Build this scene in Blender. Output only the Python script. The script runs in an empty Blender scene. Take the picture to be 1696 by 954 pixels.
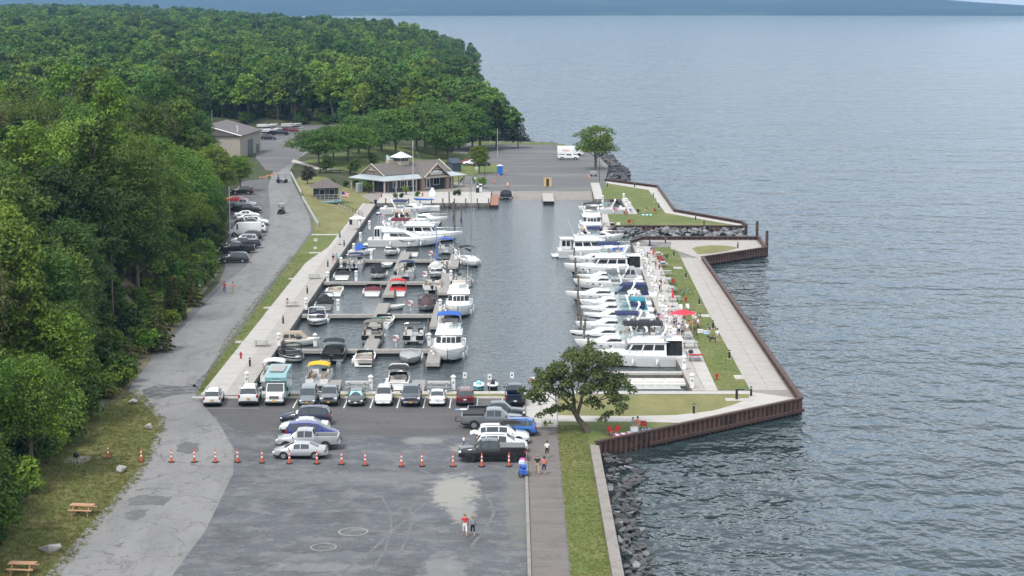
import bpy, bmesh, math, random
import numpy as np
from mathutils import Vector, Matrix
random.seed(7); np.random.seed(7)
R = math.radians
SC = bpy.context.scene
COL = SC.collection
# ------------------------------------------------------------------ camera
FPX, CAMH, YH = 3200.0, 41.5, 6.0          # focal length (px of a 1696 wide frame), height, horizon row
TH = math.atan((477 - YH) / FPX)
cam = bpy.data.cameras.new('camera'); camo = bpy.data.objects.new('camera', cam); COL.objects.link(camo)
camo.location = (0, 0, CAMH); camo.rotation_euler = (math.pi / 2 - TH, 0, 0)
cam.sensor_width = 36; cam.lens = FPX * 36 / 1696; cam.clip_start = 1; cam.clip_end = 40000
SC.camera = camo
# ------------------------------------------------------------------ sky, sun, exposure
SUN_EL, SUN_AZ = 56, 218            # degrees; azimuth measured clockwise from +Y
w = bpy.data.worlds.new('World'); SC.world = w; w.use_nodes = True
nt = w.node_tree; bg = nt.nodes['Background']
sky = nt.nodes.new('ShaderNodeTexSky'); sky.sky_type = 'NISHITA'; sky.sun_disc = False
sky.sun_elevation = R(SUN_EL); sky.sun_rotation = R(SUN_AZ); sky.air_density = 1.0; sky.dust_density = 3.0; sky.ozone_density = 2.0
hs = nt.nodes.new('ShaderNodeHueSaturation'); hs.inputs['Saturation'].default_value = .5
nt.links.new(sky.outputs[0], hs.inputs['Color'])
veil = nt.nodes.new('ShaderNodeMix'); veil.data_type = 'RGBA'; veil.inputs['Factor'].default_value = .6; veil.inputs['B'].default_value = (6.1, 6.5, 6.9, 1)   # thin even cloud over the whole sky
nt.links.new(hs.outputs[0], veil.inputs['A']); nt.links.new(veil.outputs['Result'], bg.inputs['Color'])
bg.inputs['Strength'].default_value = 0.125
sl = bpy.data.lights.new('sun', 'SUN'); sl.energy = 1.5; sl.angle = R(12); sl.color = (1, .97, .92)
so = bpy.data.objects.new('sun', sl); COL.objects.link(so)
_d = Vector((math.sin(R(SUN_AZ)) * math.cos(R(SUN_EL)), math.cos(R(SUN_AZ)) * math.cos(R(SUN_EL)), math.sin(R(SUN_EL))))
so.rotation_euler = _d.to_track_quat('Z', 'Y').to_euler(); so.location = (0, 0, 300)
SC.view_settings.view_transform = 'Standard'; SC.view_settings.look = 'None'
SC.view_settings.gamma = 1; SC.view_settings.use_curve_mapping = False
SC.view_settings.exposure = 0.88
SC.cycles.max_bounces = 6; SC.cycles.diffuse_bounces = 3; SC.cycles.glossy_bounces = 3; SC.cycles.transparent_max_bounces = 8
SC.cycles.volume_bounces = 0; SC.cycles.use_denoising = True; SC.cycles.sample_clamp_indirect = 4

# ------------------------------------------------------------------ maths
def ss(a, b, x):
    t = np.clip((np.asarray(x, float) - a) / (b - a), 0, 1); return t * t * (3 - 2 * t)
def G(px, py, z=0.0):
    """ground point of the place seen at a photo position, on the level z"""
    u = (px - 848) / FPX; v = (py - 477) / FPX
    dy = math.cos(TH) - v * math.sin(TH); dz = -math.sin(TH) - v * math.cos(TH)
    t = (z - CAMH) / dz
    return (u * t, dy * t)
SHORE = [(100, 60), (560, 26), (600, 8), (690, -3), (900, -12), (1120, -21), (1380, -23), (1470, -20), (1500, -26), (1560, -55), (1800, -140), (2300, -300), (3000, -700), (4000, -1100)]
EDGE = [(90, -37), (135, -38.8), (146, -40), (169, -42), (192, -43.2), (208, -42.5), (240, -43.8), (263, -44.5), (300, -46.5), (314, -49), (340, -52), (426, -66), (462, -72), (480, -84), (520, -92), (600, -96), (619, -98), (624, -40), (4000, -40)]
_sy, _sx = zip(*SHORE); _ey, _ex = zip(*EDGE)
def shore(y): return np.interp(y, _sy, _sx)
def edge(y): return np.interp(y, _ey, _ex)
def hgt(x, y):
    """height of the land"""
    x = np.asarray(x, float); y = np.asarray(y, float)
    xa = np.interp(y, [430, 500], [-43, -42]); xb = np.interp(y, [380, 430, 500], [-33.8, -37.5, -16])
    h = 3.0 * ss(335, 470, y) * (1 - ss(0, 1, (x - xa) / (xb - xa)))
    d = edge(y) - x
    inl = ss(0, 1, (shore(y) - x) / 50)
    h = h + (ss(1, 17, d) * np.interp(y, [120, 200, 240, 320, 420, 600], [2, 3, 6, 6.5, 4, 1.5]) + 11 * ss(20, 500, d) + 8 * ss(650, 1500, y)) * np.where(y > 560, inl, 1)
    h = h + .35 * ss(2, 10, d) * (np.sin(x * .31) + np.sin(y * .23 + x * .1))
    out = np.where(y > 575, x - shore(y), -1e3)
    return np.where(out > -9, np.minimum(h, -(out + 4) * .35), h)
def H1(x, y): return float(hgt(x, y))
def GT(px, py):
    """the same on the land"""
    z = 0.0
    for i in range(14):
        x, y = G(px, py, z); z += .5 * (H1(x, y) - z)
    return (x, y)

# ------------------------------------------------------------------ mesh builder
class MB:
    def __init__(s): s.v = []; s.f = []; s.m = []; s.M = Matrix.Identity(4)
    def at(s, loc=(0, 0, 0), rz=0, ry=0, rx=0, sc=1):
        s.M = Matrix.Translation(loc) @ Matrix.Rotation(rz, 4, 'Z') @ Matrix.Rotation(ry, 4, 'Y') @ Matrix.Rotation(rx, 4, 'X') @ Matrix.Scale(sc, 4); return s
    def add(s, pts, faces, m=0):
        o = len(s.v); s.v += [tuple(s.M @ Vector(p)) for p in pts]
        for f in faces: s.f.append([i + o for i in f]); s.m.append(m)
        return s
    def box(s, x0, x1, y0, y1, z0, z1, m=0, tx=0, ty=0):
        """tx, ty: how far the top is drawn in"""
        return s.add([(x0, y0, z0), (x1, y0, z0), (x1, y1, z0), (x0, y1, z0), (x0 + tx, y0 + ty, z1), (x1 - tx, y0 + ty, z1), (x1 - tx, y1 - ty, z1), (x0 + tx, y1 - ty, z1)],
                     [(3, 2, 1, 0), (4, 5, 6, 7), (0, 1, 5, 4), (1, 2, 6, 5), (2, 3, 7, 6), (3, 0, 4, 7)], m)
    def cbox(s, c, d, m=0, b=0):
        x, y, z = c; a, e, h = d[0] / 2, d[1] / 2, d[2] / 2
        if not b: return s.box(x - a, x + a, y - e, y + e, z - h, z + h, m)
        def ring(zz, k): return [(x + sx * (a - (k if j else b)) , y + sy * (e - (b if j else k)), zz) for sx, sy, j in ((-1, -1, 0), (1, -1, 0), (1, -1, 1), (1, 1, 1), (1, 1, 0), (-1, 1, 0), (-1, 1, 1), (-1, -1, 1))]
        def rr(zz, k):
            A, E = a - k, e - k; c2 = b * .7
            return [(x - A + c2, y - E, zz), (x + A - c2, y - E, zz), (x + A, y - E + c2, zz), (x + A, y + E - c2, zz), (x + A - c2, y + E, zz), (x - A + c2, y + E, zz), (x - A, y + E - c2, zz), (x - A, y - E + c2, zz)]
        return s.loft([rr(z - h, b), rr(z - h + b, 0), rr(z + h - b, 0), rr(z + h, b)], m)
    def loft(s, rings, m=0, closed=True, caps=True):
        n = len(rings[0]); pts = [p for r in rings for p in r]; fs = []
        for i in range(len(rings) - 1):
            for j in range(n if closed else n - 1):
                k = (j + 1) % n; fs.append((i * n + j, i * n + k, (i + 1) * n + k, (i + 1) * n + j))
        if caps and closed: fs.append(tuple(range(n - 1, -1, -1))); fs.append(tuple((len(rings) - 1) * n + j for j in range(n)))
        return s.add(pts, fs, m)
    def tube(s, pts, r, n=6, m=0, caps=True):
        pts = [Vector(p) for p in pts]; rings = []
        rs = r if isinstance(r, (list, tuple)) else [r] * len(pts)
        for i, p in enumerate(pts):
            t = (pts[min(i + 1, len(pts) - 1)] - pts[max(i - 1, 0)]).normalized()
            a = Vector((0, 0, 1)) if abs(t.z) < .9 else Vector((1, 0, 0))
            u = t.cross(a).normalized(); q = u.cross(t)
            rings.append([tuple(p + (u * math.cos(2 * math.pi * j / n) + q * math.sin(2 * math.pi * j / n)) * rs[i]) for j in range(n)])
        return s.loft(rings, m, True, caps)
    def cyl(s, x, y, z0, z1, r, r1=None, n=10, m=0): return s.tube([(x, y, z0), (x, y, z1)], [r, r if r1 is None else r1], n, m)
    def lathe(s, prof, n=12, m=0, c=(0, 0, 0)):
        return s.loft([[(c[0] + r * math.cos(2 * math.pi * j / n), c[1] + r * math.sin(2 * math.pi * j / n), c[2] + z) for j in range(n)] for r, z in prof], m)
    def prism(s, poly, z0, z1, m=0, bottom=True):
        n = len(poly); a = sum(poly[i][0] * poly[(i + 1) % n][1] - poly[(i + 1) % n][0] * poly[i][1] for i in range(n))
        if a < 0: poly = poly[::-1]
        fs = [tuple(range(n, 2 * n))] + ([tuple(range(n - 1, -1, -1))] if bottom else [])
        fs += [(i, (i + 1) % n, n + (i + 1) % n, n + i) for i in range(n)]
        return s.add([(x, y, z0) for x, y in poly] + [(x, y, z1) for x, y in poly], fs, m)
    def sweep(s, prof, y0, y1, m=0):
        """closed (x,z) outline pushed along y"""
        n = len(prof)
        return s.loft([[(x, y0, z) for x, z in prof], [(x, y1, z) for x, z in prof]], m)
    def mesh(s, name, mats, smooth=False):
        me = bpy.data.meshes.new(name); me.from_pydata(s.v, [], s.f)
        for m in (mats if isinstance(mats, (list, tuple)) else [mats]): me.materials.append(MAT(m))
        me.polygons.foreach_set('material_index', s.m)
        bm = bmesh.new(); bm.from_mesh(me); bmesh.ops.remove_doubles(bm, verts=bm.verts, dist=1e-5); bmesh.ops.recalc_face_normals(bm, faces=bm.faces)
        if smooth:
            for f in bm.faces: f.smooth = True
            lim = R(smooth if smooth is not True else 35)
            for e in bm.edges:
                if len(e.link_faces) == 2 and e.calc_face_angle(0) > lim: e.smooth = False
        bm.to_mesh(me); bm.free(); return me
    def build(s, name, mats, parent=None, smooth=False, loc=(0, 0, 0), rz=0):
        o = bpy.data.objects.new(name, s.mesh(name, mats, smooth)); COL.objects.link(o)
        o.location = loc; o.rotation_euler = (0, 0, rz); o.parent = parent; return o
def tag(o, label=None, cat=None, group=None, kind=None):
    if label: o['label'] = label
    if cat: o['category'] = cat
    if group: o['group'] = group
    if kind: o['kind'] = kind
    return o
def thing(name, label, cat, loc=(0, 0, 0), rz=0, group=None):
    o = bpy.data.objects.new(name, None); COL.objects.link(o); o.empty_display_size = .3
    o.location = loc; o.rotation_euler = (0, 0, rz); return tag(o, label, cat, group)
def copy_tree(o, parent=None):
    c = o.copy(); COL.objects.link(c); c.parent = parent
    for ch in KIDS.get(o.name) or [k for k in o.children]: copy_tree(ch, c)
    return c
KIDS = {}
def dup(o, label, loc, rz=0, group=None, sc=1):
    c = copy_tree(o); c.location = loc; c.rotation_euler = (0, 0, rz); c.scale = (sc,) * 3; c['label'] = label
    if group: c['group'] = group
    return c
ORD = 'first second third fourth fifth sixth seventh eighth ninth tenth eleventh twelfth thirteenth fourteenth fifteenth sixteenth seventeenth eighteenth nineteenth twentieth'.split()

# ------------------------------------------------------------------ materials
_MATS = {}
def MAT(n):
    if not isinstance(n, str): return n
    return _MATS[n]
def newmat(name):
    m = bpy.data.materials.new(name); m.use_nodes = True; _MATS[name] = m
    return m, m.node_tree, m.node_tree.nodes['Principled BSDF']
def mat(name, col, rough=.6, metal=0, var=.12, vs=3.0, bump=0, bs=30, coat=0, trans=0, orand=0, alpha=1, ior=1.45):
    """plain surface: colour broken by fine noise, optional relief, optional object-to-object change"""
    m, t, b = newmat(name); L = t.links.new
    b.inputs['Roughness'].default_value = rough; b.inputs['Metallic'].default_value = metal; b.inputs['Coat Weight'].default_value = coat
    b.inputs['Transmission Weight'].default_value = trans; b.inputs['Alpha'].default_value = alpha; b.inputs['IOR'].default_value = ior
    tc = t.nodes.new('ShaderNodeTexCoord')
    n = t.nodes.new('ShaderNodeTexNoise'); n.inputs['Scale'].default_value = vs; n.inputs['Detail'].default_value = 5
    L(tc.outputs['Object'], n.inputs['Vector'])
    mr = t.nodes.new('ShaderNodeMapRange'); mr.inputs[1].default_value = .25; mr.inputs[2].default_value = .75; mr.inputs[3].default_value = 1 - var; mr.inputs[4].default_value = 1 + var
    L(n.outputs['Fac'], mr.inputs[0])
    h = t.nodes.new('ShaderNodeHueSaturation'); h.inputs['Color'].default_value = (*col, 1); L(mr.outputs[0], h.inputs['Value'])
    if orand:
        oi = t.nodes.new('ShaderNodeObjectInfo'); q = t.nodes.new('ShaderNodeMapRange'); q.inputs[3].default_value = .5 - orand * .08; q.inputs[4].default_value = .5 + orand * .08
        L(oi.outputs['Random'], q.inputs[0]); L(q.outputs[0], h.inputs['Hue'])
        q2 = t.nodes.new('ShaderNodeMath'); q2.operation = 'MULTIPLY_ADD'; q2.inputs[1].default_value = orand * .8; q2.inputs[2].default_value = 1 - orand * .4
        L(oi.outputs['Random'], q2.inputs[0]); q3 = t.nodes.new('ShaderNodeMath'); q3.operation = 'MULTIPLY'; L(q2.outputs[0], q3.inputs[0]); L(mr.outputs[0], q3.inputs[1]); L(q3.outputs[0], h.inputs['Value'])
    L(h.outputs[0], b.inputs['Base Color'])
    if bump:
        n2 = t.nodes.new('ShaderNodeTexNoise'); n2.inputs['Scale'].default_value = bs; n2.inputs['Detail'].default_value = 3; L(tc.outputs['Object'], n2.inputs['Vector'])
        bp = t.nodes.new('ShaderNodeBump'); bp.inputs['Strength'].default_value = bump; bp.inputs['Distance'].default_value = .05
        L(n2.outputs['Fac'], bp.inputs['Height']); L(bp.outputs[0], b.inputs['Normal'])
    return m
def gmat(name, base, layers=(), rough=.9, bump=.3, bs=6.0, bd=.05):
    """ground: a base colour with layers of worn colour, all in place coordinates.
    layer: (colour, amount, lo, hi, scale, (sx, sy), rot) or ('spot', colour, amount, x, y, rx, ry)"""
    m, t, b = newmat(name); L = t.links.new; N = t.nodes.new
    b.inputs['Roughness'].default_value = rough; b.inputs['Specular IOR Level'].default_value = .25
    geo = N('ShaderNodeNewGeometry'); cur = None
    rgb = N('ShaderNodeRGB'); rgb.outputs[0].default_value = (*base, 1); cur = rgb.outputs[0]
    for i, l in enumerate(layers):
        if l[0] == 'crack':
            _, c, amt, sc, wd = l
            nz = N('ShaderNodeTexNoise'); nz.inputs['Scale'].default_value = sc * 2.2; nz.inputs['Detail'].default_value = 4; L(geo.outputs['Position'], nz.inputs['Vector'])
            va = N('ShaderNodeVectorMath'); va.operation = 'MULTIPLY_ADD'; va.inputs[1].default_value = (2.2 / sc * .35,) * 3; L(nz.outputs['Color'], va.inputs[0]); L(geo.outputs['Position'], va.inputs[2])
            vo = N('ShaderNodeTexVoronoi'); vo.feature = 'DISTANCE_TO_EDGE'; vo.inputs['Scale'].default_value = sc; L(va.outputs[0], vo.inputs['Vector'])
            mr = N('ShaderNodeMapRange'); mr.inputs[1].default_value = wd; mr.inputs[2].default_value = wd * .3; mr.inputs[3].default_value = 0; mr.inputs[4].default_value = amt; L(vo.outputs['Distance'], mr.inputs[0])
        elif l[0] == 'zband':      # stain that ends at a height: waterline, algae
            _, c, amt, z0, z1 = l
            sp = N('ShaderNodeSeparateXYZ'); L(geo.outputs['Position'], sp.inputs[0]); nz = N('ShaderNodeTexNoise'); nz.inputs['Scale'].default_value = 2.2; nz.inputs['Detail'].default_value = 4; L(geo.outputs['Position'], nz.inputs['Vector'])
            ad = N('ShaderNodeMath'); ad.operation = 'MULTIPLY_ADD'; L(nz.outputs['Fac'], ad.inputs[0]); ad.inputs[1].default_value = .5; L(sp.outputs['Z'], ad.inputs[2])
            mr = N('ShaderNodeMapRange'); mr.inputs[1].default_value = z1 + .25; mr.inputs[2].default_value = z0 + .25; mr.inputs[3].default_value = 0; mr.inputs[4].default_value = amt; L(ad.outputs[0], mr.inputs[0])
        elif l[0] == 'spot':
            _, c, amt, x, y, rx, ry = l
            mp = N('ShaderNodeMapping'); mp.inputs['Location'].default_value = (-x / rx, -y / ry, 0); mp.inputs['Scale'].default_value = (1 / rx, 1 / ry, 0)
            L(geo.outputs['Position'], mp.inputs[0]); ln = N('ShaderNodeVectorMath'); ln.operation = 'LENGTH'; L(mp.outputs[0], ln.inputs[0])
            nz = N('ShaderNodeTexNoise'); nz.inputs['Scale'].default_value = .9; nz.inputs['Detail'].default_value = 8; nz.inputs['Roughness'].default_value = .7; L(geo.outputs['Position'], nz.inputs['Vector'])
            ad = N('ShaderNodeMath'); ad.operation = 'MULTIPLY_ADD'; L(nz.outputs['Fac'], ad.inputs[0]); ad.inputs[1].default_value = -2.6; L(ln.outputs['Value'], ad.inputs[2])
            mr = N('ShaderNodeMapRange'); mr.inputs[1].default_value = -.15; mr.inputs[2].default_value = -.55; mr.inputs[3].default_value = 0; mr.inputs[4].default_value = amt; L(ad.outputs[0], mr.inputs[0])
        else:
            c, amt, lo, hi, sc, st, rot = l
            mp = N('ShaderNodeMapping'); mp.inputs['Rotation'].default_value = (0, 0, rot); mp.inputs['Scale'].default_value = (st[0], st[1], 1); mp.inputs['Location'].default_value = (i * 13.7, i * 5.1, 0)
            L(geo.outputs['Position'], mp.inputs[0])
            nz = N('ShaderNodeTexNoise'); nz.inputs['Scale'].default_value = sc; nz.inputs['Detail'].default_value = 7; nz.inputs['Roughness'].default_value = .62; L(mp.outputs[0], nz.inputs['Vector'])
            mr = N('ShaderNodeMapRange'); mr.inputs[1].default_value = lo; mr.inputs[2].default_value = hi; mr.inputs[3].default_value = 0; mr.inputs[4].default_value = amt; L(nz.outputs['Fac'], mr.inputs[0])
        mx = N('ShaderNodeMix'); mx.data_type = 'RGBA'; L(mr.outputs[0], mx.inputs['Factor']); L(cur, mx.inputs['A']); mx.inputs['B'].default_value = (*c, 1); cur = mx.outputs['Result']
    L(cur, b.inputs['Base Color'])
    if bump:
        nz = N('ShaderNodeTexNoise'); nz.inputs['Scale'].default_value = bs; nz.inputs['Detail'].default_value = 4; L(geo.outputs['Position'], nz.inputs['Vector'])
        bp = N('ShaderNodeBump'); bp.inputs['Strength'].default_value = bump; bp.inputs['Distance'].default_value = bd; L(nz.outputs['Fac'], bp.inputs['Height']); L(bp.outputs[0], b.inputs['Normal'])
    return m
def leafmat(name, c0, c1, orand=1.0):
    """leaf: colour between c0 and c1 leaf by leaf and tree by tree, some light through it"""
    m, t, b = newmat(name); L = t.links.new; N = t.nodes.new
    geo = N('ShaderNodeNewGeometry'); oi = N('ShaderNodeObjectInfo')
    mx = N('ShaderNodeMix'); mx.data_type = 'RGBA'; mx.inputs['A'].default_value = (*c0, 1); mx.inputs['B'].default_value = (*c1, 1)
    L(geo.outputs['Random Per Island'], mx.inputs['Factor'])
    h = N('ShaderNodeHueSaturation'); L(mx.outputs['Result'], h.inputs['Color'])
    q = N('ShaderNodeMapRange'); q.inputs[3].default_value = .5 - .014 * orand; q.inputs[4].default_value = .5 + .022 * orand; L(oi.outputs['Random'], q.inputs[0]); L(q.outputs[0], h.inputs['Hue'])
    w1 = N('ShaderNodeTexWhiteNoise'); w1.noise_dimensions = '1D'; L(oi.outputs['Random'], w1.inputs['W'])
    q2 = N('ShaderNodeMapRange'); q2.inputs[3].default_value = 1 - .5 * orand; q2.inputs[4].default_value = 1 + .5 * orand; L(w1.outputs['Value'], q2.inputs[0]); L(q2.outputs[0], h.inputs['Value'])
    L(h.outputs[0], b.inputs['Base Color']); b.inputs['Roughness'].default_value = .55; b.inputs['Specular IOR Level'].default_value = .25
    tr = N('ShaderNodeBsdfTranslucent'); L(h.outputs[0], tr.inputs['Color'])
    ms = N('ShaderNodeMixShader'); ms.inputs[0].default_value = .3; L(b.outputs[0], ms.inputs[1]); L(tr.outputs[0], ms.inputs[2])
    L(ms.outputs[0], t.nodes['Material Output'].inputs['Surface']); return m
# ================================================================== the setting
gmat('terrain', (.05, .062, .024), [((.09, .08, .045), .7, .48, .66, .12, (1, 1), 0), ((.05, .08, .02), .7, .5, .7, .5, (1, 1), 0)], bump=.8, bs=1.2, bd=.3)
gmat('lawn', (.105, .138, .034), [((.2, .18, .075), .75, .46, .66, .16, (1, 1), .3), ((.08, .125, .026), .6, .5, .66, .5, (1, .25), .1), ((.21, .2, .085), .35, .5, .62, 2.2, (1, .3), 0), ((.09, .12, .03), .5, .45, .6, 6, (1, 1), 0)], bump=.6, bs=5, bd=.08)
gmat('dry_lawn', (.18, .17, .068), [((.25, .22, .1), .8, .42, .62, .2, (1, .6), .5), ((.1, .14, .035), .6, .5, .66, .35, (1, .3), .2), ((.12, .13, .04), .5, .45, .6, 4, (1, 1), 0)], bump=.6, bs=4, bd=.1)
gmat('patchy_lawn', (.092, .112, .028), [((.15, .125, .06), .9, .48, .6, .9, (1, 1), 0), ((.18, .145, .07), .85, .45, .6, .25, (1, 1), .3), ((.06, .1, .018), .6, .48, .66, .6, (1, 1), .1), ((.12, .13, .04), .5, .45, .6, 5, (1, 1), 0)], bump=.6, bs=5, bd=.08)  # verge turf, mottled brown and green in its own colour
gmat('concrete', (.42, .4, .375), [((.33, .31, .28), .6, .45, .65, .5, (1, 1), 0), ((.5, .47, .43), .4, .5, .6, 3, (1, 1), 0)], rough=.85, bump=.1)
gmat('paver', (.36, .335, .312), [((.28, .26, .235), .6, .45, .65, .6, (1, 1), 0), ((.43, .40, .36), .4, .5, .6, 4, (1, 1), 0)], rough=.85, bump=.15)
gmat('old_concrete', (.25, .225, .205), [((.17, .155, .14), .7, .45, .65, .7, (1, 1), 0), ((.3, .28, .26), .5, .5, .6, 4, (1, 1), 0)], rough=.9, bump=.3)
gmat('footpath', (.155, .138, .128), [((.11, .1, .095), .6, .45, .65, .4, (1, 1), 0), ((.2, .18, .17), .45, .5, .62, 3, (1, 1), 0), ((.21, .19, .18), .3, .5, .6, .5, (.2, 2), 0)], rough=.9, bump=.2)
gmat('quay_wall', (.2, .19, .175), [('zband', (.05, .05, .045), .85, -.75, -.45), ((.09, .085, .08), .8, .45, .65, .5, (1, 1), 0), ((.27, .255, .24), .5, .5, .62, 2, (1, 1), 0)], rough=.9, bump=.3)
gmat('road', (.215, .21, .207), [('crack', (.085, .085, .088), .75, .11, .012), ((.15, .148, .15), .55, .47, .6, .13, (1, .35), .25), ((.255, .25, .245), .5, .52, .68, .3, (1.2, .25), .3), ((.13, .13, .133), .5, .56, .64, .7, (1, .3), .2), ((.25, .245, .24), .4, .5, .6, 5, (1, 1), 0), ('crack', (.1, .1, .1), .6, .4, .016)], bump=.25)
gmat('road_edge', (.125, .125, .13), [((.18, .175, .17), .7, .48, .62, .4, (1, .4), .25), ((.09, .09, .095), .5, .5, .6, 3, (1, 1), 0)], bump=.35)
gmat('asphalt', (.098, .094, .094), [('crack', (.05, .05, .05), .6, .09, .006), ((.13, .125, .122), .6, .48, .62, .15, (.4, 1.4), 0), ((.08, .078, .078), .5, .5, .6, 3, (1, 1), 0), ((.16, .155, .148), .3, .58, .66, .8, (.3, 1), .2)], bump=.2, bs=12)
x1, y1 = G(752, 822); x2, y2 = G(765, 790)
gmat('gravel_lot', (.094, .098, .108), [((.145, .15, .16), .6, .48, .62, .22, (.35, 1.2), 0), ((.085, .087, .095), .6, .5, .62, .6, (.5, 1), .3), ((.23, .225, .21), .55, .6, .7, .45, (.35, 1.6), .05), ((.19, .19, .19), .55, .5, .6, 6, (1, 1), 0), ((.07, .072, .08), .5, .5, .58, 11, (1, 1), 0),
     ((.165, .168, .175), .75, .5, .62, .55, (.8, .8), .5), ((.075, .077, .083), .75, .5, .62, .28, (.8, 1), -.4), ((.2, .2, .2), .6, .56, .66, 1.6, (.6, 1.2), .6), ('spot', (.29, .28, .25), .85, x1, y1 + 2.0, 2.0, 6.0), ('spot', (.25, .245, .23), .8, x1 + .8, y1 - 4.5, 1.2, 4), ('spot', (.24, .235, .22), .6, *G(700, 730), 2.0, 1.5), ('spot', (.27, .26, .24), .7, *G(776, 742), 1.8, 1.8), ('spot', (.18, .18, .185), .5, *G(600, 790), 9, 2.0), ('spot', (.24, .235, .23), .45, *G(735, 945), 1.6, 4), ('spot', (.22, .22, .22), .5, *G(530, 940), 4, 1.2), ('spot', (.16, .16, .14), .6, *G(862, 830), 1.4, 14)], bump=.4, bs=9)
gmat('far_lot', (.125, .122, .122), [((.2, .195, .19), .6, .48, .62, .08, (.4, 1.4), 0), ((.11, .11, .112), .5, .52, .62, .2, (.6, 1), .4)], bump=.2)
mat('paint_white', (.72, .72, .70), .7, var=.2, vs=4)
mat('paint_faded', (.3, .3, .29), .8, var=.3, vs=3)
mat('paint_blue', (.2, .32, .5), .7, var=.2)
# water: ripples as relief in place coordinates
def watermat(name, layers, col, rough):
    m, t, b = newmat(name); L = t.links.new; N = t.nodes.new
    b.inputs['Base Color'].default_value = (*col, 1); b.inputs['Roughness'].default_value = rough; b.inputs['IOR'].default_value = 1.33
    geo = N('ShaderNodeNewGeometry'); tot = None
    for i, (sc, st, rot, amp, det) in enumerate(layers):
        mp = N('ShaderNodeMapping'); mp.inputs['Rotation'].default_value = (0, 0, rot); mp.inputs['Scale'].default_value = (st[0], st[1], 1); mp.inputs['Location'].default_value = (i * 31, i * 17, 0); L(geo.outputs['Position'], mp.inputs[0])
        nz = N('ShaderNodeTexNoise'); nz.inputs['Scale'].default_value = sc; nz.inputs['Detail'].default_value = det; nz.inputs['Roughness'].default_value = .6; nz.inputs['Distortion'].default_value = .35; L(mp.outputs[0], nz.inputs['Vector'])
        a = N('ShaderNodeMath'); a.operation = 'MULTIPLY_ADD'; L(nz.outputs['Fac'], a.inputs[0]); a.inputs[1].default_value = amp
        if tot: L(tot, a.inputs[2])
        else: a.inputs[2].default_value = 0
        tot = a.outputs[0]
    bp = N('ShaderNodeBump'); bp.inputs['Strength'].default_value = 1; bp.inputs['Distance'].default_value = 1; L(tot, bp.inputs['Height']); L(bp.outputs[0], b.inputs['Normal'])
watermat('lake_water', [(.16, (.8, 1), .12, .8, 1), (.42, (1, .7), -.2, .88, 2), (1.2, (1, .8), .15, .2, 2), (.06, (.5, 1), .25, 1.5, 2), (.018, (.35, 1), .2, 3.0, 2)], (.028, .045, .05), .05)
watermat('basin_water', [(.5, (.8, 1), .2, .16, 3), (1.6, (.9, 1), -.15, .16, 3), (5, (1, 1), 0, .012, 2)], (.06, .075, .08), .06)
WZ = -1.0
def sheet(name, poly, dz, m, step=None, kind='structure', parent=None):
    """a thin paved or grown sheet laid on the land; step: drape it over the slope"""
    bm = bmesh.new(); f = bm.faces.new([bm.verts.new((x, y, 0)) for x, y in poly]); bmesh.ops.recalc_face_normals(bm, faces=bm.faces)
    if step:
        xs = [p[0] for p in poly]; ys = [p[1] for p in poly]
        for a, lo, hi in ((0, min(xs), max(xs)), (1, min(ys), max(ys))):
            for k in range(math.ceil(lo / step), math.floor(hi / step) + 1):
                n = (1, 0, 0) if a == 0 else (0, 1, 0)
                bmesh.ops.bisect_plane(bm, geom=bm.verts[:] + bm.edges[:] + bm.faces[:], plane_co=(k * step, k * step, 0), plane_no=n)
        hh = hgt([v.co.x for v in bm.verts], [v.co.y for v in bm.verts])
        for v, h in zip(bm.verts, hh): v.co.z = h + dz
    else:
        for v in bm.verts: v.co.z = dz
    for f in bm.faces:
        if f.normal.z < 0: f.normal_flip()
    bmesh.ops.triangulate(bm, faces=[f for f in bm.faces if len(f.verts) > 4])
    me = bpy.data.meshes.new(name); bm.to_mesh(me); bm.free(); me.materials.append(MAT(m))
    o = bpy.data.objects.new(name, me); COL.objects.link(o); o.parent = parent
    return tag(o, kind=kind) if kind else o
def gp(*pts): return [G(*p) for p in pts]
def gt(*pts): return [GT(*p) for p in pts]
# ---- lake
mb = MB(); mb.add([(-6000, -300, WZ), (6000, -300, WZ), (9000, 12000, WZ), (-9000, 12000, WZ)], [(0, 1, 2, 3)]); tag(mb.build('lake', 'lake_water'), kind='structure')
sheet('basin_water', [(-29, 203), (21.5, 203), (22.5, 330), (21.5, 424), (-4, 424), (-29, 406)], WZ + .006, 'basin_water')
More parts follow.
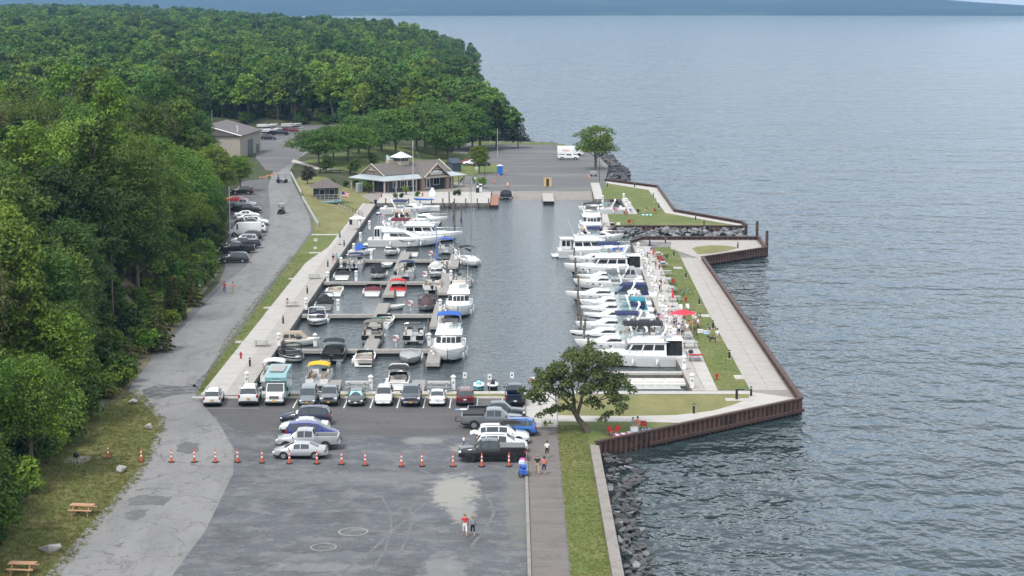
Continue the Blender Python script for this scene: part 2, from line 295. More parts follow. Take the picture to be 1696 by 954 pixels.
# ---- land: a grid that follows hgt(), cut away where the basin lies
def land_grid():
    xs = np.unique(np.concatenate([np.arange(-1400, -240, 20), np.arange(-240, -110, 6), np.arange(-110, 33, 2)])); ys = np.unique(np.concatenate([np.arange(90, 700, 2.0), np.arange(700, 1000, 8), np.arange(1000, 3200, 25)]))
    X, Y = np.meshgrid(xs, ys); Z = hgt(X, Y)
    flat = (X > -33) & (Y < 424); Z = np.where(flat, -3.2, Z)
    Z = np.where((X > 0) & (Y < 424), -6, Z)
    Z = np.where((X > -13) & (X < 40) & (Y >= 424) & (Y < 600), -3.5, Z)
    Z = np.where((X > -33) & (X <= -13) & (Y >= 424) & (Y < 432), -3.2, Z)
    Z = Z - .03
    ny, nx = X.shape; idx = np.arange(nx * ny).reshape(ny, nx)
    V = np.stack([X, Y, Z], -1).reshape(-1, 3)
    cx = (X[:-1, :-1]); cy = Y[:-1, :-1]
    keep = (cx < shore(cy) + 45) & (cx > -.30 * cy - 60)
    F = np.stack([idx[:-1, :-1], idx[:-1, 1:], idx[1:, 1:], idx[1:, :-1]], -1)[keep]
    me = bpy.data.meshes.new('ground'); me.from_pydata(V.tolist(), [], F.tolist()); me.materials.append(MAT('terrain'))
    me.polygons.foreach_set('use_smooth', [True] * len(F)); o = bpy.data.objects.new('ground', me); COL.objects.link(o); tag(o, kind='structure')
land_grid()
# ---- made ground with upright quay walls: near lot, left quay, right pier, north pier, fuel quay, ramp lot
def block(name, poly, z1=-.012, m='quay_wall', z0=-4.5):
    mb = MB(); mb.prism(poly, z0, z1, bottom=False); return tag(mb.build(name, m), kind='structure')
XQ = -28.6                                   # water face of the left quay
block('near_ground', [(-60, 95), (8.1, 95), (8.1, 178.2), G(985, 742), G(1325, 669), G(1250, 648.5), (19.6, 205.2), (XQ, 205.2), (XQ, 204), (-34, 204), (-60, 204)])
block('left_quay_ground', [(-33.4, 204), (XQ, 205.2), (XQ, 404), (-33.4, 404)])
WR = [(19.5, 205.2), (19.3, 230), (19.9, 272), (20.9, 332)]        # water face of the right wharf
block('pier_ground', WR[::-1] + [G(1240, 648.5), G(1325, 669), G(1163, 431), G(1268, 414), G(1256, 397), G(1062, 397), G(1048, 402)][0:0] + [(26, 205.2), G(1323, 668), G(1162, 431), G(1267, 415), G(1256, 397), G(1062, 397), (20.9, 336)])
NP = [G(978, 303), G(1002, 300), G(1088, 311), G(1116, 351), G(1229, 371), G(1236, 377), G(1018, 377), G(1006, 386), G(998, 384), G(996, 354), G(1041, 354), G(1028, 330), G(984, 330)]
block('north_pier_ground', NP)
block('fuel_quay_ground', [(-29, 404), (-4.6, 404), (-4.6, 424), (-13, 470), (-29, 470)])
block('ramp_lot_ground', [(-20, 433), (-13.05, 430), (-4.6, 430.5), (20.2, 430.5), (22, 455), (25, 500), (23, 545), (12, 583), (-8, 590), (-20, 570)])
sheet('ramp_side_lawn', [(-19.5, 434), (-13.5, 431.5), (-10.2, 500), (-13, 540), (-19.5, 545)], .018, 'lawn')
# ---- paving of the near end
sheet('gravel_lot', [(-30, 95), (1.15, 95), (1.15, 202), (-34, 202)], 0.0, 'gravel_lot')
sheet('asphalt_lot', gp((372, 662), (330, 661.5), (345, 682), (372, 700), (392, 714), (470, 716), (560, 719), (700, 722), (790, 720), (874, 718), (876.5, 656.5), (372, 656.5)), .006, 'asphalt')
road = gp((40, 1010), (75, 954), (150, 868), (235, 772), (262, 712), (262, 694), (238, 668), (214, 646), (222, 628), (258, 585), (305, 540), (370, 472), (408, 440)) + gt((425, 415), (445, 380), (447, 340), (444, 310), (452, 285), (470, 262), (505, 238), (530, 225), (560, 232), (520, 246), (495, 262), (480, 282), (484, 300), (500, 330), (513, 360), (515, 382)) + gp((496, 410), (440, 480), (395, 545), (350, 605), (320, 648), (330, 664), (362, 700), (388, 745), (386, 785), (340, 880), (285, 954), (255, 1010))
sheet('road', road, .012, 'road', 2)
# frayed shoulder and roadside parking, a sheet below the road
sheet('road_shoulder', gp((205, 655), (200, 636), (250, 575), (300, 530), (362, 470), (372, 446)) + gt((374, 425), (384, 330), (400, 300), (440, 296), (470, 300), (490, 318), (520, 365), (523, 385)) + gp((505, 410), (450, 482), (402, 548), (356, 612), (328, 652), (332, 668)), .004, 'road_edge', 2)
sheet('upper_lot', gt((424, 262), (426, 215), (436, 206.5), (594, 206.5), (602, 222), (560, 236), (508, 250), (486, 268), (460, 285), (440, 282)), .02, 'far_lot', 2)
sheet('upper_walk', gt((486, 264), (530, 278), (600, 284), (600, 287), (528, 282), (482, 268)), .03, 'concrete', 2)
# lawns
sheet('verge_lawn', gp((-60, 1010), (40, 1010), (75, 954), (150, 868), (235, 772), (262, 712), (262, 694), (238, 668), (214, 650), (150, 690), (60, 790), (-60, 900)), .001, 'patchy_lawn', 2)
lw = gp((324, 653), (372, 653), (398, 612), (442, 560), (480, 503), (512, 460), (548, 412), (562, 395)) + gt((585, 360), (612, 335), (636, 322), (590, 312), (560, 305), (500, 290), (485, 300), (503, 330), (516, 360), (519, 382)) + gp((500, 408), (446, 482), (398, 548), (352, 610))
sheet('bank_lawn', lw, .02, 'lawn', 2)
sheet('slope_lawn', gt((564, 393), (585, 362), (612, 337), (634, 323), (590, 313), (560, 306), (502, 292), (489, 300), (505, 330), (518, 360), (521, 381), (545, 388)), .035, 'dry_lawn', 2)
sheet('park_lawn', gt((500, 268), (540, 258), (600, 248), (700, 240), (800, 262), (826, 276), (822, 286), (770, 292), (690, 284), (640, 284), (600, 290), (540, 280)), .05, 'lawn', 2)
gmat('scrub', (.15, .13, .075), [((.24, .2, .145), .9, .46, .58, .16, (1, 1), .3), ((.075, .1, .03), .85, .5, .62, .3, (1, 1), 0), ((.2, .17, .1), .6, .5, .6, 2.5, (1, 1), 0)], bump=.8, bs=2, bd=.2)
sheet('scrub_bank', [(float(edge(y)) + .6, y) for y in np.arange(204, 306, 6)] + [(float(edge(y)) - 15, y) for y in np.arange(300, 203, -6)], .03, 'scrub', 2)
# left quay: two strips of slabs, path stubs
def slabs(parent, rows, cols, z, h, m, gap=.03):
    """slabs between two (x0, x1) bounds given at y stations; rows: [(y, x0, x1)], cols: how many across"""
    for (ya, a0, a1), (yb, b0, b1) in zip(rows, rows[1:]):
        for c in range(cols):
            t0, t1 = c / cols, (c + 1) / cols; g = gap / 2
            q = [(a0 + (a1 - a0) * t0 + g, ya + g), (a0 + (a1 - a0) * t1 - g, ya + g), (b0 + (b1 - b0) * t1 - g, yb - g), (b0 + (b1 - b0) * t0 + g, yb - g)]
            mb = MB(); mb.prism(q, z - h, z, bottom=False); mb.build('slab', m, parent)
lq = sheet('left_quay_walk', [(-33.4, 202.9), (XQ, 202.9), (XQ, 404), (-30.8, 404), (-31.4, 330), (-33.4, 310)], .004, 'quay_wall')
slabs(lq, [(y, XQ + .02, -30.9) for y in np.arange(203, 404.1, 4.0)], 1, .05, .05, 'paver')
slabs(lq, [(y, -30.85, float(np.interp(y, [203, 310, 330, 404], [-33.35, -33.35, -31.6, -31.3]))) for y in np.arange(203, 404.1, 3.0)], 1, .055, .05, 'concrete')
for i, (a, b) in enumerate(((390, 432), (437, 470), (478, 512), (512, 545), (516, 560))):
    py = (567, 510, 462, 419, 389)[i]
    (xa, ya), (xb, yb) = G(a, py), G(b, py); sheet('quay_path', [(xa, ya - .9), (xb, yb - .9), (xb, yb + .9), (xa, ya + .9)], .045, 'concrete', 2 if ya > 330 else None)
# near quay: kerb, lawn strip, quay edge walk
sheet('quay_edge_walk', [(XQ, 203.6), (26, 203.6), (26, 205.15), (XQ, 205.15)], .03, 'concrete')
sheet('quay_lawn', [(-24.5, 201.9), (1.9, 201.9), (1.9, 203.55), (-24.5, 203.55)], .02, 'dry_lawn')
mb = MB(); mb.box(-34, 1.2, 201.1, 201.85, -.1, .12); tag(mb.build('kerb', 'concrete'), kind='structure')
mb = MB(); mb.box(1.15, 1.42, 95, 202.6, -.1, .16); tag(mb.build('path_kerb', 'old_concrete'), kind='structure')
fw = sheet('footpath', [(1.42, 95), (4.1, 95), (4.45, 187.2), (1.42, 187.2)], .01, 'footpath')
fr = [(y, 1.46, 4.1 + (y - 95) * .0038) for y in np.arange(107.2, 187.3, 4.0)]
slabs(fw, fr, 1, .045, .04, 'footpath', .035)
jw = sheet('junction_walk', [(1.42, 187.2), (4.6, 187.2), (4.6, 203.6), (1.42, 203.6)], .012, 'old_concrete')
slabs(jw, [(y, 1.45, 4.58) for y in (187.25, 191.3, 195.4, 199.5, 203.6)], 2, .05, .04, 'concrete')
sheet('grass_strip', [(4.2, 95), (7.3, 95), (7.3, 177), (7.6, 178.6), G(985, 741), G(1132, 707), G(1128, 701), G(1040, 699), G(925, 699), (4.5, 190)], .02, 'lawn')
mb = MB(); mb.prism([(7.3, 95), (8.15, 95), (8.2, 177.9), (7.35, 178.5)], -3, .32); tag(mb.build('sea_wall', 'old_concrete'), 'low concrete sea wall capping the boulder bank beside the grass', 'wall')
pathp = gp((924, 688.5), (1030, 690), (1120, 688), (1180, 681), (1215, 671), (1240, 661), (1246, 650), (1318, 660), (1320, 668), (1235, 685), (1150, 703), (1128, 701), (1040, 699), (924, 699))
sheet('curved_walk', pathp, .045, 'concrete')
sheet('corner_lawn', gp((925, 654.5), (1030, 654), (1246, 653), (1243, 660), (1215, 671), (1180, 681), (1120, 688), (1030, 690), (925, 688.5)), .02, 'dry_lawn')
# right wharf, lawn, promenade
ys = np.arange(205.3, 332, 4.2)
wrx = lambda y: float(np.interp(y, [205.2, 230, 272, 332], [19.5, 19.3, 19.9, 20.9]))
lx = lambda y: float(np.interp(y, [205, 245, 333], [22.3, 22.9, 24.2])); px_ = lambda y: float(np.interp(y, [205, 258, 333], [25.8, 26.6, 28.2])); ox = lambda y: float(np.interp(y, [199, 252, 318], [29.9, 30.4, 31.5]))
rw = sheet('right_wharf_walk', [(19.5, 205.2), (22.3, 205.2), (24.2, 333), (20.9, 333)], .004, 'quay_wall')
slabs(rw, [(y, wrx(y) + .02, (wrx(y) + lx(y)) / 2) for y in ys], 1, .05, .04, 'paver')
slabs(rw, [(y, (wrx(y) + lx(y)) / 2 + .02, lx(y)) for y in np.arange(205.3, 332, 2.8)], 1, .055, .04, 'concrete')
sheet('pier_lawn', [(lx(y), y) for y in (206, 230, 260, 290, 310, 330)] + [(px_(y), y) for y in (330, 300, 270, 240, 206)], .02, 'lawn')
pr = sheet('promenade', [(px_(205), 199.5), (ox(199), 199), (ox(318), 316), (px_(318), 318)], .004, 'old_concrete')
slabs(pr, [(y, px_(y), ox(y) - .05) for y in np.arange(205.5, 317, 4.4)], 2, .05, .04, 'paver')
sheet('promenade_head', gp((1110, 412), (1112, 401), (1075, 401), (1062, 398.5), (1252, 398.5), (1265, 412), (1164, 430)) , .03, 'paver')
def oval(px, py, rx, ry, n=20): return [G(px + rx * math.cos(2 * math.pi * k / n), py + ry * math.sin(2 * math.pi * k / n)) for k in range(n)]
sheet('tip_lawn', gp((1146, 412), (1156, 408.5), (1178, 406.5), (1205, 407.5), (1223, 410.5), (1205, 416), (1180, 420), (1156, 421.5)), .05, 'dry_lawn')
for px, py in ((1126, 444), (1170, 523), (1231, 625)):
    x, y = G(px, py); mb = MB(); mb.box(x - 1.0, x + .4, y - 1.2, y + 1.2, -.02, .04); tag(mb.build('bench_pad', 'concrete'), kind='structure')
# north pier
sheet('north_lawn', gp((992, 304), (1004, 302.5), (1080, 312), (1105, 352), (1190, 369), (1228, 375), (1018, 375.5), (1010, 373), (1004, 355), (1056, 355), (1040, 330), (1000, 330)), .02, 'lawn')
sheet('north_sea_walk', gp((1004, 300.5), (1088, 311.5), (1116, 351.5), (1229, 371.5), (1226, 374.5), (1192, 369), (1102, 353), (1074, 315), (1004, 303.5)), .05, 'concrete')
sheet('north_wharf_walk', gp((978, 303), (992, 303), (1001, 330), (985, 330)), .05, 'concrete')
sheet('north_wharf_end_walk', gp((997, 355), (1006, 355), (1011, 373), (1004, 384), (999, 384)), .05, 'concrete')
sheet('north_slip_walk', gp((1029, 330), (1040, 330), (1056, 355), (1042, 355)), .055, 'concrete')
# ramp, ramp lot, fuel quay
sheet('ramp_lot', [(-13, 431), (-4.6, 430.6), (20.2, 430.6), (22, 455), (23.8, 490), (22.5, 543), (11.5, 578), (-8, 584), (-13, 558), (-10, 500)], .03, 'far_lot')
rp = tag(MB().prism([(-4.4, 0), (17.6, 0), (17.6, 1), (-4.4, 1)], 0, 0).build('scrap', 'concrete')); bpy.data.objects.remove(rp)
rs = tag(MB().add([(-4.5, 431, .0), (17.8, 431, .0), (17.8, 414, -1.9), (-4.5, 414, -1.9)], [(0, 3, 2, 1)]).build('boat_ramp', 'old_concrete'), kind='structure')
for i in range(4):
    for j in range(6):
        x0 = -4.45 + i * 5.55; t0, t1 = j / 6, (j + 1) / 6
        q = [(x0 + .04, 431 - 17 * t0 - .03, .05 - 1.9 * t0), (x0 + 5.5, 431 - 17 * t0 - .03, .05 - 1.9 * t0), (x0 + 5.5, 431 - 17 * t1, .05 - 1.9 * t1), (x0 + .04, 431 - 17 * t1, .05 - 1.9 * t1)]
        MB().add(q + [(a, b, c - .15) for a, b, c in q], [(0, 3, 2, 1), (4, 5, 6, 7), (0, 1, 5, 4), (1, 2, 6, 5), (2, 3, 7, 6), (3, 0, 4, 7)]).build('slab', 'old_concrete', rs)
fq = sheet('fuel_quay', [(-29, 404), (-4.6, 404), (-4.6, 430), (-13, 452), (-29, 440), (-33, 420)], .037, 'old_concrete')
slabs(fq, [(y, -28.5, -4.65) for y in (404.1, 408, 412, 416, 420, 424, 428)], 7, .07, .04, 'concrete')
# parking lines
mk = bpy.data.objects.new('parking_markings', None); COL.objects.link(mk); tag(mk, kind='structure')
for px in (490, 530.5, 573, 616, 660, 703, 746, 790.5, 832):
    x = G(px, 667)[0]; MB().box(x - .06, x + .06, 196.4, 201.1, .004, .011).build('stall_line', 'paint_white', mk)
for i in range(6):
    x0, x1 = G(791, 667)[0] + .1, G(832, 667)[0] - .1; y = 196.8 + i * .72; MB().add([(x0, y, .012), (x1, y + .2, .012), (x1, y + .32, .012), (x0, y + .12, .012)], [(0, 1, 2, 3)]).build('hatch_line', 'paint_faded', mk)
x0, x1 = G(340, 672)[0], G(432, 672)[0]; MB().box(x0, x1, 196.3, 196.42, .004, .011).build('stall_line', 'paint_faded', mk)
for px in (768, 846):
    x, y = G(px, 678); MB().box(x - .9, x + .9, y - .35, y + .35, .004, .011).build('accessible_bay_symbol', 'paint_blue', mk); MB().lathe([(.42, 0), (.42, .003)], 14, 0, (x, y, .012)).build('accessible_bay_symbol', 'paint_white', mk)
# manhole rings
for px, py, r, l in ((585, 881, 1.22, 'wide circular concrete manhole ring in the gravel lot, nearer the walkers'), (536, 906.5, 1.05, 'smaller circular concrete manhole ring in the gravel lot, nearest the camera')):
    x, y = G(px, py); t = thing('manhole', l, 'manhole', (x, y, 0))
    MB().lathe([(r, -.02), (r, .03), (r * .86, .03), (r * .86, -.02)], 32).build('ring', 'old_concrete', t); MB().lathe([(r * .85, -.01), (r * .85, .015)], 28).build('cover', 'gravel_lot', t)
    MB().box(-.35, .35, -.03, .03, .016, .05).build('lift_bar', 'old_concrete', t)
# tyre arcs scraped in the gravel, as a sheet of pale grit
_az = [.0045]
def arc(name, pts, wd):
    _az[0] += .0006
    P_ = [Vector((*G(*p), 0)) for p in pts]; mb = MB(); L_ = []
    for i, p in enumerate(P_):
        t = (P_[min(i + 1, len(P_) - 1)] - P_[max(i - 1, 0)]).normalized(); n = Vector((-t.y, t.x, 0)) * wd / 2; L_.append([(p.x + n.x, p.y + n.y, _az[0]), (p.x - n.x, p.y - n.y, _az[0])])
    mb.loft(L_, 0, False, False); tag(mb.build(name, 'grit'), kind='structure')
gm = gmat('grit', (.165, .167, .172), [((.12, .124, .132), .95, .40, .52, 1.6, (1, 1), 0)], bump=.3)
arc('tyre_track', [(560, 954), (612, 915), (650, 880), (690, 845), (714, 826)], .3); arc('tyre_track', [(632, 822), (647, 850), (648, 880), (636, 915), (615, 945)], .22); arc('tyre_track', [(790, 812), (812, 830), (818, 850), (805, 875), (780, 905)], .25); arc('tyre_track', [(678, 840), (682, 865), (675, 890), (664, 912)], .2); arc('tyre_track', [(428, 882), (434, 877), (452, 873)], .18)
gmat('wet_patch', (.075, .075, .078), [((.2, .195, .19), .9, .5, .58, .9, (1, 2), .3), ((.04, .04, .042), .8, .5, .6, .5, (1, 2), .2)], rough=.45, bump=.5)
gmat('tar_patch', (.115, .115, .118), [((.16, .158, .156), .7, .46, .6, .6, (1, 1), .3)], bump=.3)
def blot(name, m, pts, dz=.018):
    P_ = gp(*pts); n = len(P_); q = []
    for i in range(n):      # ragged outline
        a, b = P_[i], P_[(i + 1) % n]
        for k in range(5): u = k / 5; q.append((a[0] + (b[0] - a[0]) * u + random.uniform(-.12, .12), a[1] + (b[1] - a[1]) * u + random.uniform(-.2, .2)))
    sheet(name, q, dz, m)
blot('road_patch', 'wet_patch', ((236, 645), (262, 638), (300, 640), (322, 636), (330, 644), (318, 652), (285, 655), (262, 662), (240, 658))); blot('road_patch', 'wet_patch', ((318, 640), (335, 622), (350, 612), (346, 622), (330, 642)))
for p in (((292, 738), (312, 731), (328, 736), (330, 748), (312, 752), (294, 748)), ((215, 826), (236, 820), (262, 822), (285, 823), (272, 838), (240, 836), (212, 838)), ((206, 850), (224, 845), (246, 844), (240, 856), (226, 862), (212, 860)), ((186, 905), (206, 898), (200, 908))): blot('road_patch', 'tar_patch', p)
# far hills across the lake
gmat('far_wood', (.022, .036, .034), [((.06, .08, .05), .8, .55, .6, .004, (.35, 1), .3), ((.02, .04, .03), .6, .45, .6, .02, (1, 1), 0)], bump=0)
mb = MB(); rows = []
xs = np.linspace(-2600, 4200, 90)
for x in xs:
    top = float(np.interp(x, [-2600, -900, 0, 700, 1300, 1600, 1710, 2037, 4200], [96, 94, 92, 90, 80, 64, 56, 29, 22])) + (6 * math.sin(x * .004) + 4 * math.sin(x * .013)) * (1 if x < 1200 else .2)
    sh = 7000 + 120 * math.sin(x * .0021)
    rows.append([(x * 1.0, sh, WZ - 1), (x, sh + 25, 5), (x * 1.02, sh + 160, 12 + .12 * top), (x * 1.04, sh + 500, .45 * top), (x * 1.06, sh + 900, .8 * top), (x * 1.08, sh + 1300, top), (x * 1.1, sh + 2200, top * .9)])
mb.loft(rows, 0, False, False); tag(mb.build('far_hills', 'far_wood', smooth=80), kind='structure')
# ================================================================== trees
mat('bark', (.13, .105, .08), .9, var=.3, vs=4, bump=.5, bs=12)
mat('pale_bark', (.24, .215, .18), .9, var=.3, vs=4, bump=.5, bs=12)
leafmat('leaf_green', (.062, .122, .014), (.16, .24, .028))
leafmat('leaf_dark', (.038, .084, .014), (.095, .16, .024))
leafmat('leaf_yellow', (.1, .165, .013), (.18, .245, .026), .8)
leafmat('leaf_olive', (.075, .09, .02), (.155, .15, .042), .8)
leafmat('leaf_fir', (.012, .03, .013), (.028, .052, .02), .8)
leafmat('leaf_park', (.05, .115, .015), (.11, .19, .026), .5)
leafmat('leaf_bronze', (.045, .035, .03), (.07, .06, .045), .3)
rng = np.random.default_rng(11)
def leaf_mesh(name, pts, nrm, size, m, up=.35):
    """leaf sprays: one small folded face each, facing about the way nrm points"""
    n = len(pts); nr = nrm + rng.normal(0, .55, (n, 3)); nr[:, 2] += up; nr /= np.linalg.norm(nr, axis=1)[:, None] + 1e-9
    a = rng.normal(0, 1, (n, 3)); u = np.cross(nr, a); u /= np.linalg.norm(u, axis=1)[:, None] + 1e-9; v = np.cross(nr, u)
    s = size * rng.uniform(.6, 1.35, n)[:, None]
    P_ = np.stack([pts - u * s * .5, pts - v * s * .36 + nr * s * .08, pts + u * s * .6, pts + v * s * .36 + nr * s * .08], 1).reshape(-1, 3)
    me = bpy.data.meshes.new(name); me.vertices.add(4 * n); me.vertices.foreach_set('co', P_.astype(np.float32).ravel())
    me.loops.add(4 * n); me.loops.foreach_set('vertex_index', np.arange(4 * n, dtype=np.int32)); me.polygons.add(n); me.polygons.foreach_set('loop_start', np.arange(0, 4 * n, 4, dtype=np.int32))
    me.update(); me.materials.append(MAT(m)); return me
def blob_points(blobs, per):
    P_, N_ = [], []
    for (c, r, k) in blobs:
        n = max(8, int(per * k)); d = rng.normal(0, 1, (n, 3)); d /= np.linalg.norm(d, axis=1)[:, None]
        d[:, 2] = np.where(d[:, 2] < -.35, -d[:, 2], d[:, 2])
        rr = rng.uniform(.55, 1.08, n) ** .6
        lump = 1 + .22 * np.sin(d[:, 0] * 7 + c[0] * 3) * np.sin(d[:, 1] * 6 + c[1]) + .15 * np.sin(d[:, 2] * 9)
        P_.append(np.array(c) + d * (np.array(r) * (rr * lump)[:, None])); N_.append(d)
    return np.concatenate(P_), np.concatenate(N_)
def broadleaf(h, w, leaves, size, m, seed, base=.28, bark='bark', lobes=26, flat=.62, spread=.8, stems=1):
    """(trunk mesh, crown mesh): tapered forked trunk, crown of many leaf clumps with gaps"""
    r = random.Random(seed); mb = MB(); blobs = []
    for st in range(stems):
        ang0 = r.uniform(0, 6.28); ox = (0 if stems == 1 else .35 * w * r.uniform(.1, .5)); bx, by = ox * math.cos(ang0), ox * math.sin(ang0)
        mb.tube([(bx * .3, by * .3, -.6), (bx * .6 + .1, by * .6, h * .22), (bx, by + .1, h * .5), (bx * 1.1, by * 1.1, h * .86)], [h * .024 + .05, h * .019, h * .013, .04], 7)
    nl = lobes
    for i in range(nl):
        t = (i + .5) / nl; a = i * 2.4 + r.uniform(-.4, .4)
        z = h * (base + (1 - base) * (.12 + .80 * t)); prof = math.sin(math.pi * (.18 + .72 * t) ** .9) ** .7
        rad = w * .5 * prof * r.uniform(.35, spread); br = w * r.uniform(.15, .235) * (.75 + .35 * (1 - t))
        c = (rad * math.cos(a), rad * math.sin(a), z); blobs.append((c, (br, br, br * flat), (br / (w * .2)) ** 2))
        if i % 2 == 0: mb.tube([(0, 0, z * .62), (c[0] * .5, c[1] * .5, z * .82), (c[0] * .92, c[1] * .92, z)], [h * .009 + .02, h * .006 + .01, .02], 5)
    tot = sum(b[2] for b in blobs); P_, N_ = blob_points(blobs, leaves / tot)
    return mb.mesh('trunk', bark, True), leaf_mesh('crown', P_, N_, size, m)
def conifer(h, w, leaves, size, m, seed, base=.12):
    r = random.Random(seed); mb = MB(); mb.tube([(0, 0, -.5), (0, 0, h * .5), (0, 0, h * .98)], [h * .02, h * .013, .03], 7); P_, N_ = [], []
    tiers = int(h * 1.5)
    for i in range(tiers):
        t = i / tiers; z = h * (base + (1 - base) * t); L_ = w * .5 * (1 - t) ** .8 * r.uniform(.8, 1.15) + .25
        nb = 7
        for k in range(nb):
            a = k * 6.283 / nb + i * .9 + r.uniform(-.2, .2); n = max(4, int(leaves / tiers / nb * (1.6 * (1 - t) + .3)))
            s = rng.uniform(.15, 1, n) ** .7; wv = rng.normal(0, .13, n) * L_ * (1.1 - s)
            P_.append(np.stack([s * L_ * math.cos(a) - wv * math.sin(a), s * L_ * math.sin(a) + wv * math.cos(a), z - s * L_ * .22 + rng.normal(0, .07, n)], 1)); N_.append(np.tile([math.cos(a) * .3, math.sin(a) * .3, .8], (n, 1)))
            if i % 2 == 0: mb.tube([(0, 0, z), (L_ * .8 * math.cos(a), L_ * .8 * math.sin(a), z - L_ * .18)], [.05, .015], 4)
    return mb.mesh('trunk', 'bark', True), leaf_mesh('crown', np.concatenate(P_), np.concatenate(N_), size, m)
def bushmesh(h, w, leaves, size, m, seed):
    r = random.Random(seed); bl = []; mb = MB()
    for i in range(9):
        a = r.uniform(0, 6.28); d = w * .3 * r.random() ** .5; br = w * r.uniform(.2, .32); z = h * r.uniform(.25, .75); bl.append(((d * math.cos(a), d * math.sin(a), z), (br, br, h * .3), 1)); mb.tube([(0, 0, -.2), (d * math.cos(a), d * math.sin(a), z)], [.05, .02], 4)
    P_, N_ = blob_points(bl, leaves / 9); return mb.mesh('stem', 'bark'), leaf_mesh('foliage', P_, N_, size, m)
KIND = {}      # kind: (look, [(trunk, crown, height)])
def reg(k, look, lst): KIND[k] = (look, lst)
reg('green', 'mid green round broadleaf tree', [(*broadleaf(14, 10 + s % 2 * 2, 14500, .285, 'leaf_green', s, lobes=26 + 6 * s, flat=.5 + .1 * s), 14) for s in (1, 2, 3)])
reg('dark', 'dark green dense broadleaf tree', [(*broadleaf(15, 9.5, 14500, .285, 'leaf_dark', s, base=.2, lobes=34), 15) for s in (4, 5)])
reg('yellow', 'bright yellow green leafy tree', [(*broadleaf(13, 9.5, 13000, .285, 'leaf_yellow', s, lobes=28, flat=.55), 13) for s in (6, 7)])
reg('olive', 'brownish olive seed laden tree', [(*broadleaf(13.5, 8.5, 13000, .28, 'leaf_olive', s, base=.2, lobes=28, flat=.75), 13.5) for s in (8, 9)])
reg('pale', 'slender pale trunked tree', [(*broadleaf(16, 7, 3600, .42, 'leaf_green', 10, base=.4, lobes=18, bark='pale_bark', spread=.9), 16)])
reg('tall', 'tall narrow leafy tree', [(*broadleaf(18, 6.5, 8500, .34, 'leaf_green', 15, base=.15, lobes=34, flat=.9, spread=.7), 18)])
reg('dead', 'grey half bare dying tree', [(*broadleaf(15, 7, 650, .34, 'leaf_olive', 16, base=.3, lobes=34, bark='pale_bark', spread=1.0), 15)])
reg('fir', 'dark pointed conifer', [(*conifer(14, 6, 6500, .36, 'leaf_fir', 12), 14)])
reg('cedar', 'olive green cone shaped cedar', [(*conifer(7, 4, 3500, .3, 'leaf_olive', 13, .03), 7)])
far_kinds = [broadleaf(14, 10, 1700, .85, 'leaf_green', 21, lobes=20), broadleaf(15, 10, 1700, .85, 'leaf_dark', 22, lobes=20, base=.2), broadleaf(14, 9, 1500, .85, 'leaf_green', 23, lobes=18), broadleaf(13, 10, 1500, .85, 'leaf_yellow', 24, lobes=18), broadleaf(15, 9, 1600, .8, 'leaf_dark', 25, lobes=18, base=.15)]
def tree(kind, label, x, y, z=None, sc=1.0, rz=None, group=None, var=None, name='tree', squash=1.0):
    look, lst = KIND[kind]; tm, cm, h = lst[(var if var is not None else random.randrange(len(lst))) % len(lst)]
    t = thing(name, label, 'tree', (x, y, H1(x, y) if z is None else z), random.uniform(0, 6.28) if rz is None else rz, group); t.scale = (sc, sc, sc * squash)
    for n, m in (('trunk', tm), ('crown', cm)):
        if m: o = bpy.data.objects.new(n, m); COL.objects.link(o); o.parent = t
    return t
# ---- the wood: nearest trees one by one, the rest one mass
def in_clearing(x, y):
    if y < 621 and -52 > x > edge(y) - 1.5: return True
    return False
cand = []
def scatter(y0, y1, sp, x_of):
    y = y0
    while y < y1:
        xl, xr = x_of(y); x = xl + random.uniform(0, sp)
        while x < xr:
            cand.append((x + random.uniform(-.35, .35) * sp, y + random.uniform(-.4, .4) * sp)); x += sp * random.uniform(.85, 1.2)
        y += sp * .9
scatter(128, 206, 6.2, lambda y: (-.27 * y - 14, edge(y) - 2.5))
scatter(207, 470, 6.9, lambda y: (-.27 * y - 14, edge(y) - (7 if y < 302 else 3)))
scatter(470, 620, 8.6, lambda y: (-.27 * y - 14, edge(y) - 4))
scatter(624, 700, 8.0, lambda y: (-.27 * y - 14, -48))
scatter(592, 700, 7.0, lambda y: (-50, float(shore(y)) - 9))
scatter(700, 1100, 9.5, lambda y: (-.27 * y - 14, float(shore(y)) - 8))
scatter(1100, 1700, 11, lambda y: (-.27 * y - 14, float(shore(y)) - 4))
scatter(1700, 2700, 17, lambda y: (-.27 * y - 14, float(shore(y)) - 8))
cand = [c for c in cand if not in_clearing(*c) and not (-100 < c[0] < -60 and 478 < c[1] < 528) and abs(c[0]) < .29 * c[1] + 16]
cand.sort(key=lambda c: c[1])
LEV = [(150, 'level with the picnic tables'), (180, 'level with the cones'), (206, 'level with the quay parking'), (235, 'opposite the first dock'), (262, 'opposite the second dock'), (290, 'opposite the third dock'), (316, 'opposite the fourth dock'), (350, 'opposite the big yachts'), (400, 'by the roadside cars'), (460, 'near the road bend'), (530, 'beside the metal shed'), (625, 'behind the metal shed'), (9e9, 'past the upper car park')]
def zone(x, y):
    d = float(edge(y)) - x; lv = next(t for a, t in LEV if y < a)
    if x > -52 and y > 585: return ('shore side' if x > -22 else 'car park side') + ' of the wood behind the clubhouse' + (', front row' if y < 625 else '')
    if y > 624: d = y - 624
    return ('at the wood edge, ' if d < 7 else 'just inside the wood, ' if d < 16 else 'inside the wood, ' if d < 28 else 'deep in the wood, ') + lv
NEAR, nn = [], 0
for c in cand:
    (NEAR.append(c) if len(NEAR) < 262 and (c[1] < 500 or c[0] > -.2 * c[1] - 10) else None)
nearset = set(NEAR); FARP = [c for c in cand if c not in nearset]
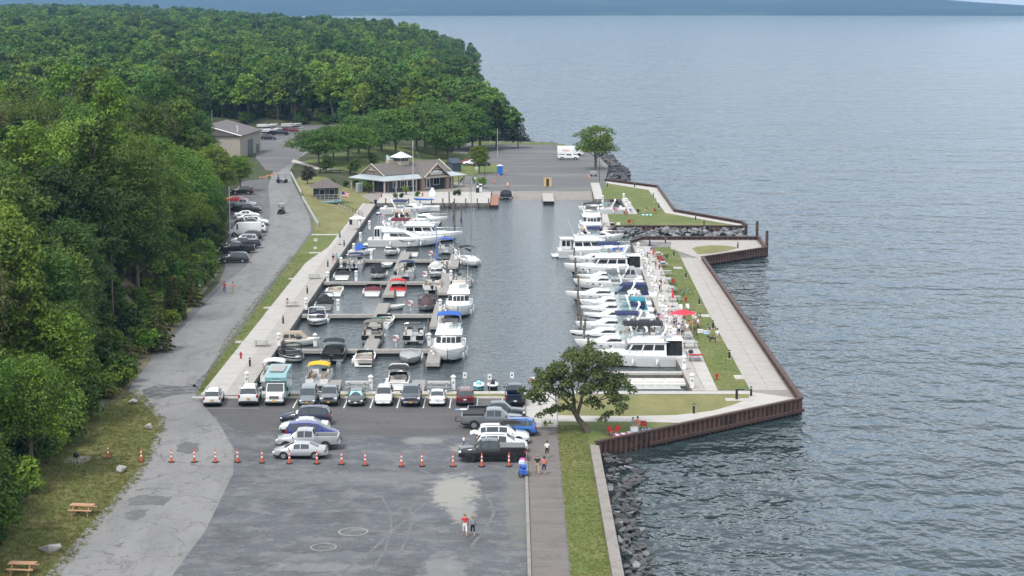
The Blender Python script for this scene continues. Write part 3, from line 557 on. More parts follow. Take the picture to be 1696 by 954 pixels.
for (x, y) in NEAR:
    p = random.random(); n = math.sin(x * .05 + 1.7) * math.sin(y * .035) + random.uniform(-.5, .5)
    kind = 'green' if n > .25 else 'dark' if n < -.35 else ('yellow' if p < .34 else 'olive' if p < .5 else 'pale' if p < .6 and y > 300 else 'green')
    if y > 590 and kind == 'olive': kind = 'dark'
    if p > .965 and y > 210: kind = 'fir'
    elif p > .9: kind = 'tall'
    elif .62 < p < .665 and (float(edge(y)) - x > 22 or y > 380): kind = 'dead'
    d = float(edge(y)) - x; sc = random.uniform(.75, 1.4) * (.8 if d < 8 and y < 330 else 1)
    tree(kind, ('large ' if sc > 1.08 else 'small ' if sc < .8 else '') + KIND[kind][0] + ' ' + zone(x, y), x, y, sc=sc, group=KIND[kind][0] + 's of the wood', squash=random.uniform(.85, 1.1))
def mass(name, pts, meshes, scl, kind='stuff', label=None):
    """one object: meshes set on points by geometry nodes"""
    me = bpy.data.meshes.new(name); me.from_pydata(pts, [], []); at = me.attributes.new('size', 'FLOAT', 'POINT'); at.data.foreach_set('value', [random.uniform(*scl) * (1 if p[1] < 900 else .5 + .5 * float(ss(0, 80, shore(p[1]) - p[0]))) * (.5 if name == 'grass' and p[0] > -38 and (p[0] > 0 or p[1] > 206) else 1) for p in pts]); o = bpy.data.objects.new(name, me); COL.objects.link(o); tag(o, kind=kind); 
    if label: o['label'] = label
    hid = bpy.data.collections.new(name + '_kinds')
    for i, (a, b) in enumerate(meshes):
        bm = bmesh.new(); bm.from_mesh(b); k = len(bm.faces); 
        if a: bm.from_mesh(a)
        j = bpy.data.meshes.new('kind'); 
        bm.faces.ensure_lookup_table()
        for q, f in enumerate(bm.faces): f.material_index = 0 if q < k else 1
        bm.to_mesh(j); bm.free(); j.materials.append(b.materials[0])
        if a: j.materials.append(a.materials[0])
        ob = bpy.data.objects.new('kind_%d' % i, j); hid.objects.link(ob)
    g = bpy.data.node_groups.new(name, 'GeometryNodeTree'); g.interface.new_socket('Geometry', in_out='INPUT', socket_type='NodeSocketGeometry'); g.interface.new_socket('Geometry', in_out='OUTPUT', socket_type='NodeSocketGeometry')
    N = g.nodes.new; L = g.links.new; gi, go = N('NodeGroupInput'), N('NodeGroupOutput')
    ci = N('GeometryNodeCollectionInfo'); ci.inputs['Collection'].default_value = hid; ci.inputs['Separate Children'].default_value = True; ci.inputs['Reset Children'].default_value = True
    ip = N('GeometryNodeInstanceOnPoints'); ip.inputs['Pick Instance'].default_value = True
    rv = N('FunctionNodeRandomValue'); rv.data_type = 'FLOAT_VECTOR'; rv.inputs['Max'].default_value = (0, 0, 6.283); rs_ = N('GeometryNodeInputNamedAttribute'); rs_.data_type = 'FLOAT'; rs_.inputs['Name'].default_value = 'size'
    L(gi.outputs[0], ip.inputs['Points']); L(ci.outputs[0], ip.inputs['Instance']); L(rv.outputs[0], ip.inputs['Rotation']); L(rs_.outputs[0], ip.inputs['Scale']); L(ip.outputs[0], go.inputs[0])
    md = o.modifiers.new('scatter', 'NODES'); md.node_group = g; return o
hz = hgt([c[0] for c in FARP], [c[1] for c in FARP])
mass('forest', [(x, y, float(z)) for (x, y), z in zip(FARP, hz)], far_kinds, (.6, 1.3), label='dense far wood running along the lakeshore to the point')
# undergrowth along the wood's edge
und = []
y = 128.0
while y < 470:
    for k in range(3 if y < 215 else 5):
        x = float(edge(y)) - random.uniform(-.2, 4.5 if y < 215 else 12); 
        if y < 208 or y > 302 or random.random() < .8: und.append((x, y + random.uniform(-1, 1), H1(x, y)))
    y += 1.5 if y < 215 else 2.2
for i in range(200):
    y = random.uniform(598, 640); x = random.uniform(-110, -8)
    if (y > 620 or x > -48) and x < shore(y) - 7: und.append((x, y, H1(x, y)))
bk = [bushmesh(2.6, 3.4, 1100, .34, 'leaf_green', 31), bushmesh(2.2, 3.0, 1000, .32, 'leaf_yellow', 32), bushmesh(3.0, 3.2, 1100, .34, 'leaf_dark', 33), bushmesh(1.4, 2.4, 700, .3, 'leaf_olive', 34)]
mass('undergrowth', und, bk, (.55, 1.25), label='tangled bushes along the foot of the wood')
# ---- trees that stand alone
def open_tree():
    mb = MB(); bl = []; px0, py0, s = 972, 716, 16.6
    for a, b, r in ((904, 642, 25), (888, 662, 19), (928, 612, 24), (955, 597, 23), (984, 592, 24), (1009, 606, 23), (1024, 632, 20), (1000, 640, 24), (960, 628, 20), (934, 652, 17), (1018, 664, 15), (1033, 680, 10), (984, 668, 15), (914, 681, 13), (938, 684, 10), (882, 645, 12), (995, 618, 20), (943, 634, 16), (1012, 650, 16), (898, 622, 12), (972, 580, 12), (1002, 688, 11), (904, 692, 10), (872, 655, 10), (1040, 652, 11), (962, 610, 20), (976, 642, 18), (928, 630, 18), (948, 668, 10)):
        for q in range(3): bl.append((((a - px0) / s + random.uniform(-.5, .5), random.uniform(-2.6, 2.6) * (1 - .4 * q / 3), (py0 - b) / s + random.uniform(-.35, .35)), (r / s * .76, r / s * .8, r / s * .56), (r / 20) ** 2))
    P_, N_ = blob_points(bl, 13500 / sum(b[2] for b in bl))
    def limb(pts, r): mb.tube([((a - px0) / s, d, (py0 - b) / s) for a, b, d in pts], r, 7)
    limb(((975, 724, 0), (970, 708, 0), (958, 694, 0), (952, 680, 0)), [.42, .33, .27, .22]); limb(((956, 692, 0), (944, 672, .3), (928, 655, .5), (905, 645, .6)), [.2, .15, .1, .04]); limb(((955, 690, 0), (962, 665, -.2), (966, 640, -.3), (982, 605, 0)), [.22, .17, .12, .04]); limb(((964, 655, -.2), (985, 640, -.6), (1008, 625, -.9)), [.13, .09, .03]); limb(((952, 682, 0), (950, 655, .6), (945, 630, .9), (932, 612, 1)), [.18, .13, .09, .03]); limb(((962, 668, 0), (985, 668, .8), (1018, 660, 1.2)), [.1, .07, .03])
    for c, r, k in [b for b in bl[::2] if b[0][2] > 4.2]: mb.tube([(c[0] * .55 - .6, c[1] * .4, c[2] * .72), (c[0], c[1], c[2])], [.05, .015], 4)
    return mb.mesh('trunk', 'bark', True), leaf_mesh('crown', P_, N_, .25, 'leaf_lone')
leafmat('leaf_lone', (.055, .085, .024), (.145, .175, .055), 0)
reg('big', 'big', [(*open_tree(), 9)])
x, y = G(972, 716)
tree('big', 'spreading dark leaved tree with leaning forked trunk on the grass beside the footpath', x, y, 0.02, 1.0, rz=0.0, name='lone_tree')
reg('shore', 's', [(*broadleaf(12, 11, 6000, .42, 'leaf_green', 42, base=.3, lobes=34, flat=.5, spread=1.0, stems=2), 12)])
tree('shore', 'flat topped green tree leaning out over the lake by the box truck', *G(987, 281), 0, .92, rz=.5, name='shore_tree')
reg('park', 'p', [(*broadleaf(9, 12, 6500, .42, 'leaf_park', 43, base=.3, lobes=34, flat=.42, spread=1.0), 9), (*broadleaf(10, 11, 6500, .42, 'leaf_park', 44, base=.22, lobes=32, flat=.5), 10)])
for px, py, v, sc, l in ((528, 274, 0, .9, 'flat crowned park tree at the upper car park corner'), (576, 268, 0, .95, 'flat crowned park tree second from the upper car park'), (612, 262, 1, .9, 'dense park tree behind the clubhouse roof, beside the flat crowned pair'), (655, 256, 1, 1.15, 'tall rounded park tree behind the clubhouse cupola'), (722, 258, 1, 1.2, 'large rounded park tree behind the clubhouse front gable'), (690, 250, 1, 1.2, 'shaded park tree between the two big ones behind the clubhouse'), (760, 246, 1, 1.25, 'dark park tree at the edge of the shore wood behind the blue shed'), (552, 263, 0, .85, 'park tree in the second row between the two flat crowned ones'), (594, 255, 1, .95, 'park tree filling the row left of the clubhouse cupola'), (632, 250, 1, 1.05, 'park tree in the back row left of the cupola'), (742, 264, 1, 1.0, 'low park tree just behind the clubhouse entry gable'), (705, 246, 1, 1.25, 'tallest back row park tree behind the clubhouse'), (782, 250, 1, 1.1, 'park tree at the ramp lot corner of the shore wood')):
    tree('park', l, *GT(px, py), sc=sc * 1.24, var=v, name='park_tree', squash=.85)
tree('yellow', 'small bright green tree standing over the cars behind the clubhouse', *GT(794, 288), sc=.62, var=1, name='park_tree', squash=.9)
tree('yellow', 'big yellow green tree with pale leaning trunk beside the first roadside cars', *GT(352, 352), sc=1.02, var=0, name='roadside_tree')
tree('yellow', 'yellow green roadside tree overhanging the dark parked vehicles', *GT(398, 318), sc=.62, var=1, name='roadside_tree')
reg('shorepine', 'x', [(*conifer(13, 10, 3200, .5, 'leaf_fir', 45, .28), 13)])
tree('shorepine', 'tall dark pine on the shore end of the wood', *G(822, 246), 0, 1.12, name='pine_tree'); tree('shorepine', 'shorter leaning dark pine beside the water', *G(858, 245), 0, .72, name='pine_tree'); tree('dark', 'dark tree at the wood end next to the tall shore pine', *G(795, 243), 0, .95, name='shore_tree')
for i, (px, py, sc) in enumerate(((286, 500, .9), (318, 478, .8), (262, 548, 1.0), (155, 560, .95), (235, 470, 1.0))):
    x, y = G(px, py, 2.5 if px > 170 else 3); tree('cedar', 'cone shaped olive cedar on the scrubby bank, %s from the parked cars' % ORD[[1, 0, 2, 4, 3][i]], x, y, sc=sc, name='cedar_tree', group='cedars on the bank')
tree('fir', 'tall dark spruce rising above the roadside wood', *G(150, 455, 7), sc=1.0, name='spruce_tree')
reg('ball', 'b', [(*broadleaf(4.2, 3.6, 3500, .26, 'leaf_dark', 46, base=.12, lobes=16, flat=.8), 4.2)])
for px, py, sc, l in ((541, 286, 1.0, 'round dark ornamental tree by the rail fence'), (588, 289, .9, 'round dark ornamental tree next to the clubhouse eave'), (617, 276, .8, 'round shrub tree behind the clubhouse gable')): tree('ball', l, *GT(px, py), sc=sc, name='ornamental_tree')
reg('bronze', 'b', [(*broadleaf(4, 3.2, 2200, .26, 'leaf_bronze', 47, base=.12, lobes=14, flat=.8), 4)]); tree('bronze', 'purple bronze leaved small tree above the kiosk', *GT(510, 305), name='ornamental_tree')
# bare dead branches over the verge
x, y = G(50, 770); t = thing('dead_tree', 'bare dead branches leaning out of the wood over the verge', 'tree', (x, y, H1(x, y)))
for k in range(9):
    a = random.uniform(-.3, 1.3); l = random.uniform(2.5, 5); mb = MB(); e = (math.cos(a) * l * .5, -random.uniform(0, 1), l); mb.tube([(0, 0, .1), (e[0] * .4, e[1] * .4, e[2] * .55), e], [.06, .035, .012], 5)
    for q in range(3): f = .45 + .18 * q; mb.tube([(e[0] * f, e[1] * f, e[2] * f), (e[0] * f + random.uniform(-.6, .8), e[1] * f, e[2] * f + .8)], [.02, .008], 4)
    mb.build('branch', 'pale_bark', t)
# shrubs round the clubhouse and on the quays
SH = [bushmesh(1.7, 1.5, 700, .18, 'leaf_green', 51), bushmesh(1.1, 1.5, 600, .17, 'leaf_dark', 52)]
def shrub(l, x, y, z, sc=1, v=0, group='clubhouse shrubs'):
    t = thing('shrub', l, 'shrub', (x, y, z), random.uniform(0, 6), group); t.scale = (sc,) * 3
    for n, m in zip(('stem', 'foliage'), SH[v]): o = bpy.data.objects.new(n, m); COL.objects.link(o); o.parent = t
for i, (px, py, sc, v, l) in enumerate(((590, 314, 1.3, 0, 'upright shrub at the left end of the clubhouse'), (602, 318, 1.5, 0, 'broad green shrub between clubhouse and kiosk lawn'), (611, 320, 1.4, 0, 'shrub beside the pale clubhouse cabinet'), (673, 323, 1.2, 0, 'pointed shrub by the white mast in front of the clubhouse'), (655, 328, 1.1, 1, 'low shrub at the quay bed nearest the blue sail cover'), (664, 328, 1.0, 1, 'low shrub second along the quay bed'), (690, 326, 1.1, 1, 'low shrub before the white double door'), (753, 324, 1.1, 1, 'low round shrub on the fuel quay, nearer the door'), (760, 324, 1.2, 1, 'low round shrub on the fuel quay, nearer the pumps'), (798, 312, 1.5, 0, 'tall shrub beside the fuel pumps'), (793, 314, 1.2, 1, 'lower shrub beside the fuel pumps'), (785, 303, 1.0, 0, 'small shrub by the ramp sign'), (553, 306, 1.2, 1, 'shrub on the slope under the rail fence'), (572, 309, 1.2, 1, 'dark shrub beside the stepped path'))):
    x, y = GT(px, py); shrub(l, x, y, H1(x, y) + .02, sc, v)
# grass tufts on the near lawns
leafmat('blade', (.14, .175, .042), (.25, .235, .09), .6)
def tuft(seed):
    r = random.Random(seed); mb = MB()
    for k in range(11):
        a = r.uniform(0, 6.28); d = r.uniform(0, .22); h = r.uniform(.07, .2); x, y = d * math.cos(a), d * math.sin(a); b = r.uniform(0, 6.28); w_ = .022; mb.add([(x - w_ * math.cos(b), y - w_ * math.sin(b), 0), (x + w_ * math.cos(b), y + w_ * math.sin(b), 0), (x + r.uniform(-.1, .1), y + r.uniform(-.1, .1), h)], [(0, 1, 2)])
    return mb.mesh('tuft', 'blade')
gpts = []
while len(gpts) < 6500: 
    y = random.uniform(130, 206); x = float(edge(y)) + random.uniform(-1, 9); xr = float(np.interp(y, [129, 137, 151.5, 171, 186, 191, 199, 206], [-33.1, -33.4, -33.4, -33, -34.4, -35.2, -38.2, -41]))
    if x < xr + .25: gpts.append((x, y, H1(x, y)))
while len(gpts) < 11500: y = random.uniform(130, 188); gpts.append((random.uniform(4.15 + (y - 95) * .0035, 7.35), y, .02))
while len(gpts) < 13500: y = random.uniform(207, 330); gpts.append((random.uniform(float(np.interp(y, [205, 245, 333], [22.3, 22.9, 24.2])), float(np.interp(y, [205, 258, 333], [25.8, 26.6, 28.2]))), y, .02))
while len(gpts) < 16500: y = random.uniform(205, 320); gpts.append((random.uniform(float(np.interp(y, [205, 240, 320], [-33.9, -36, -37])), -33.45), y, .03))
mass('grass', gpts, [(None, tuft(1)), (None, tuft(2)), (None, tuft(3))], (.6, 1.5), label='short grass blades on the lawns')
# ================================================================== vehicles
PAINT = dict(white=(.72, .73, .74), silver=(.42, .43, .44), grey=(.2, .215, .23), slate=(.075, .085, .11), black=(.012, .012, .014), navy=(.012, .02, .05), blue=(.015, .025, .17), azure=(.03, .14, .45), maroon=(.12, .012, .015), red=(.35, .02, .02), teal=(.2, .48, .5), olive=(.06, .07, .065), charcoal=(.04, .043, .048), beige=(.4, .36, .3))
for k, c in PAINT.items(): mat('paint_' + k + '_car', c, .28, .35 if k in ('silver', 'grey', 'slate') else .05, var=.03, coat=.7)
mat('car_glass', (.045, .055, .062), .05, var=.02, coat=.3); mat('tyre', (.018, .018, .018), .85, var=.1); mat('rim_metal', (.4, .4, .41), .35, .8, var=.1); mat('dark_rim', (.03, .03, .032), .4, .6, var=.1)
mat('trim_black', (.02, .02, .021), .6, var=.1); mat('chrome', (.6, .6, .6), .15, 1, var=.03); mat('lamp_clear', (.75, .76, .76), .12, var=.03, coat=.5); mat('lamp_red', (.38, .012, .012), .2, var=.05, coat=.4); mat('plate_white', (.62, .62, .6), .5, var=.1); mat('plate_orange', (.6, .3, .03), .5, var=.1); mat('bed_grey', (.13, .135, .14), .5, var=.1); mat('shade_foil', (.35, .72, .74), .3, .2, var=.15, vs=8)
# stations: x, sill z, belt z, top z, half width low, half width at belt, half width at top ; zone names between stations
CARS = {
 'sedan': dict(L=4.85, W=1.82, wb=1.42, r=.33, st=[(-2.42, .34, .72, .80, .70, .70, .58), (-2.34, .24, .86, .98, .84, .82, .70), (-1.72, .22, .93, 1.07, .9, .88, .68), (-.92, .22, .94, 1.40, .91, .89, .60), (-.1, .22, .93, 1.455, .91, .89, .60), (.52, .22, .92, 1.40, .91, .89, .60), (1.38, .22, .90, .99, .9, .86, .72), (2.12, .24, .78, .84, .86, .80, .62), (2.42, .34, .6, .64, .68, .62, .5)], zn=['deck', 'deck', 'rw', 'roof', 'roof', 'ws', 'hood', 'hood']),
 'suv': dict(L=4.7, W=1.88, wb=1.40, r=.37, st=[(-2.36, .42, .9, .98, .78, .76, .7), (-2.3, .3, 1.02, 1.16, .9, .88, .78), (-2.0, .28, 1.06, 1.62, .93, .91, .66), (-1.5, .28, 1.06, 1.70, .94, .92, .66), (-.35, .28, 1.04, 1.73, .94, .92, .66), (.42, .28, 1.02, 1.66, .94, .92, .66), (1.18, .28, 1.02, 1.12, .93, .9, .76), (2.08, .3, .9, .97, .9, .84, .68), (2.36, .42, .66, .72, .72, .68, .56)], zn=['deck', 'rw', 'roof', 'roof', 'roof', 'ws', 'hood', 'hood']),
 'minivan': dict(L=5.0, W=1.95, wb=1.5, r=.35, st=[(-2.5, .4, .9, .98, .8, .78, .7), (-2.44, .28, 1.0, 1.14, .94, .92, .8), (-2.2, .26, 1.04, 1.66, .96, .94, .7), (-1.2, .26, 1.03, 1.74, .97, .95, .7), (-.1, .26, 1.01, 1.74, .97, .95, .7), (.62, .26, .99, 1.62, .97, .94, .7), (1.65, .26, .97, 1.06, .95, .9, .76), (2.25, .28, .8, .86, .9, .82, .66), (2.5, .4, .6, .66, .7, .66, .54)], zn=['deck', 'rw', 'roof', 'roof', 'roof', 'ws', 'hood', 'hood']),
 'pickup': dict(L=5.9, W=1.98, wb=1.85, r=.41, st=[(-2.95, .52, 1.12, 1.30, .9, .95, .94), (-2.88, .42, 1.14, 1.32, .96, .97, .95), (-.72, .42, 1.16, 1.34, .98, .98, .95), (-.7, .4, 1.18, 1.40, .98, .97, .9), (-.52, .4, 1.2, 1.86, .98, .95, .70), (.25, .4, 1.19, 1.93, .98, .95, .70), (.92, .4, 1.18, 1.86, .98, .95, .70), (1.62, .4, 1.16, 1.26, .98, .94, .82), (2.72, .42, 1.08, 1.16, .97, .9, .76), (2.95, .5, .86, .94, .86, .8, .68)], zn=['deck', 'bed', 'deck', 'rw', 'roof', 'roof', 'ws', 'hood', 'hood']),
 'van': dict(L=6.0, W=2.05, wb=1.9, r=.37, st=[(-3.0, .42, 1.2, 2.45, .9, .95, .82), (-2.94, .34, 1.2, 2.55, 1.0, 1.0, .86), (-.6, .32, 1.2, 2.58, 1.02, 1.02, .88), (1.15, .32, 1.2, 2.52, 1.02, 1.0, .86), (1.5, .32, 1.2, 2.4, 1.02, .99, .84), (2.25, .32, 1.2, 1.34, 1.0, .95, .84), (2.8, .34, .98, 1.06, .94, .86, .72), (3.0, .42, .7, .78, .8, .72, .6)], zn=['deck', 'wall', 'wall', 'roof', 'ws', 'hood', 'hood'])}
_cm = {}
def car_parts(kind, paint):
    if (kind, paint) in _cm: return _cm[(kind, paint)]
    C = CARS[kind]; st = C['st']; out = []; P = 'paint_%s_car' % paint; G_ = 'car_glass'
    body = MB(); glass = {}
    def sec(s):
        x, zb, zs, zt, wl, wb, wt = s; return [(x, 0, zb), (x, wl * .86, zb), (x, wl * .985, zb + .14), (x, wl, (zb + zs) * .52), (x, wb, zs), (x, wt, zt), (x, wt * .55, zt + .025), (x, 0, zt + .035)]
    S = [sec(s) for s in st]
    for i, z in enumerate(C['zn']):
        a, b = S[i], S[i + 1]
        for sg in (1, -1):
            A = [(p[0], p[1] * sg, p[2]) for p in a]; B = [(p[0], p[1] * sg, p[2]) for p in b]
            for k in range(7):
                q = [A[k], A[k + 1], B[k + 1], B[k]]
                if k == 4 and z == 'roof':
                    def lerp(u, v): # inset pane
                        lo = [A[4][j] + (B[4][j] - A[4][j]) * u for j in range(3)]; hi = [A[5][j] + (B[5][j] - A[5][j]) * u for j in range(3)]; return [lo[j] + (hi[j] - lo[j]) * v for j in range(3)]
                    body.add(q, [(0, 1, 2, 3)])
                    w = [lerp(.05, .08), lerp(.95, .08), lerp(.95, .86), lerp(.05, .86)]
                    glass.setdefault(('side_window', i, sg), MB()).add([(p[0], p[1] + .012 * sg, p[2] + .004) for p in w], [(0, 1, 2, 3)]); continue
                if k >= 5 and z in ('ws', 'rw'):
                    glass.setdefault(({'ws': 'windshield', 'rw': 'rear_window'}[z], i, 0), MB()).add(q, [(0, 1, 2, 3)]); continue
                if k >= 5 and z == 'bed': continue
                body.add(q, [(0, 1, 2, 3)], 1 if k == 1 or k == 0 else 0)
    for s in (S[0], S[-1]): body.add([(p[0], p[1], p[2]) for p in s] + [(p[0], -p[1], p[2]) for p in s[1:-1]], [tuple(list(range(8)) + [13 - j for j in range(6)])])
    if kind == 'pickup':   # open bed: inner walls and floor
        x0, x1, w, zt, zf = -2.82, -.76, .84, 1.325, .8
        body.box(x0 - .06, x1 + .04, w, .95, zf, zt + .012); body.box(x0 - .06, x1 + .04, -.95, -w, zf, zt + .012); body.box(x0 - .1, x0, -w, w, zf, zt + .01); body.box(x1, x1 + .05, -w, w, zf, zt + .01); body.box(x0, x1, -w, w, zf - .05, zf, 1)
    out.append(('body', body.mesh('body', [P, 'trim_black'], 40), None))
    for (n, i, sg), g in glass.items(): out.append((n, g.mesh(n, G_, 60), None))
    r, L, W, wbs = C['r'], C['L'], C['W'], C['wb']
    for sx in (1, -1):
        for sg in (1, -1):
            x = sx * wbs + (.12 if kind in ('pickup',) else 0); y = sg * (W / 2 - .10)
            a = MB(); a.tube([(x, sg * (W / 2 - .2), r + .02), (x, sg * (W / 2 + .012), r + .02)], r * 1.2, 18); out.append(('wheel_arch', a.mesh('wheel_arch', 'trim_black'), None))
            t = MB(); t.at((x, y, r), 0, 0, R(90)).lathe([(r * .6, -.125), (r * .95, -.125), (r, -.09), (r, .09), (r * .95, .125), (r * .6, .125)], 20); m1 = t.mesh('wheel', 'tyre', 40)
            t = MB(); yy = sg * .128; t.at((x, y, r), 0, 0, R(90)).lathe([(r * .62, -.128), (r * .62, .128)], 16)
            t.at((x, y + sg * .13, r))
            out.append(('wheel', m1, ('rim', t.mesh('rim', 'dark_rim' if paint in ('black',) and kind == 'pickup' else 'rim_metal', 40))))
    f = st[-2]; g0 = st[-1]; zl = g0[3]; xe = L / 2
    big = kind in ('pickup', 'van')
    for sg in (1, -1):
        m = MB(); m.cbox((xe - .12, sg * (g0[5] + .02), zl - .02 + (.03 if big else 0)), (.22, .3, .2 if big else .14), 0, .04); out.append(('headlight', m.mesh('headlight', 'lamp_clear', 40), None))
        m = MB(); zz = st[1][2] - .06 if kind not in ('pickup', 'van') else 1.02
        m.cbox((-xe + .07, sg * (st[1][4] - .07), zz), (.16, .2 if kind != 'pickup' else .15, .3 if kind != 'sedan' else .15), 0, .03); out.append(('taillight', m.mesh('taillight', 'lamp_red', 40), None))
        xm = next(s[0] for s, z in zip(st, C['zn']) if z == 'ws') + .42; m = MB(); m.cbox((xm, sg * (W / 2 + .06), st[-4][2] + .14), (.12, .24, .17), 0, .04); out.append(('mirror', m.mesh('mirror', P if not big else 'trim_black', 40), None))
        if kind == 'suv': m = MB(); m.tube([(.3, sg * .58, 1.74), (-1.6, sg * .6, 1.76)], .025, 5); out.append(('roof_rail', m.mesh('roof_rail', 'trim_black'), None))
    m = MB(); m.cbox((xe - .05, 0, zl - (.12 if not big else .02)), (.1, .86 if not big else 1.1, .2 if not big else .34), 0, .03); out.append(('grille', m.mesh('grille', 'trim_black' if paint != 'slate' else 'chrome', 40), None))
    m = MB(); m.cbox((xe - .02, 0, .42 if not big else .55), (.16, W * .78, .16 if not big else .2), 0, .05); out.append(('front_bumper', m.mesh('front_bumper', P if not big else 'chrome' if paint in ('slate', 'white') else 'trim_black', 40), None))
    m = MB(); m.cbox((-xe, 0, .46 if not big else .58), (.16, W * .84, .2), 0, .05); out.append(('rear_bumper', m.mesh('rear_bumper', P if kind in ('sedan', 'minivan') else 'trim_black' if paint not in ('slate', 'silver') else 'chrome', 40), None))
    m = MB(); m.box(xe + .05, xe + .075, -.16, .16, .42 if not big else .5, .58 if not big else .66); out.append(('number_plate', m.mesh('number_plate', 'plate_orange' if paint in ('slate', 'grey') else 'plate_white'), None))
    m = MB(); m.box(-xe - .1, -xe - .08, -.16, .16, .72 if kind != 'pickup' else .62, .87 if kind != 'pickup' else .77); out.append(('number_plate', m.mesh('number_plate', 'plate_orange' if paint == 'white' and kind == 'suv' else 'plate_white'), None))
    _cm[(kind, paint)] = out; return out
def car(name, kind, paint, label, x, y, head, sc=1.0, z=None, cat='car', group=None, tall=1.0):
    t = thing(name, label, cat, (x, y, H1(x, y) + .015 if z is None else z), R(head), group); t.scale = (sc, sc, sc * tall)
    for n, m, sub in car_parts(kind, paint):
        o = bpy.data.objects.new(n, m); COL.objects.link(o); o.parent = t
        if sub: q = bpy.data.objects.new(sub[0], sub[1]); COL.objects.link(q); q.parent = o
    return t
fr_g = 'vehicles parked along the near quay'
def fx(px, py=665): return G(px, py)[0]
FY = 199.3
car('parked_suv', 'suv', 'white', 'white crossover parked tail out at the road end of the quay row', fx(356.5), FY - .3, 93, .97, group=fr_g)
car('parked_suv', 'suv', 'white', 'large boxy white sport utility next to the turquoise van, tail out', fx(415), FY + .2, 93, 1.1, group=fr_g, tall=1.04)
t = car('parked_minivan', 'minivan', 'grey', 'grey minivan facing out beside the turquoise van', fx(512), FY, 272, .98, group=fr_g)
car('pickup_truck', 'pickup', 'grey', 'pale grey pickup facing out second from the turquoise van', fx(547.5), FY + .3, 271, .93, group=fr_g, cat='pickup')
t = car('parked_sedan', 'sedan', 'olive', 'dark sedan facing out with a turquoise sunshade in its windscreen', fx(591), FY - .1, 272, .97, group=fr_g)
MB().add([(1.3, -.68, 1.035), (1.3, .68, 1.035), (.6, .55, 1.40), (.6, -.55, 1.40)], [(0, 1, 2, 3)]).build('sunshade', 'shade_foil', t)
car('parked_suv', 'suv', 'white', 'white crossover facing out between the sunshade sedan and a slate pickup', fx(637), FY, 271, 1.0, group=fr_g)
car('pickup_truck', 'pickup', 'slate', 'slate blue pickup with chrome grille facing out of the quay row', fx(682), FY + .2, 271, 1.0, group=fr_g, cat='pickup')
car('parked_sedan', 'sedan', 'white', 'white sedan parked tail out next to the slate pickup', fx(724.5), FY - .1, 92, .97, group=fr_g)
car('parked_suv', 'suv', 'maroon', 'dark red crossover parked tail out beside the hatched bay', fx(770.5), FY, 91, .97, group=fr_g)
car('pickup_truck', 'pickup', 'navy', 'navy pickup parked tail out half under the spreading tree', fx(852.5), FY + .3, 91, 1.0, group=fr_g, cat='pickup')
mg = 'vehicles parked in the middle of the lot'
car('parked_suv', 'suv', 'navy', 'dark navy crossover farthest in the line of five cars', fx(508, 700), 188.8, 180, 1.06, group=mg)
car('parked_sedan', 'sedan', 'white', 'white sedan between the dark crossover and the blue minivan', fx(506, 712), 185.3, 180, .98, group=mg)
car('parked_minivan', 'minivan', 'blue', 'deep blue minivan facing the tree, third in the line of five', fx(519, 725), 181.9, 0, 1.0, group=mg)
car('pickup_truck', 'pickup', 'silver', 'silver pickup beside the silver sedan behind the cones', fx(509, 745), 178.1, 180, 1.0, group=mg, cat='pickup')
car('parked_sedan', 'sedan', 'silver', 'silver sedan directly behind the traffic cones', fx(497, 758), 174.4, 180, 1.02, group=mg)
rg = 'vehicles parked beside the footpath'
car('pickup_truck', 'pickup', 'charcoal', 'dark grey pickup farthest in the line beside the footpath', fx(822, 692), 190.6, 0, .98, group=rg, cat='pickup')
t = car('pickup_truck', 'pickup', 'grey', 'grey pickup with black bed cover and a rear rack', fx(815, 705), 187.2, 0, 1.02, group=rg, cat='pickup')
MB().cbox((-1.8, 0, 1.43), (2.1, 1.84, .22), 0, .05).build('bed_cover', 'trim_black', t); MB().tube([(-3.0, 0, .6), (-3.5, 0, .6), (-3.5, 0, 1.05)], .05, 6).tube([(-3.5, -.5, 1.0), (-3.5, .5, 1.0)], .06, 6).build('hitch_rack', 'trim_black', t)
car('parked_suv', 'suv', 'azure', 'bright blue crossover parked tail to the footpath', fx(849, 712), 183.7, 180, .98, group=rg)
t = car('parked_suv', 'suv', 'white', 'white sport utility with a black cargo box on its roof', fx(833, 726), 180.3, 0, 1.06, group=rg)
MB().loft([[(-.3, -.4, 1.82), (-.3, .4, 1.82), (-.3, .3, 1.95), (-.3, -.3, 1.95)], [(.1, -.42, 1.8), (.1, .42, 1.8), (.1, .36, 2.12), (.1, -.36, 2.12)], [(1.0, -.42, 1.8), (1.0, .42, 1.8), (1.0, .36, 2.12), (1.0, -.36, 2.12)], [(1.6, -.3, 1.82), (1.6, .3, 1.82), (1.6, .2, 1.92), (1.6, -.2, 1.92)]]).at((-1.0, 0, 0)).build('cargo_box', 'trim_black', t, 40)
t = car('parked_suv', 'suv', 'white', 'white crossover with its tailgate raised beside the black pickup', fx(832, 738), 176.8, 0, 1.0, group=rg)
MB().loft([[(-2.0, -.7, 1.66), (-2.0, .7, 1.66), (-2.0, .7, 1.71), (-2.0, -.7, 1.71)], [(-2.6, -.72, 1.86), (-2.6, .72, 1.86), (-2.6, .72, 1.92), (-2.6, -.72, 1.92)], [(-3.0, -.66, 1.74), (-3.0, .66, 1.74), (-3.0, .66, 1.8), (-3.0, -.66, 1.8)]]).build('raised_tailgate', 'paint_white_car', t, 40)
t = car('pickup_truck', 'pickup', 'black', 'black pickup nearest the camera beside the footpath', fx(815, 760), 173.3, 180, 1.03, group=rg, cat='pickup')
MB().cbox((-1.82, 0, 1.37), (2.12, 1.86, .07), 0, .025).build('bed_cover', 'bed_grey', t)
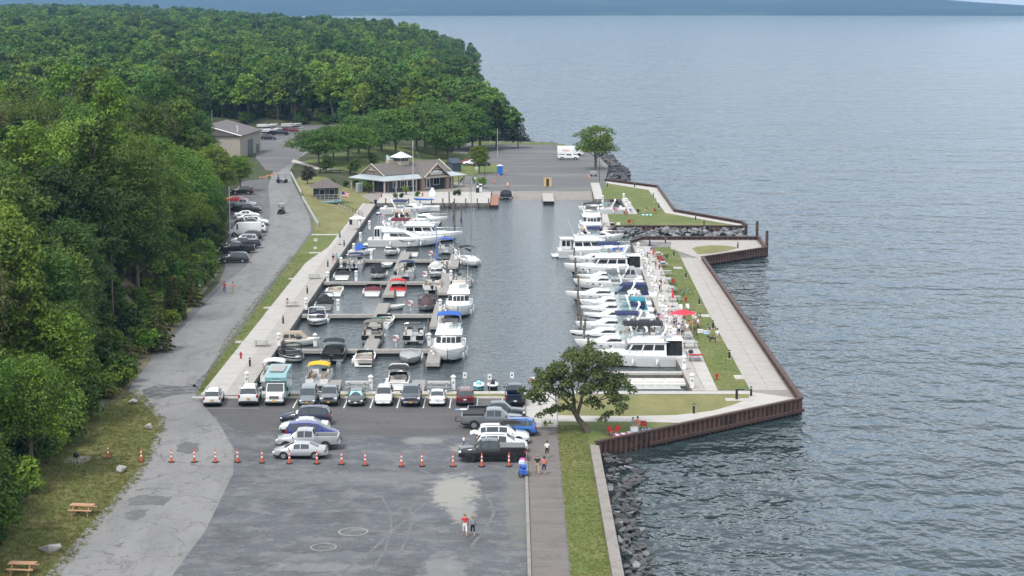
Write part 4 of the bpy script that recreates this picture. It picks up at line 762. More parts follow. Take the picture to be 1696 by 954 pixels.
# turquoise box van
mat('van_teal', (.19, .36, .385), .35, var=.05, coat=.4); mat('panel_grey', (.32, .31, .30), .5, var=.15); mat('van_white', (.72, .72, .71), .35, var=.04, coat=.4)
t = thing('camper_van', 'turquoise and white box van with a roof panel parked in the quay row', 'van', (fx(459), 200.5, .015), R(270), fr_g)
b = MB(); b.sweep([(-3.6, .55), (1.2, .55), (1.2, 2.2), (1.75, 2.35), (1.75, 2.75), (1.5, 3.15), (-3.6, 3.2)], -1.12, 1.12); b.build('box_body', 'van_teal', t, 30)
c = MB(); c.loft([[(1.2, -1.0, .5), (1.2, 1.0, .5), (1.2, .98, 2.2), (1.2, -.98, 2.2)], [(1.75, -1.0, .5), (1.75, 1.0, .5), (1.75, .9, 2.15), (1.75, -.9, 2.15)], [(2.35, -1.0, .5), (2.35, 1.0, .5), (2.35, .95, 1.35), (2.35, -.95, 1.35)], [(3.15, -.95, .5), (3.15, .95, .5), (3.15, .85, 1.2), (3.15, -.85, 1.2)], [(3.3, -.9, .55), (3.3, .9, .55), (3.3, .8, 1.0), (3.3, -.8, 1.0)]]).build('cab', 'van_white', t, 35)
MB().add([(1.8, -.82, 2.11), (1.8, .82, 2.11), (2.36, .86, 1.4), (2.36, -.86, 1.4)], [(3, 2, 1, 0)]).at((.02, 0, .02)).build('windshield', 'car_glass', t, loc=(.02, 0, .02))
for sg in (1, -1):
    MB().add([(1.3, .99 * sg, 1.45), (2.2, .97 * sg, 1.4), (1.8, .92 * sg, 2.05), (1.3, .985 * sg, 2.08)], [(0, 1, 2, 3)]).build('side_window', 'car_glass', t, loc=(0, .015 * sg, 0))
    MB().cbox((2.0, sg * 1.25, 1.6), (.12, .22, .42), 0, .04).build('mirror', 'trim_black', t); MB().cbox((3.24, sg * .7, .98), (.16, .32, .24), 0, .04).build('headlight', 'lamp_clear', t)
    for x in (-2.2, 2.45): a = MB().at((x, sg * .9, .42), 0, 0, R(90)).lathe([(.25, -.15), (.42, -.13), (.42, .13), (.25, .15)], 18).build('wheel', 'tyre', t, 40); MB().at((x, sg * .9, .42), 0, 0, R(90)).lathe([(.25, -.145), (.25, .145)], 14).build('rim', 'rim_metal', a)
MB().box(-2.6, .7, -1.135, -1.122, 1.3, 2.5).build('side_panel', 'car_glass', t) if 0 else None
for x in (-2.6, -1.0):
    for sg in (1, -1): MB().box(x, x + 1.0, sg * 1.125 - .01, sg * 1.125 + .01, 1.9, 2.5).build('side_window', 'car_glass', t)
MB().cbox((3.3, 0, .95), (.1, 1.0, .36), 0, .03).build('grille', 'chrome', t); MB().cbox((3.38, 0, .52), (.2, 2.0, .24), 0, .05).build('front_bumper', 'chrome', t); MB().box(3.49, 3.51, -.18, .18, .5, .68).build('number_plate', 'plate_orange', t)
MB().box(-2.6, .9, -.75, .75, 3.22, 3.3).build('roof_panel', 'panel_grey', t)
for y in (-.28, 0, .28): MB().cbox((1.77, y, 2.62), (.04, .12, .07)).build('marker_lamp', 'trim_black', t)
MB().box(1.752, 1.765, -.5, .5, 2.42, 2.47).build('lettering', 'van_white', t)
for sg in (1, -1): MB().box(-3.2, -.2, sg * 1.128 - .008, sg * 1.128 + .008, 1.2, 1.32).build('stripe', 'van_white', t)
# roadside row and far vehicles
rs_g = 'vehicles parked along the wooded roadside'
def rc(px, py, kind, paint, head, label, sc=1.0, name=None, cat='car', group=rs_g):
    x, y = GT(px, py); return car(name or {'pickup': 'pickup_truck', 'van': 'cargo_van', 'sedan': 'parked_sedan', 'suv': 'parked_suv', 'minivan': 'parked_minivan'}[kind], kind, paint, label, x, y, head, sc, cat={'pickup': 'pickup', 'van': 'van'}.get(kind, cat), group=group)
rc(388, 435, 'suv', 'charcoal', 183, 'charcoal crossover at the near end of the roadside row', 1.0)
rc(393, 419, 'pickup', 'black', 183, 'black pickup second from the near end of the roadside row')
rc(404, 411, 'pickup', 'charcoal', 183, 'dark pickup third in the roadside row', .98)
rc(405, 404, 'suv', 'silver', 183, 'silver wagon between dark pickups and the white cargo van', 1.0)
rc(412, 398, 'suv', 'black', 183, 'black crossover beside the white cargo van')
rc(406, 391, 'van', 'white', 183, 'tall white cargo van in the roadside row', .98)
rc(421, 385, 'suv', 'white', 183, 'white car mostly hidden behind the cargo van', .95)
rc(414, 377, 'pickup', 'charcoal', 3, 'dark grey pickup just past the cargo van', .92); rc(424, 373, 'suv', 'white', 3, 'white crossover past the cargo van, nose to the road')
rc(413, 367, 'sedan', 'silver', 3, 'silver sedan in the middle of the roadside row'); rc(409, 361, 'sedan', 'white', 3, 'white sedan next to the roadside black pickup')
rc(408, 353, 'pickup', 'black', 3, 'black pickup nose to the road, far half of the roadside row'); rc(401, 345, 'pickup', 'silver', 3, 'silver pickup beyond the black pickup by the road')
rc(392, 336, 'sedan', 'red', 3, 'red car under the roadside trees'); rc(401, 322, 'suv', 'black', 183, 'black sport utility last under the yellow green tree')
fg = 'vehicles in the upper car park'
rc(445, 232, 'suv', 'black', 2, 'black sport utility parked beside the metal shed', .95, group=fg); rc(463, 224, 'pickup', 'black', 2, 'black truck towing a white boat in the upper car park', 1.0, group=fg); rc(480, 220, 'pickup', 'maroon', 2, 'dark red pickup below the black hulled trailer boat', .95, group=fg)
rc(552, 229, 'suv', 'silver', 350, 'silver car half hidden behind the flat crowned park tree', .95, group=fg); rc(595, 222, 'suv', 'white', 350, 'white car at the far corner of the upper car park', .95, group=fg)
bg_ = 'cars behind the clubhouse'
rc(772, 273, 'sedan', 'red', 185, 'red car parked behind the clubhouse', .95, group=bg_); rc(781, 274, 'suv', 'white', 185, 'white crossover between two cars behind the clubhouse', .95, group=bg_); rc(797, 275, 'sedan', 'black', 185, 'black car under the small tree behind the clubhouse', .95, group=bg_)
rc(941, 265, 'pickup', 'white', 0, 'white pickup at the lake edge of the ramp lot', .98, group='ramp lot vehicles')
# white rental box van with a red name on its side
x, y = G(944, 259); t = thing('rental_van', 'white box van with red lettering behind the white pickup', 'van', (x, y + 2.6, .03), 0, 'ramp lot vehicles')
MB().loft([[(x, -1.05, .5), (x, 1.05, .5), (x, 1.05, 1.9), (x, .85, h), (x, -.85, h), (x, -1.05, 1.9)] for x, h in ((-3.4, 2.55), (-3.3, 2.62), (1.6, 2.62))]).build('box_body', 'van_white', t, 40)
MB().loft([[(1.6, -1.0, .5), (1.6, 1.0, .5), (1.6, .95, 2.5), (1.6, -.95, 2.5)], [(2.2, -1.0, .5), (2.2, 1.0, .5), (2.2, .85, 2.4), (2.2, -.85, 2.4)], [(3.0, -1.0, .5), (3.0, 1.0, .5), (3.0, .9, 1.45), (3.0, -.9, 1.45)], [(3.7, -.95, .5), (3.7, .95, .5), (3.7, .85, 1.2), (3.7, -.85, 1.2)]]).build('cab', 'van_white', t, 35)
MB().box(1.75, 2.5, -1.02, -.99, 1.5, 2.1).build('side_window', 'car_glass', t)
for x in (-2.2, 2.6):
    for sg in (1, -1): MB().at((x, sg * .9, .4), 0, 0, R(90)).lathe([(.4, -.13), (.4, .13)], 16).build('wheel', 'tyre', t)
mat('sign_red', (.6, .03, .03), .5, var=.05)
def text(s, size, m, parent, loc, rot, name='lettering'):
    c = bpy.data.curves.new(name, 'FONT'); c.body = s; c.size = size; c.align_x = 'CENTER'; c.align_y = 'CENTER'; c.extrude = .004; o = bpy.data.objects.new('tmp', c); COL.objects.link(o)
    dg = bpy.context.evaluated_depsgraph_get(); me = bpy.data.meshes.new_from_object(o.evaluated_get(dg)); bpy.data.objects.remove(o); me.materials.clear(); me.materials.append(MAT(m))
    q = bpy.data.objects.new(name, me); COL.objects.link(q); q.parent = parent; q.location = loc; q.rotation_euler = rot; return q
text('Ryder', .8, 'sign_red', t, (-1.0, -1.06, 1.5), (R(90), 0, 0))
# golf carts
def cart(label, px, py, head):
    x, y = GT(px, py); t = thing('golf_cart', label, 'golf cart', (x, y, H1(x, y) + .02), R(head), 'golf carts on the road')
    MB().loft([[(-1.2, -.55, .35), (-1.2, .55, .35), (-1.2, .55, .8), (-1.2, -.55, .8)], [(.2, -.58, .3), (.2, .58, .3), (.2, .58, .55), (.2, -.58, .55)], [(.75, -.58, .3), (.75, .58, .3), (.75, .5, .9), (.75, -.5, .9)], [(1.25, -.5, .35), (1.25, .5, .35), (1.25, .42, .7), (1.25, -.42, .7)]]).build('body', 'paint_black_car', t, 40)
    MB().box(-.6, .05, -.55, .55, .75, .88).build('seat', 'paint_beige_car', t); MB().box(-.72, -.6, -.55, .55, .85, 1.3).build('backrest', 'paint_beige_car', t); MB().cbox((0, 0, 1.92), (2.0, 1.2, .07), 0, .03).build('roof', 'paint_charcoal_car', t)
    for sx, sy in ((.8, .5), (.8, -.5), (-.85, .5), (-.85, -.5)): MB().tube([(sx, sy, .8), (sx * .95, sy, 1.9)], .025, 5).build('post', 'trim_black', t); MB().at((sx, sy * 1.1, .26), 0, 0, R(90)).lathe([(.26, -.1), (.26, .1)], 14).build('wheel', 'tyre', t)
    return t
cart('black golf cart driving down the road', 466, 354, 268); cart('black golf cart waiting at the bend by the barricades', 467, 303, 20)
# ================================================================== docks and boats
mat('gel_white', (.76, .76, .75), .25, var=.03, coat=.5); mat('gel_cream', (.68, .66, .61), .3, var=.03, coat=.4); mat('gel_black', (.012, .012, .014), .2, var=.05, coat=.5); mat('hull_grey', (.3, .31, .32), .35, var=.05)
mat('boot', (.02, .02, .022), .6, var=.1); mat('boat_glass', (.012, .015, .018), .05, var=.03, coat=.3); mat('tint_glass', (.3, .4, .4), .08, var=.05, alpha=.5); mat('vinyl', (.6, .56, .5), .6, var=.1); mat('vinyl_tan', (.34, .27, .21), .7, var=.12); mat('alloy', (.55, .56, .57), .35, .7, var=.08); mat('rail_steel', (.62, .63, .64), .22, .9, var=.04)
for k, c in dict(black=(.014, .015, .018), navy=(.015, .025, .085), blue=(.02, .1, .42), yellow=(.68, .42, .02), red=(.48, .012, .02), maroon=(.1, .012, .02), brown=(.085, .05, .055), tan=(.36, .29, .23), grey=(.1, .105, .11), silver=(.33, .34, .35), teal=(.03, .2, .26), white=(.68, .68, .67), taupe=(.16, .14, .125), peach=(.52, .38, .3), green=(.03, .1, .07)).items(): mat('canvas_' + k, c, .8, var=.12, vs=4, bump=.15, bs=5)
mat('dock_wood', (.27, .255, .235), .85, var=.22, vs=2, bump=.3, bs=12); mat('dock_edge', (.36, .34, .31), .85, var=.2, vs=2); mat('float_black', (.02, .02, .022), .7); mat('pile_wood', (.15, .12, .095), .9, var=.3, vs=3, bump=.5, bs=14)
DZ = -.22
def dock(label, x0, x1, y, w=1.5, parts=(), piles=()):
    t = thing('dock', label, 'dock', ((x0 + x1) / 2, y, DZ), 0, 'floating docks of the basin')
    cx = (x0 + x1) / 2
    def run(n, a0, a1, b0, b1):
        L_ = max(a1 - a0, b1 - b0); along = (a1 - a0) > (b1 - b0); k = max(1, round(L_ / 2.4))
        for i in range(k):
            s0, s1 = i / k, (i + 1) / k
            q = (a0 + (a1 - a0) * s0 + .015, a0 + (a1 - a0) * s1 - .015, b0, b1) if along else (a0, a1, b0 + (b1 - b0) * s0 + .015, b0 + (b1 - b0) * s1 - .015)
            MB().box(q[0] - cx, q[1] - cx, q[2] - y, q[3] - y, -.08, 0).build('deck_panel', 'dock_wood', t)
        MB().box(a0 - cx - .05, a1 - cx + .05, b0 - y - .05, b1 - y + .05, -.34, -.085).build('edge_beam', 'dock_edge', t)
        MB().box(a0 - cx + .1, a1 - cx - .1, b0 - y + .1, b1 - y - .1, WZ - DZ - .3, -.345).build('float', 'float_black', t)
    run('deck', x0, x1, y - w / 2, y + w / 2)
    for fx0, fx1, fy0, fy1 in parts: run('finger', fx0, fx1, fy0, fy1)
    for px, py in piles: MB().cyl(px - cx, py - y, -3, .9, .14, .13, 8).build('pile', 'pile_wood', t)
    return t
DKY = [G(0, 579, DZ)[1], G(0, 521, DZ)[1], G(0, 467, DZ)[1], G(0, 430.5, DZ)[1]]
DKN = ['dock nearest the car park', 'second dock from the car park', 'third dock from the car park', 'farthest of the four docks']
mids = [(604, 597, 590, 548), (614, 541, 635, 502), (632, 489, 652, 456), (645, 446, 668, 416)]; ends = [(716, 602), (721, 541), (733, 485), (750, 442)]
DKX = []
for i, y in enumerate(DKY):
    m = mids[i]; e = ends[i]; xm, ym = G(m[0], m[1], DZ); xm2, ym2 = G(m[2], m[3], DZ); xe, ye = G(e[0], e[1], DZ); xm = (xm + G(m[0] + 4, (m[1] + 579) / 2, DZ)[0]) / 2
    DKX.append(xe + .8)
    dock('grey ' + DKN[i] + ' with finger piers', XQ + .1, xe + .8, y, 1.4, [(xm - .8, xm + .8, ym, y - .76), (xm - .8, xm + .8, y + .76, ym2), (xe - .75, xe + .78, ye, y - .76), (xe - .75, xe + .78, y + .76, y + .76 + (y - ye) * .8)], [(xm + .95, ym + .3), (xe - .95, ye + .3)])
for px, l in ((553, 'short finger dock beside the yellow canopied pontoon boat'), (693, 'short finger dock beside the black topped wake boat')):
    x = G(px, 635, DZ)[0]; t = thing('dock', l, 'dock', (x, 209, DZ), 0, 'floating docks of the basin')
    for k in range(3): MB().box(-.75, .75, -3.7 + k * 2.5, -1.23 + k * 2.5, -.08, 0).build('deck_panel', 'dock_wood', t)
    MB().box(-.8, .8, -3.75, 3.85, -.34, -.085).build('edge_beam', 'dock_edge', t); MB().box(-.7, .7, -3.6, 3.7, -1, -.345).build('float', 'float_black', t)
# ---- hull
def hull(L, B, F, t, color='gel_white', stripe=None, cockpit=None, floor=.25, gun=.16, fine=.5, deck='gel_white', camber=.06, transom=.96, rise=.3):
    """planing hull, bow towards +x, waterline z=0; cockpit=(x0,x1) open well. returns sheer(x), beam(x)"""
    n = 15; T = [i / (n - 1) for i in range(n)]
    hb = lambda s: B / 2 * (transom + (1 - transom) * min(1, s / .3)) * (1 if s < fine else max(.02, 1 - ((s - fine) / (1 - fine)) ** 2.3))
    sh = lambda s: F * (1 + rise * s * s)
    X = lambda s: -L / 2 + L * s; S = lambda x: min(1, max(0, (x + L / 2) / L))
    h = MB(); rings = []
    for s in T:
        b, z = hb(s), sh(s); c = b * (.86 - .45 * max(0, s - .55)); k = -.35 * (1 - s ** 5) + (z * .35 if s > .97 else 0); x = X(s) - (0 if s < 1 else 0); rk = .10 * L * max(0, (s - .7) / .3) ** 2
        q = [(x - rk * .9, 0, k), (x - rk * .65, c, .04 + .34 * z * s ** 3), (x - rk * .3, b * (.94 + .03 * s), z * .62), (x - rk * .08, b * .995, z * .8), (x, b, z)]
        rings.append([(p[0], -p[1], p[2]) for p in q[:0:-1]] + q)
    for i in range(n - 1):
        a, b = rings[i], rings[i + 1]
        for j in range(8):
            k = min(j, 7 - j); h.add([a[j], b[j], b[j + 1], a[j + 1]], [(0, 1, 2, 3)], {0: 0, 1: 1 if stripe else 0, 2: 0, 3: 2}[k] if k < 4 else 0)
    h.add(rings[0], [tuple(range(9))]); h.build('hull', [color, stripe or color, 'boot'], t, 50)
    d = MB(); well = MB()
    def row(s):
        b, z = hb(s), sh(s); x = X(s); g = min(gun, b * .8)
        return [(x, -b, z), (x, -(b - g), z + .03), (x, 0, z + .03 + camber * min(1, b / (B * .35))), (x, b - g, z + .03), (x, b, z)]
    cs = T if not cockpit else sorted(set(T + [S(cockpit[0]), S(cockpit[1])]))
    for s0, s1 in zip(cs, cs[1:]):
        a, b = row(s0), row(s1); op = cockpit and s0 >= S(cockpit[0]) - 1e-6 and s1 <= S(cockpit[1]) + 1e-6
        d.add([a[0], b[0], b[1], a[1]], [(0, 1, 2, 3)]); d.add([a[3], b[3], b[4], a[4]], [(0, 1, 2, 3)])
        if not op: d.add([a[1], b[1], b[2], a[2]], [(0, 1, 2, 3)]); d.add([a[2], b[2], b[3], a[3]], [(0, 1, 2, 3)])
        else:
            for k in (1, 3): well.add([a[k], b[k], (b[k][0], b[k][1] * .97, floor), (a[k][0], a[k][1] * .97, floor)], [(0, 1, 2, 3)])
            well.add([(a[1][0], a[1][1] * .97, floor), (b[1][0], b[1][1] * .97, floor), (b[3][0], b[3][1] * .97, floor), (a[3][0], a[3][1] * .97, floor)], [(0, 1, 2, 3)], 1)
            if abs(s0 - S(cockpit[0])) < 1e-6: well.add([a[1], a[2], a[3], (a[3][0], a[3][1] * .97, floor), (a[1][0], a[1][1] * .97, floor)], [(0, 1, 2, 3, 4)])
            if abs(s1 - S(cockpit[1])) < 1e-6: well.add([b[1], b[2], b[3], (b[3][0], b[3][1] * .97, floor), (b[1][0], b[1][1] * .97, floor)], [(0, 1, 2, 3, 4)])
    d.build('deck', deck, t, 40)
    if cockpit: well.build('cockpit', ['gel_cream', 'hull_grey'], t)
    return (lambda x: sh(S(x)) + .03), (lambda x: hb(S(x)))
def bimini(t, x0, x1, w, z, zb, color, frame='rail_steel', crown=.22, drop=.12, hoops=2):
    ys = [-1, -.92, -.6, 0, .6, .92, 1]; f = lambda u: crown * (1 - u * u) - (drop if abs(u) > .99 else 0)
    top = [[(x, u * w / 2, z + f(u) + (.05 if 0 < i < 2 else 0)) for u in ys] for i, x in enumerate((x0, (x0 + x1) / 2, x1))]
    rings = [r + [(p[0], p[1], p[2] - .06) for p in reversed(r)] for r in top]; c = MB().loft(rings).build('canopy', 'canvas_' + color, t, 50)
    m = (x0 + x1) / 2
    for k in range(hoops):
        x = x0 + (x1 - x0) * (k / max(1, hoops - 1)) * .94 + (x1 - x0) * .03; m2 = MB(); m2.tube([(m, -w / 2, zb), (x, -w / 2 * .98, z - .05), (x, -w * .3, z + crown * .55), (x, w * .3, z + crown * .55), (x, w / 2 * .98, z - .05), (m, w / 2, zb)], .025, 5); m2.build('frame_hoop', frame, c)
    return c
def wshield(t, x, w, z, h=.42, rake=.35, wrap=.9, m='boat_glass'):
    p = [(x - wrap, -w / 2), (x - .1, -w / 2 * .92), (x + .12, 0), (x - .1, w / 2 * .92), (x - wrap, w / 2)]
    for i in range(4):
        a, b = p[i], p[i + 1]; MB().add([(a[0], a[1], z), (b[0], b[1], z), (b[0] - rake, b[1] * .93, z + h), (a[0] - rake, a[1] * .93, z + h)], [(0, 1, 2, 3)]).build('windshield_pane', m, t)
    MB().tube([(q[0] - rake, q[1] * .93, z + h) for q in p], .02, 5).build('windshield_frame', 'rail_steel', t)
def seat(t, x, y, z, l, w, m='vinyl', back=0):
    MB().cbox((x, y, z + .2), (l, w, .4), 0, .06).build('seat', m, t, 40)
    if back: MB().cbox((x + back * l * .5, y, z + .5), (.14, w, .5), 0, .05).build('backrest', m, t, 40)
def rail(t, sheer, beam, x0, x1, h=.55, n=7):
    for sg in (1, -1):
        xs = [x0 + (x1 - x0) * i / (n - 1) for i in range(n)]; m = MB(); m.tube([(x, sg * max(.05, beam(x) - .08), sheer(x) + h) for x in xs], .022, 5)
        for x in xs: m.tube([(x, sg * max(.05, beam(x) - .08), sheer(x)), (x, sg * max(.05, beam(x) - .08), sheer(x) + h)], .016, 4)
        m.build('bow_rail', 'rail_steel', t)
def outboard(t, x, y=0, m='gel_black', z=.25):
    MB().cbox((x - .3, y, z + .75), (.55, .42, .55), 0, .1).build('outboard_motor', m, t, 40); MB().box(x - .38, x - .18, y - .09, y + .09, -.4, z + .5).build('motor_leg', m, t)
def fender(t, x, y, z=.35): MB().lathe([(.02, -.4), (.13, -.3), (.15, 0), (.13, .3), (.02, .4)], 8, 0, (x, y, z)).build('fender', 'gel_white', t, 60)
def cover(t, sheer, beam, x0, x1, color, peak=.5, n=9, ridge=.35):
    """fitted canvas cover"""
    rows = []
    for i in range(n):
        s = i / (n - 1); x = x0 + (x1 - x0) * s; b = beam(x) * .99 + .015; z = sheer(x) + .012; p = peak * max(0, math.sin(math.pi * min(1, max(0, s * .9 + .08)))) ** .8
        rows.append([(x, -b, z - .1), (x, -b, z + .02), (x, -b * ridge, z + p * .82), (x, 0, z + p), (x, b * ridge, z + p * .82), (x, b, z + .02), (x, b, z - .1)])
    m = MB(); m.loft(rows, 0, False, False)
    for r in (rows[0], rows[-1]): m.add(r, [tuple(range(7))])
    return m.build('cover', 'canvas_' + color, t, 45)
def house(t, x0, x1, w, z0, z1, rf=.8, rr=.1, tp=.15, name='cabin', m='gel_white', wins=(), front=0, glass='boat_glass', wz=(.35, .85), nose=.12):
    """cabin with raked front, panes set in its sides (u0,u1 along) and front"""
    def ring(z, f):
        a, b, h = x0 + rr * f, x1 - rf * f, w / 2 - tp * f; return [(a, -h, z), (b - nose * w, -h, z), (b, -h * .55, z), (b, h * .55, z), (b - nose * w, h, z), (a, h, z)]
    hgt_ = z1 - z0; MB().loft([ring(z0, 0), ring(z0 + hgt_ * .93, .93), [(p[0] * .985 + .015 * (x0 + x1) / 2, p[1] * .94, z1) for p in ring(z1, 1)]], 0).build(name, m, t, 30)
    def sp(u, v, sg):
        f = v; a, b, h = x0 + rr * f, x1 - rf * f - nose * w, w / 2 - tp * f; return (a + (b - a) * u, sg * (h + .012), z0 + hgt_ * v)
    for sg in (1, -1):
        for u0, u1 in wins: MB().add([sp(u0, wz[0], sg), sp(u1, wz[0], sg), sp(u1, wz[1], sg), sp(u0, wz[1], sg)], [(0, 1, 2, 3)]).build('window', glass, t)
    for k in range(front):
        def fp(u, v): f = v; h = (w / 2 - tp * f) * .55; return (x1 - rf * f + .014, -h + 2 * h * u, z0 + hgt_ * v + .006)
        a, b = (k + .05) / front, (k + .95) / front; MB().add([fp(a, wz[0]), fp(b, wz[0]), fp(b, wz[1]), fp(a, wz[1])], [(0, 1, 2, 3)]).build('window', glass, t)
    if front:
        for sg in (1, -1):
            def cp(u, v): f = v; h = w / 2 - tp * f; xa, ya, xb, yb = x1 - rf * f, h * .55, x1 - rf * f - nose * w, h; return (xa + (xb - xa) * u + .01, sg * (ya + (yb - ya) * u + .012), z0 + hgt_ * v)
            MB().add([cp(.06, wz[0]), cp(.94, wz[0]), cp(.94, wz[1]), cp(.06, wz[1])], [(0, 1, 2, 3)]).build('window', glass, t)
def arch(t, x, w, z0, z1, rake=.7, m='gel_white', th=.28):
    MB().loft([[(x, -w / 2, z0), (x + th, -w / 2, z0), (x + th, -w / 2 + .1, z0), (x, -w / 2 + .1, z0)], [(x - rake, -w / 2 * .86, z1 - .1), (x - rake + th, -w / 2 * .86, z1 - .1), (x - rake + th, -w / 2 * .8, z1 - .18), (x - rake, -w / 2 * .8, z1 - .18)], [(x - rake, -w * .3, z1 + .05), (x - rake + th, -w * .3, z1 + .05), (x - rake + th, -w * .3, z1 - .06), (x - rake, -w * .3, z1 - .06)], [(x - rake, w * .3, z1 + .05), (x - rake + th, w * .3, z1 + .05), (x - rake + th, w * .3, z1 - .06), (x - rake, w * .3, z1 - .06)], [(x - rake, w / 2 * .86, z1 - .1), (x - rake + th, w / 2 * .86, z1 - .1), (x - rake + th, w / 2 * .8, z1 - .18), (x - rake, w / 2 * .8, z1 - .18)], [(x, w / 2, z0), (x + th, w / 2, z0), (x + th, w / 2 - .1, z0), (x, w / 2 - .1, z0)]]).build('radar_arch', m, t, 30)
LEFTG, RIGHTG = 'boats in the left slips', 'boats moored along the right wharf'
def boat_at(name, label, px, py, L, B, head, cat='boat', group=LEFTG, shift=(0, 0)):
    """px, py: where the near side of the boat meets the water"""
    x, y = G(px, py, WZ); a = R(head); y += abs(math.sin(a)) * L / 2 + abs(math.cos(a)) * B / 2
    return thing(name, label, cat, (x + shift[0], y + shift[1], WZ), a, group)
def runabout(label, px, py, head, L=6.2, B=2.4, color='gel_white', stripe=None, top=None, cov=None, bowcov=None, inside='vinyl', tower=False, ob=False, name='runabout', peak=.5, fold=None, shift=(0, 0), arch_only=None):
    t = boat_at(name, label, px, py, L, B, head, shift=shift); F = .75
    sheer, beam = hull(L, B, F, t, color, stripe, None if cov == 'full' else (-L * .40, L * .12))
    if cov and cov != 'none':
        c = cov if cov != 'full' else fold; cover(t, sheer, beam, -L * .45, L * (.45 if name == 'covered_boat' else .16), c, peak)
    else:
        seat(t, -L * .33, 0, .25, .6, B * .7, inside, -1); seat(t, 0, B * .25, .25, .55, .55, inside, -1); seat(t, 0, -B * .25, .25, .55, .55, inside, -1)
        MB().cbox((L * .09, -B * .25, .75), (.3, .7, .5), 0, .05).build('helm', 'gel_cream', t, 40)
    if name != 'covered_boat': wshield(t, L * .16, B * .86, sheer(L * .1), .45)
    if bowcov: cover(t, sheer, beam, L * .2, L * .42, bowcov, .12)
    if top: bimini(t, -L * .32, L * .02, B * .92, 2.05, .95, top, hoops=3)
    if arch_only: bimini(t, -L * .02, L * .05, B * .95, 1.95, .9, arch_only, frame='trim_black', hoops=2)
    if fold: MB().tube([(-L * .1, -B * .45, 1.25), (-L * .1, 0, 1.4), (-L * .1, B * .45, 1.25)], .13, 8).build('folded_canopy', 'canvas_' + fold, t, 60)
    if tower: arch(t, -L * .02, B * .98, .9, 2.3, -.3, 'gel_white', .2)
    if ob: outboard(t, -L / 2)
    else: MB().cbox((-L / 2 - .3, 0, .12), (.6, B * .8, .1), 0, .04).build('swim_platform', color, t, 40)
    fender(t, 0, B / 2 + .12); fender(t, -L * .3, B / 2 + .12)
    return t
def pontoon(label, px, py, head, top='navy', fence='gel_white', seatm='vinyl', covers=None, L=7.0, B=2.6, fold=False, motor=True, shift=(0, 0)):
    t = boat_at('pontoon_boat', label, px, py, L, B, head, shift=shift)
    for sg in (1, -1): MB().tube([(-L / 2, sg * .85, .1), (L * .38, sg * .85, .1), (L * .5, sg * .85, .32)], [.33, .33, .06], 12).build('pontoon_tube', 'alloy', t, 50)
    MB().box(-L / 2, L / 2 - .15, -B / 2, B / 2, .44, .52).build('deck', 'hull_grey', t); MB().box(-L / 2 - .03, L / 2 - .1, -B / 2 - .04, B / 2 + .04, .46, .56).build('rub_rail', 'rail_steel', t) if 0 else None
    for sg in (1, -1):
        for k in range(4): x = -L / 2 + .5 + k * (L - 1.0) / 4; MB().box(x + .03, x + (L - 1.0) / 4 - .03, sg * (B / 2 - .05) - .025, sg * (B / 2 - .05) + .025, .54, 1.15).build('fence_panel', fence, t)
        MB().tube([(-L / 2 + .45, sg * (B / 2 - .05), 1.19), (L / 2 - .5, sg * (B / 2 - .05), 1.19)], .025, 5).build('fence_rail', 'rail_steel', t)
        for x in (-L / 2 + .48, L / 2 - .52):
            MB().box(x - .025, x + .025, min(sg * .35, sg * (B / 2 - .05)), max(sg * .35, sg * (B / 2 - .05)), .54, 1.15).build('gate_panel', fence, t)
    if covers:
        t2 = lambda x0, x1, z: MB().loft([[(x0, -B / 2 + .02, .6), (x0, B / 2 - .02, .6), (x0 + .1, B / 2 - .1, 1.22), (x0 + .1, -B / 2 + .1, 1.22)], [((x0 + x1) / 2, -B / 2 + .02, .6), ((x0 + x1) / 2, B / 2 - .02, .6), ((x0 + x1) / 2, B * .2, z), ((x0 + x1) / 2, -B * .2, z)], [(x1, -B / 2 + .02, .6), (x1, B / 2 - .02, .6), (x1 - .1, B / 2 - .1, 1.22), (x1 - .1, -B / 2 + .1, 1.22)]]).build('cover', 'canvas_' + covers, t, 45)
        t2(-L / 2 + .42, 0, 1.75); t2(0, L / 2 - .45, 1.6)
    else:
        for sx in (-1, 1):
            for sg in (1, -1): seat(t, sx * L * .26, sg * (B / 2 - .42), .52, L * .27, .6, seatm); MB().cbox((sx * L * .26, sg * (B / 2 - .16), 1.12), (L * .27, .12, .4), 0, .04).build('backrest', seatm, t, 40)
        MB().cbox((-.2, -B * .22, 1.0), (.5, .65, .95), 0, .06).build('helm', 'gel_cream', t, 40); MB().add([(.08, -B * .34, 1.48), (.08, -B * .1, 1.48), (-.06, -B * .1, 1.8), (-.06, -B * .34, 1.8)], [(0, 1, 2, 3)]).build('wind_screen', 'boat_glass', t); seat(t, -.85, -B * .22, .52, .55, .55, seatm, -1)
    if top: bimini(t, -L * .22, L * .1, B * .95, 2.35, 1.2, top, hoops=3) if not fold else bimini(t, -L * .06, L * .02, B * .96, 2.25, 1.2, top, hoops=2, crown=.15)
    if motor: outboard(t, -L / 2, 0)
    for sg in (1,): fender(t, 0, B / 2 + .13, .5)
    return t
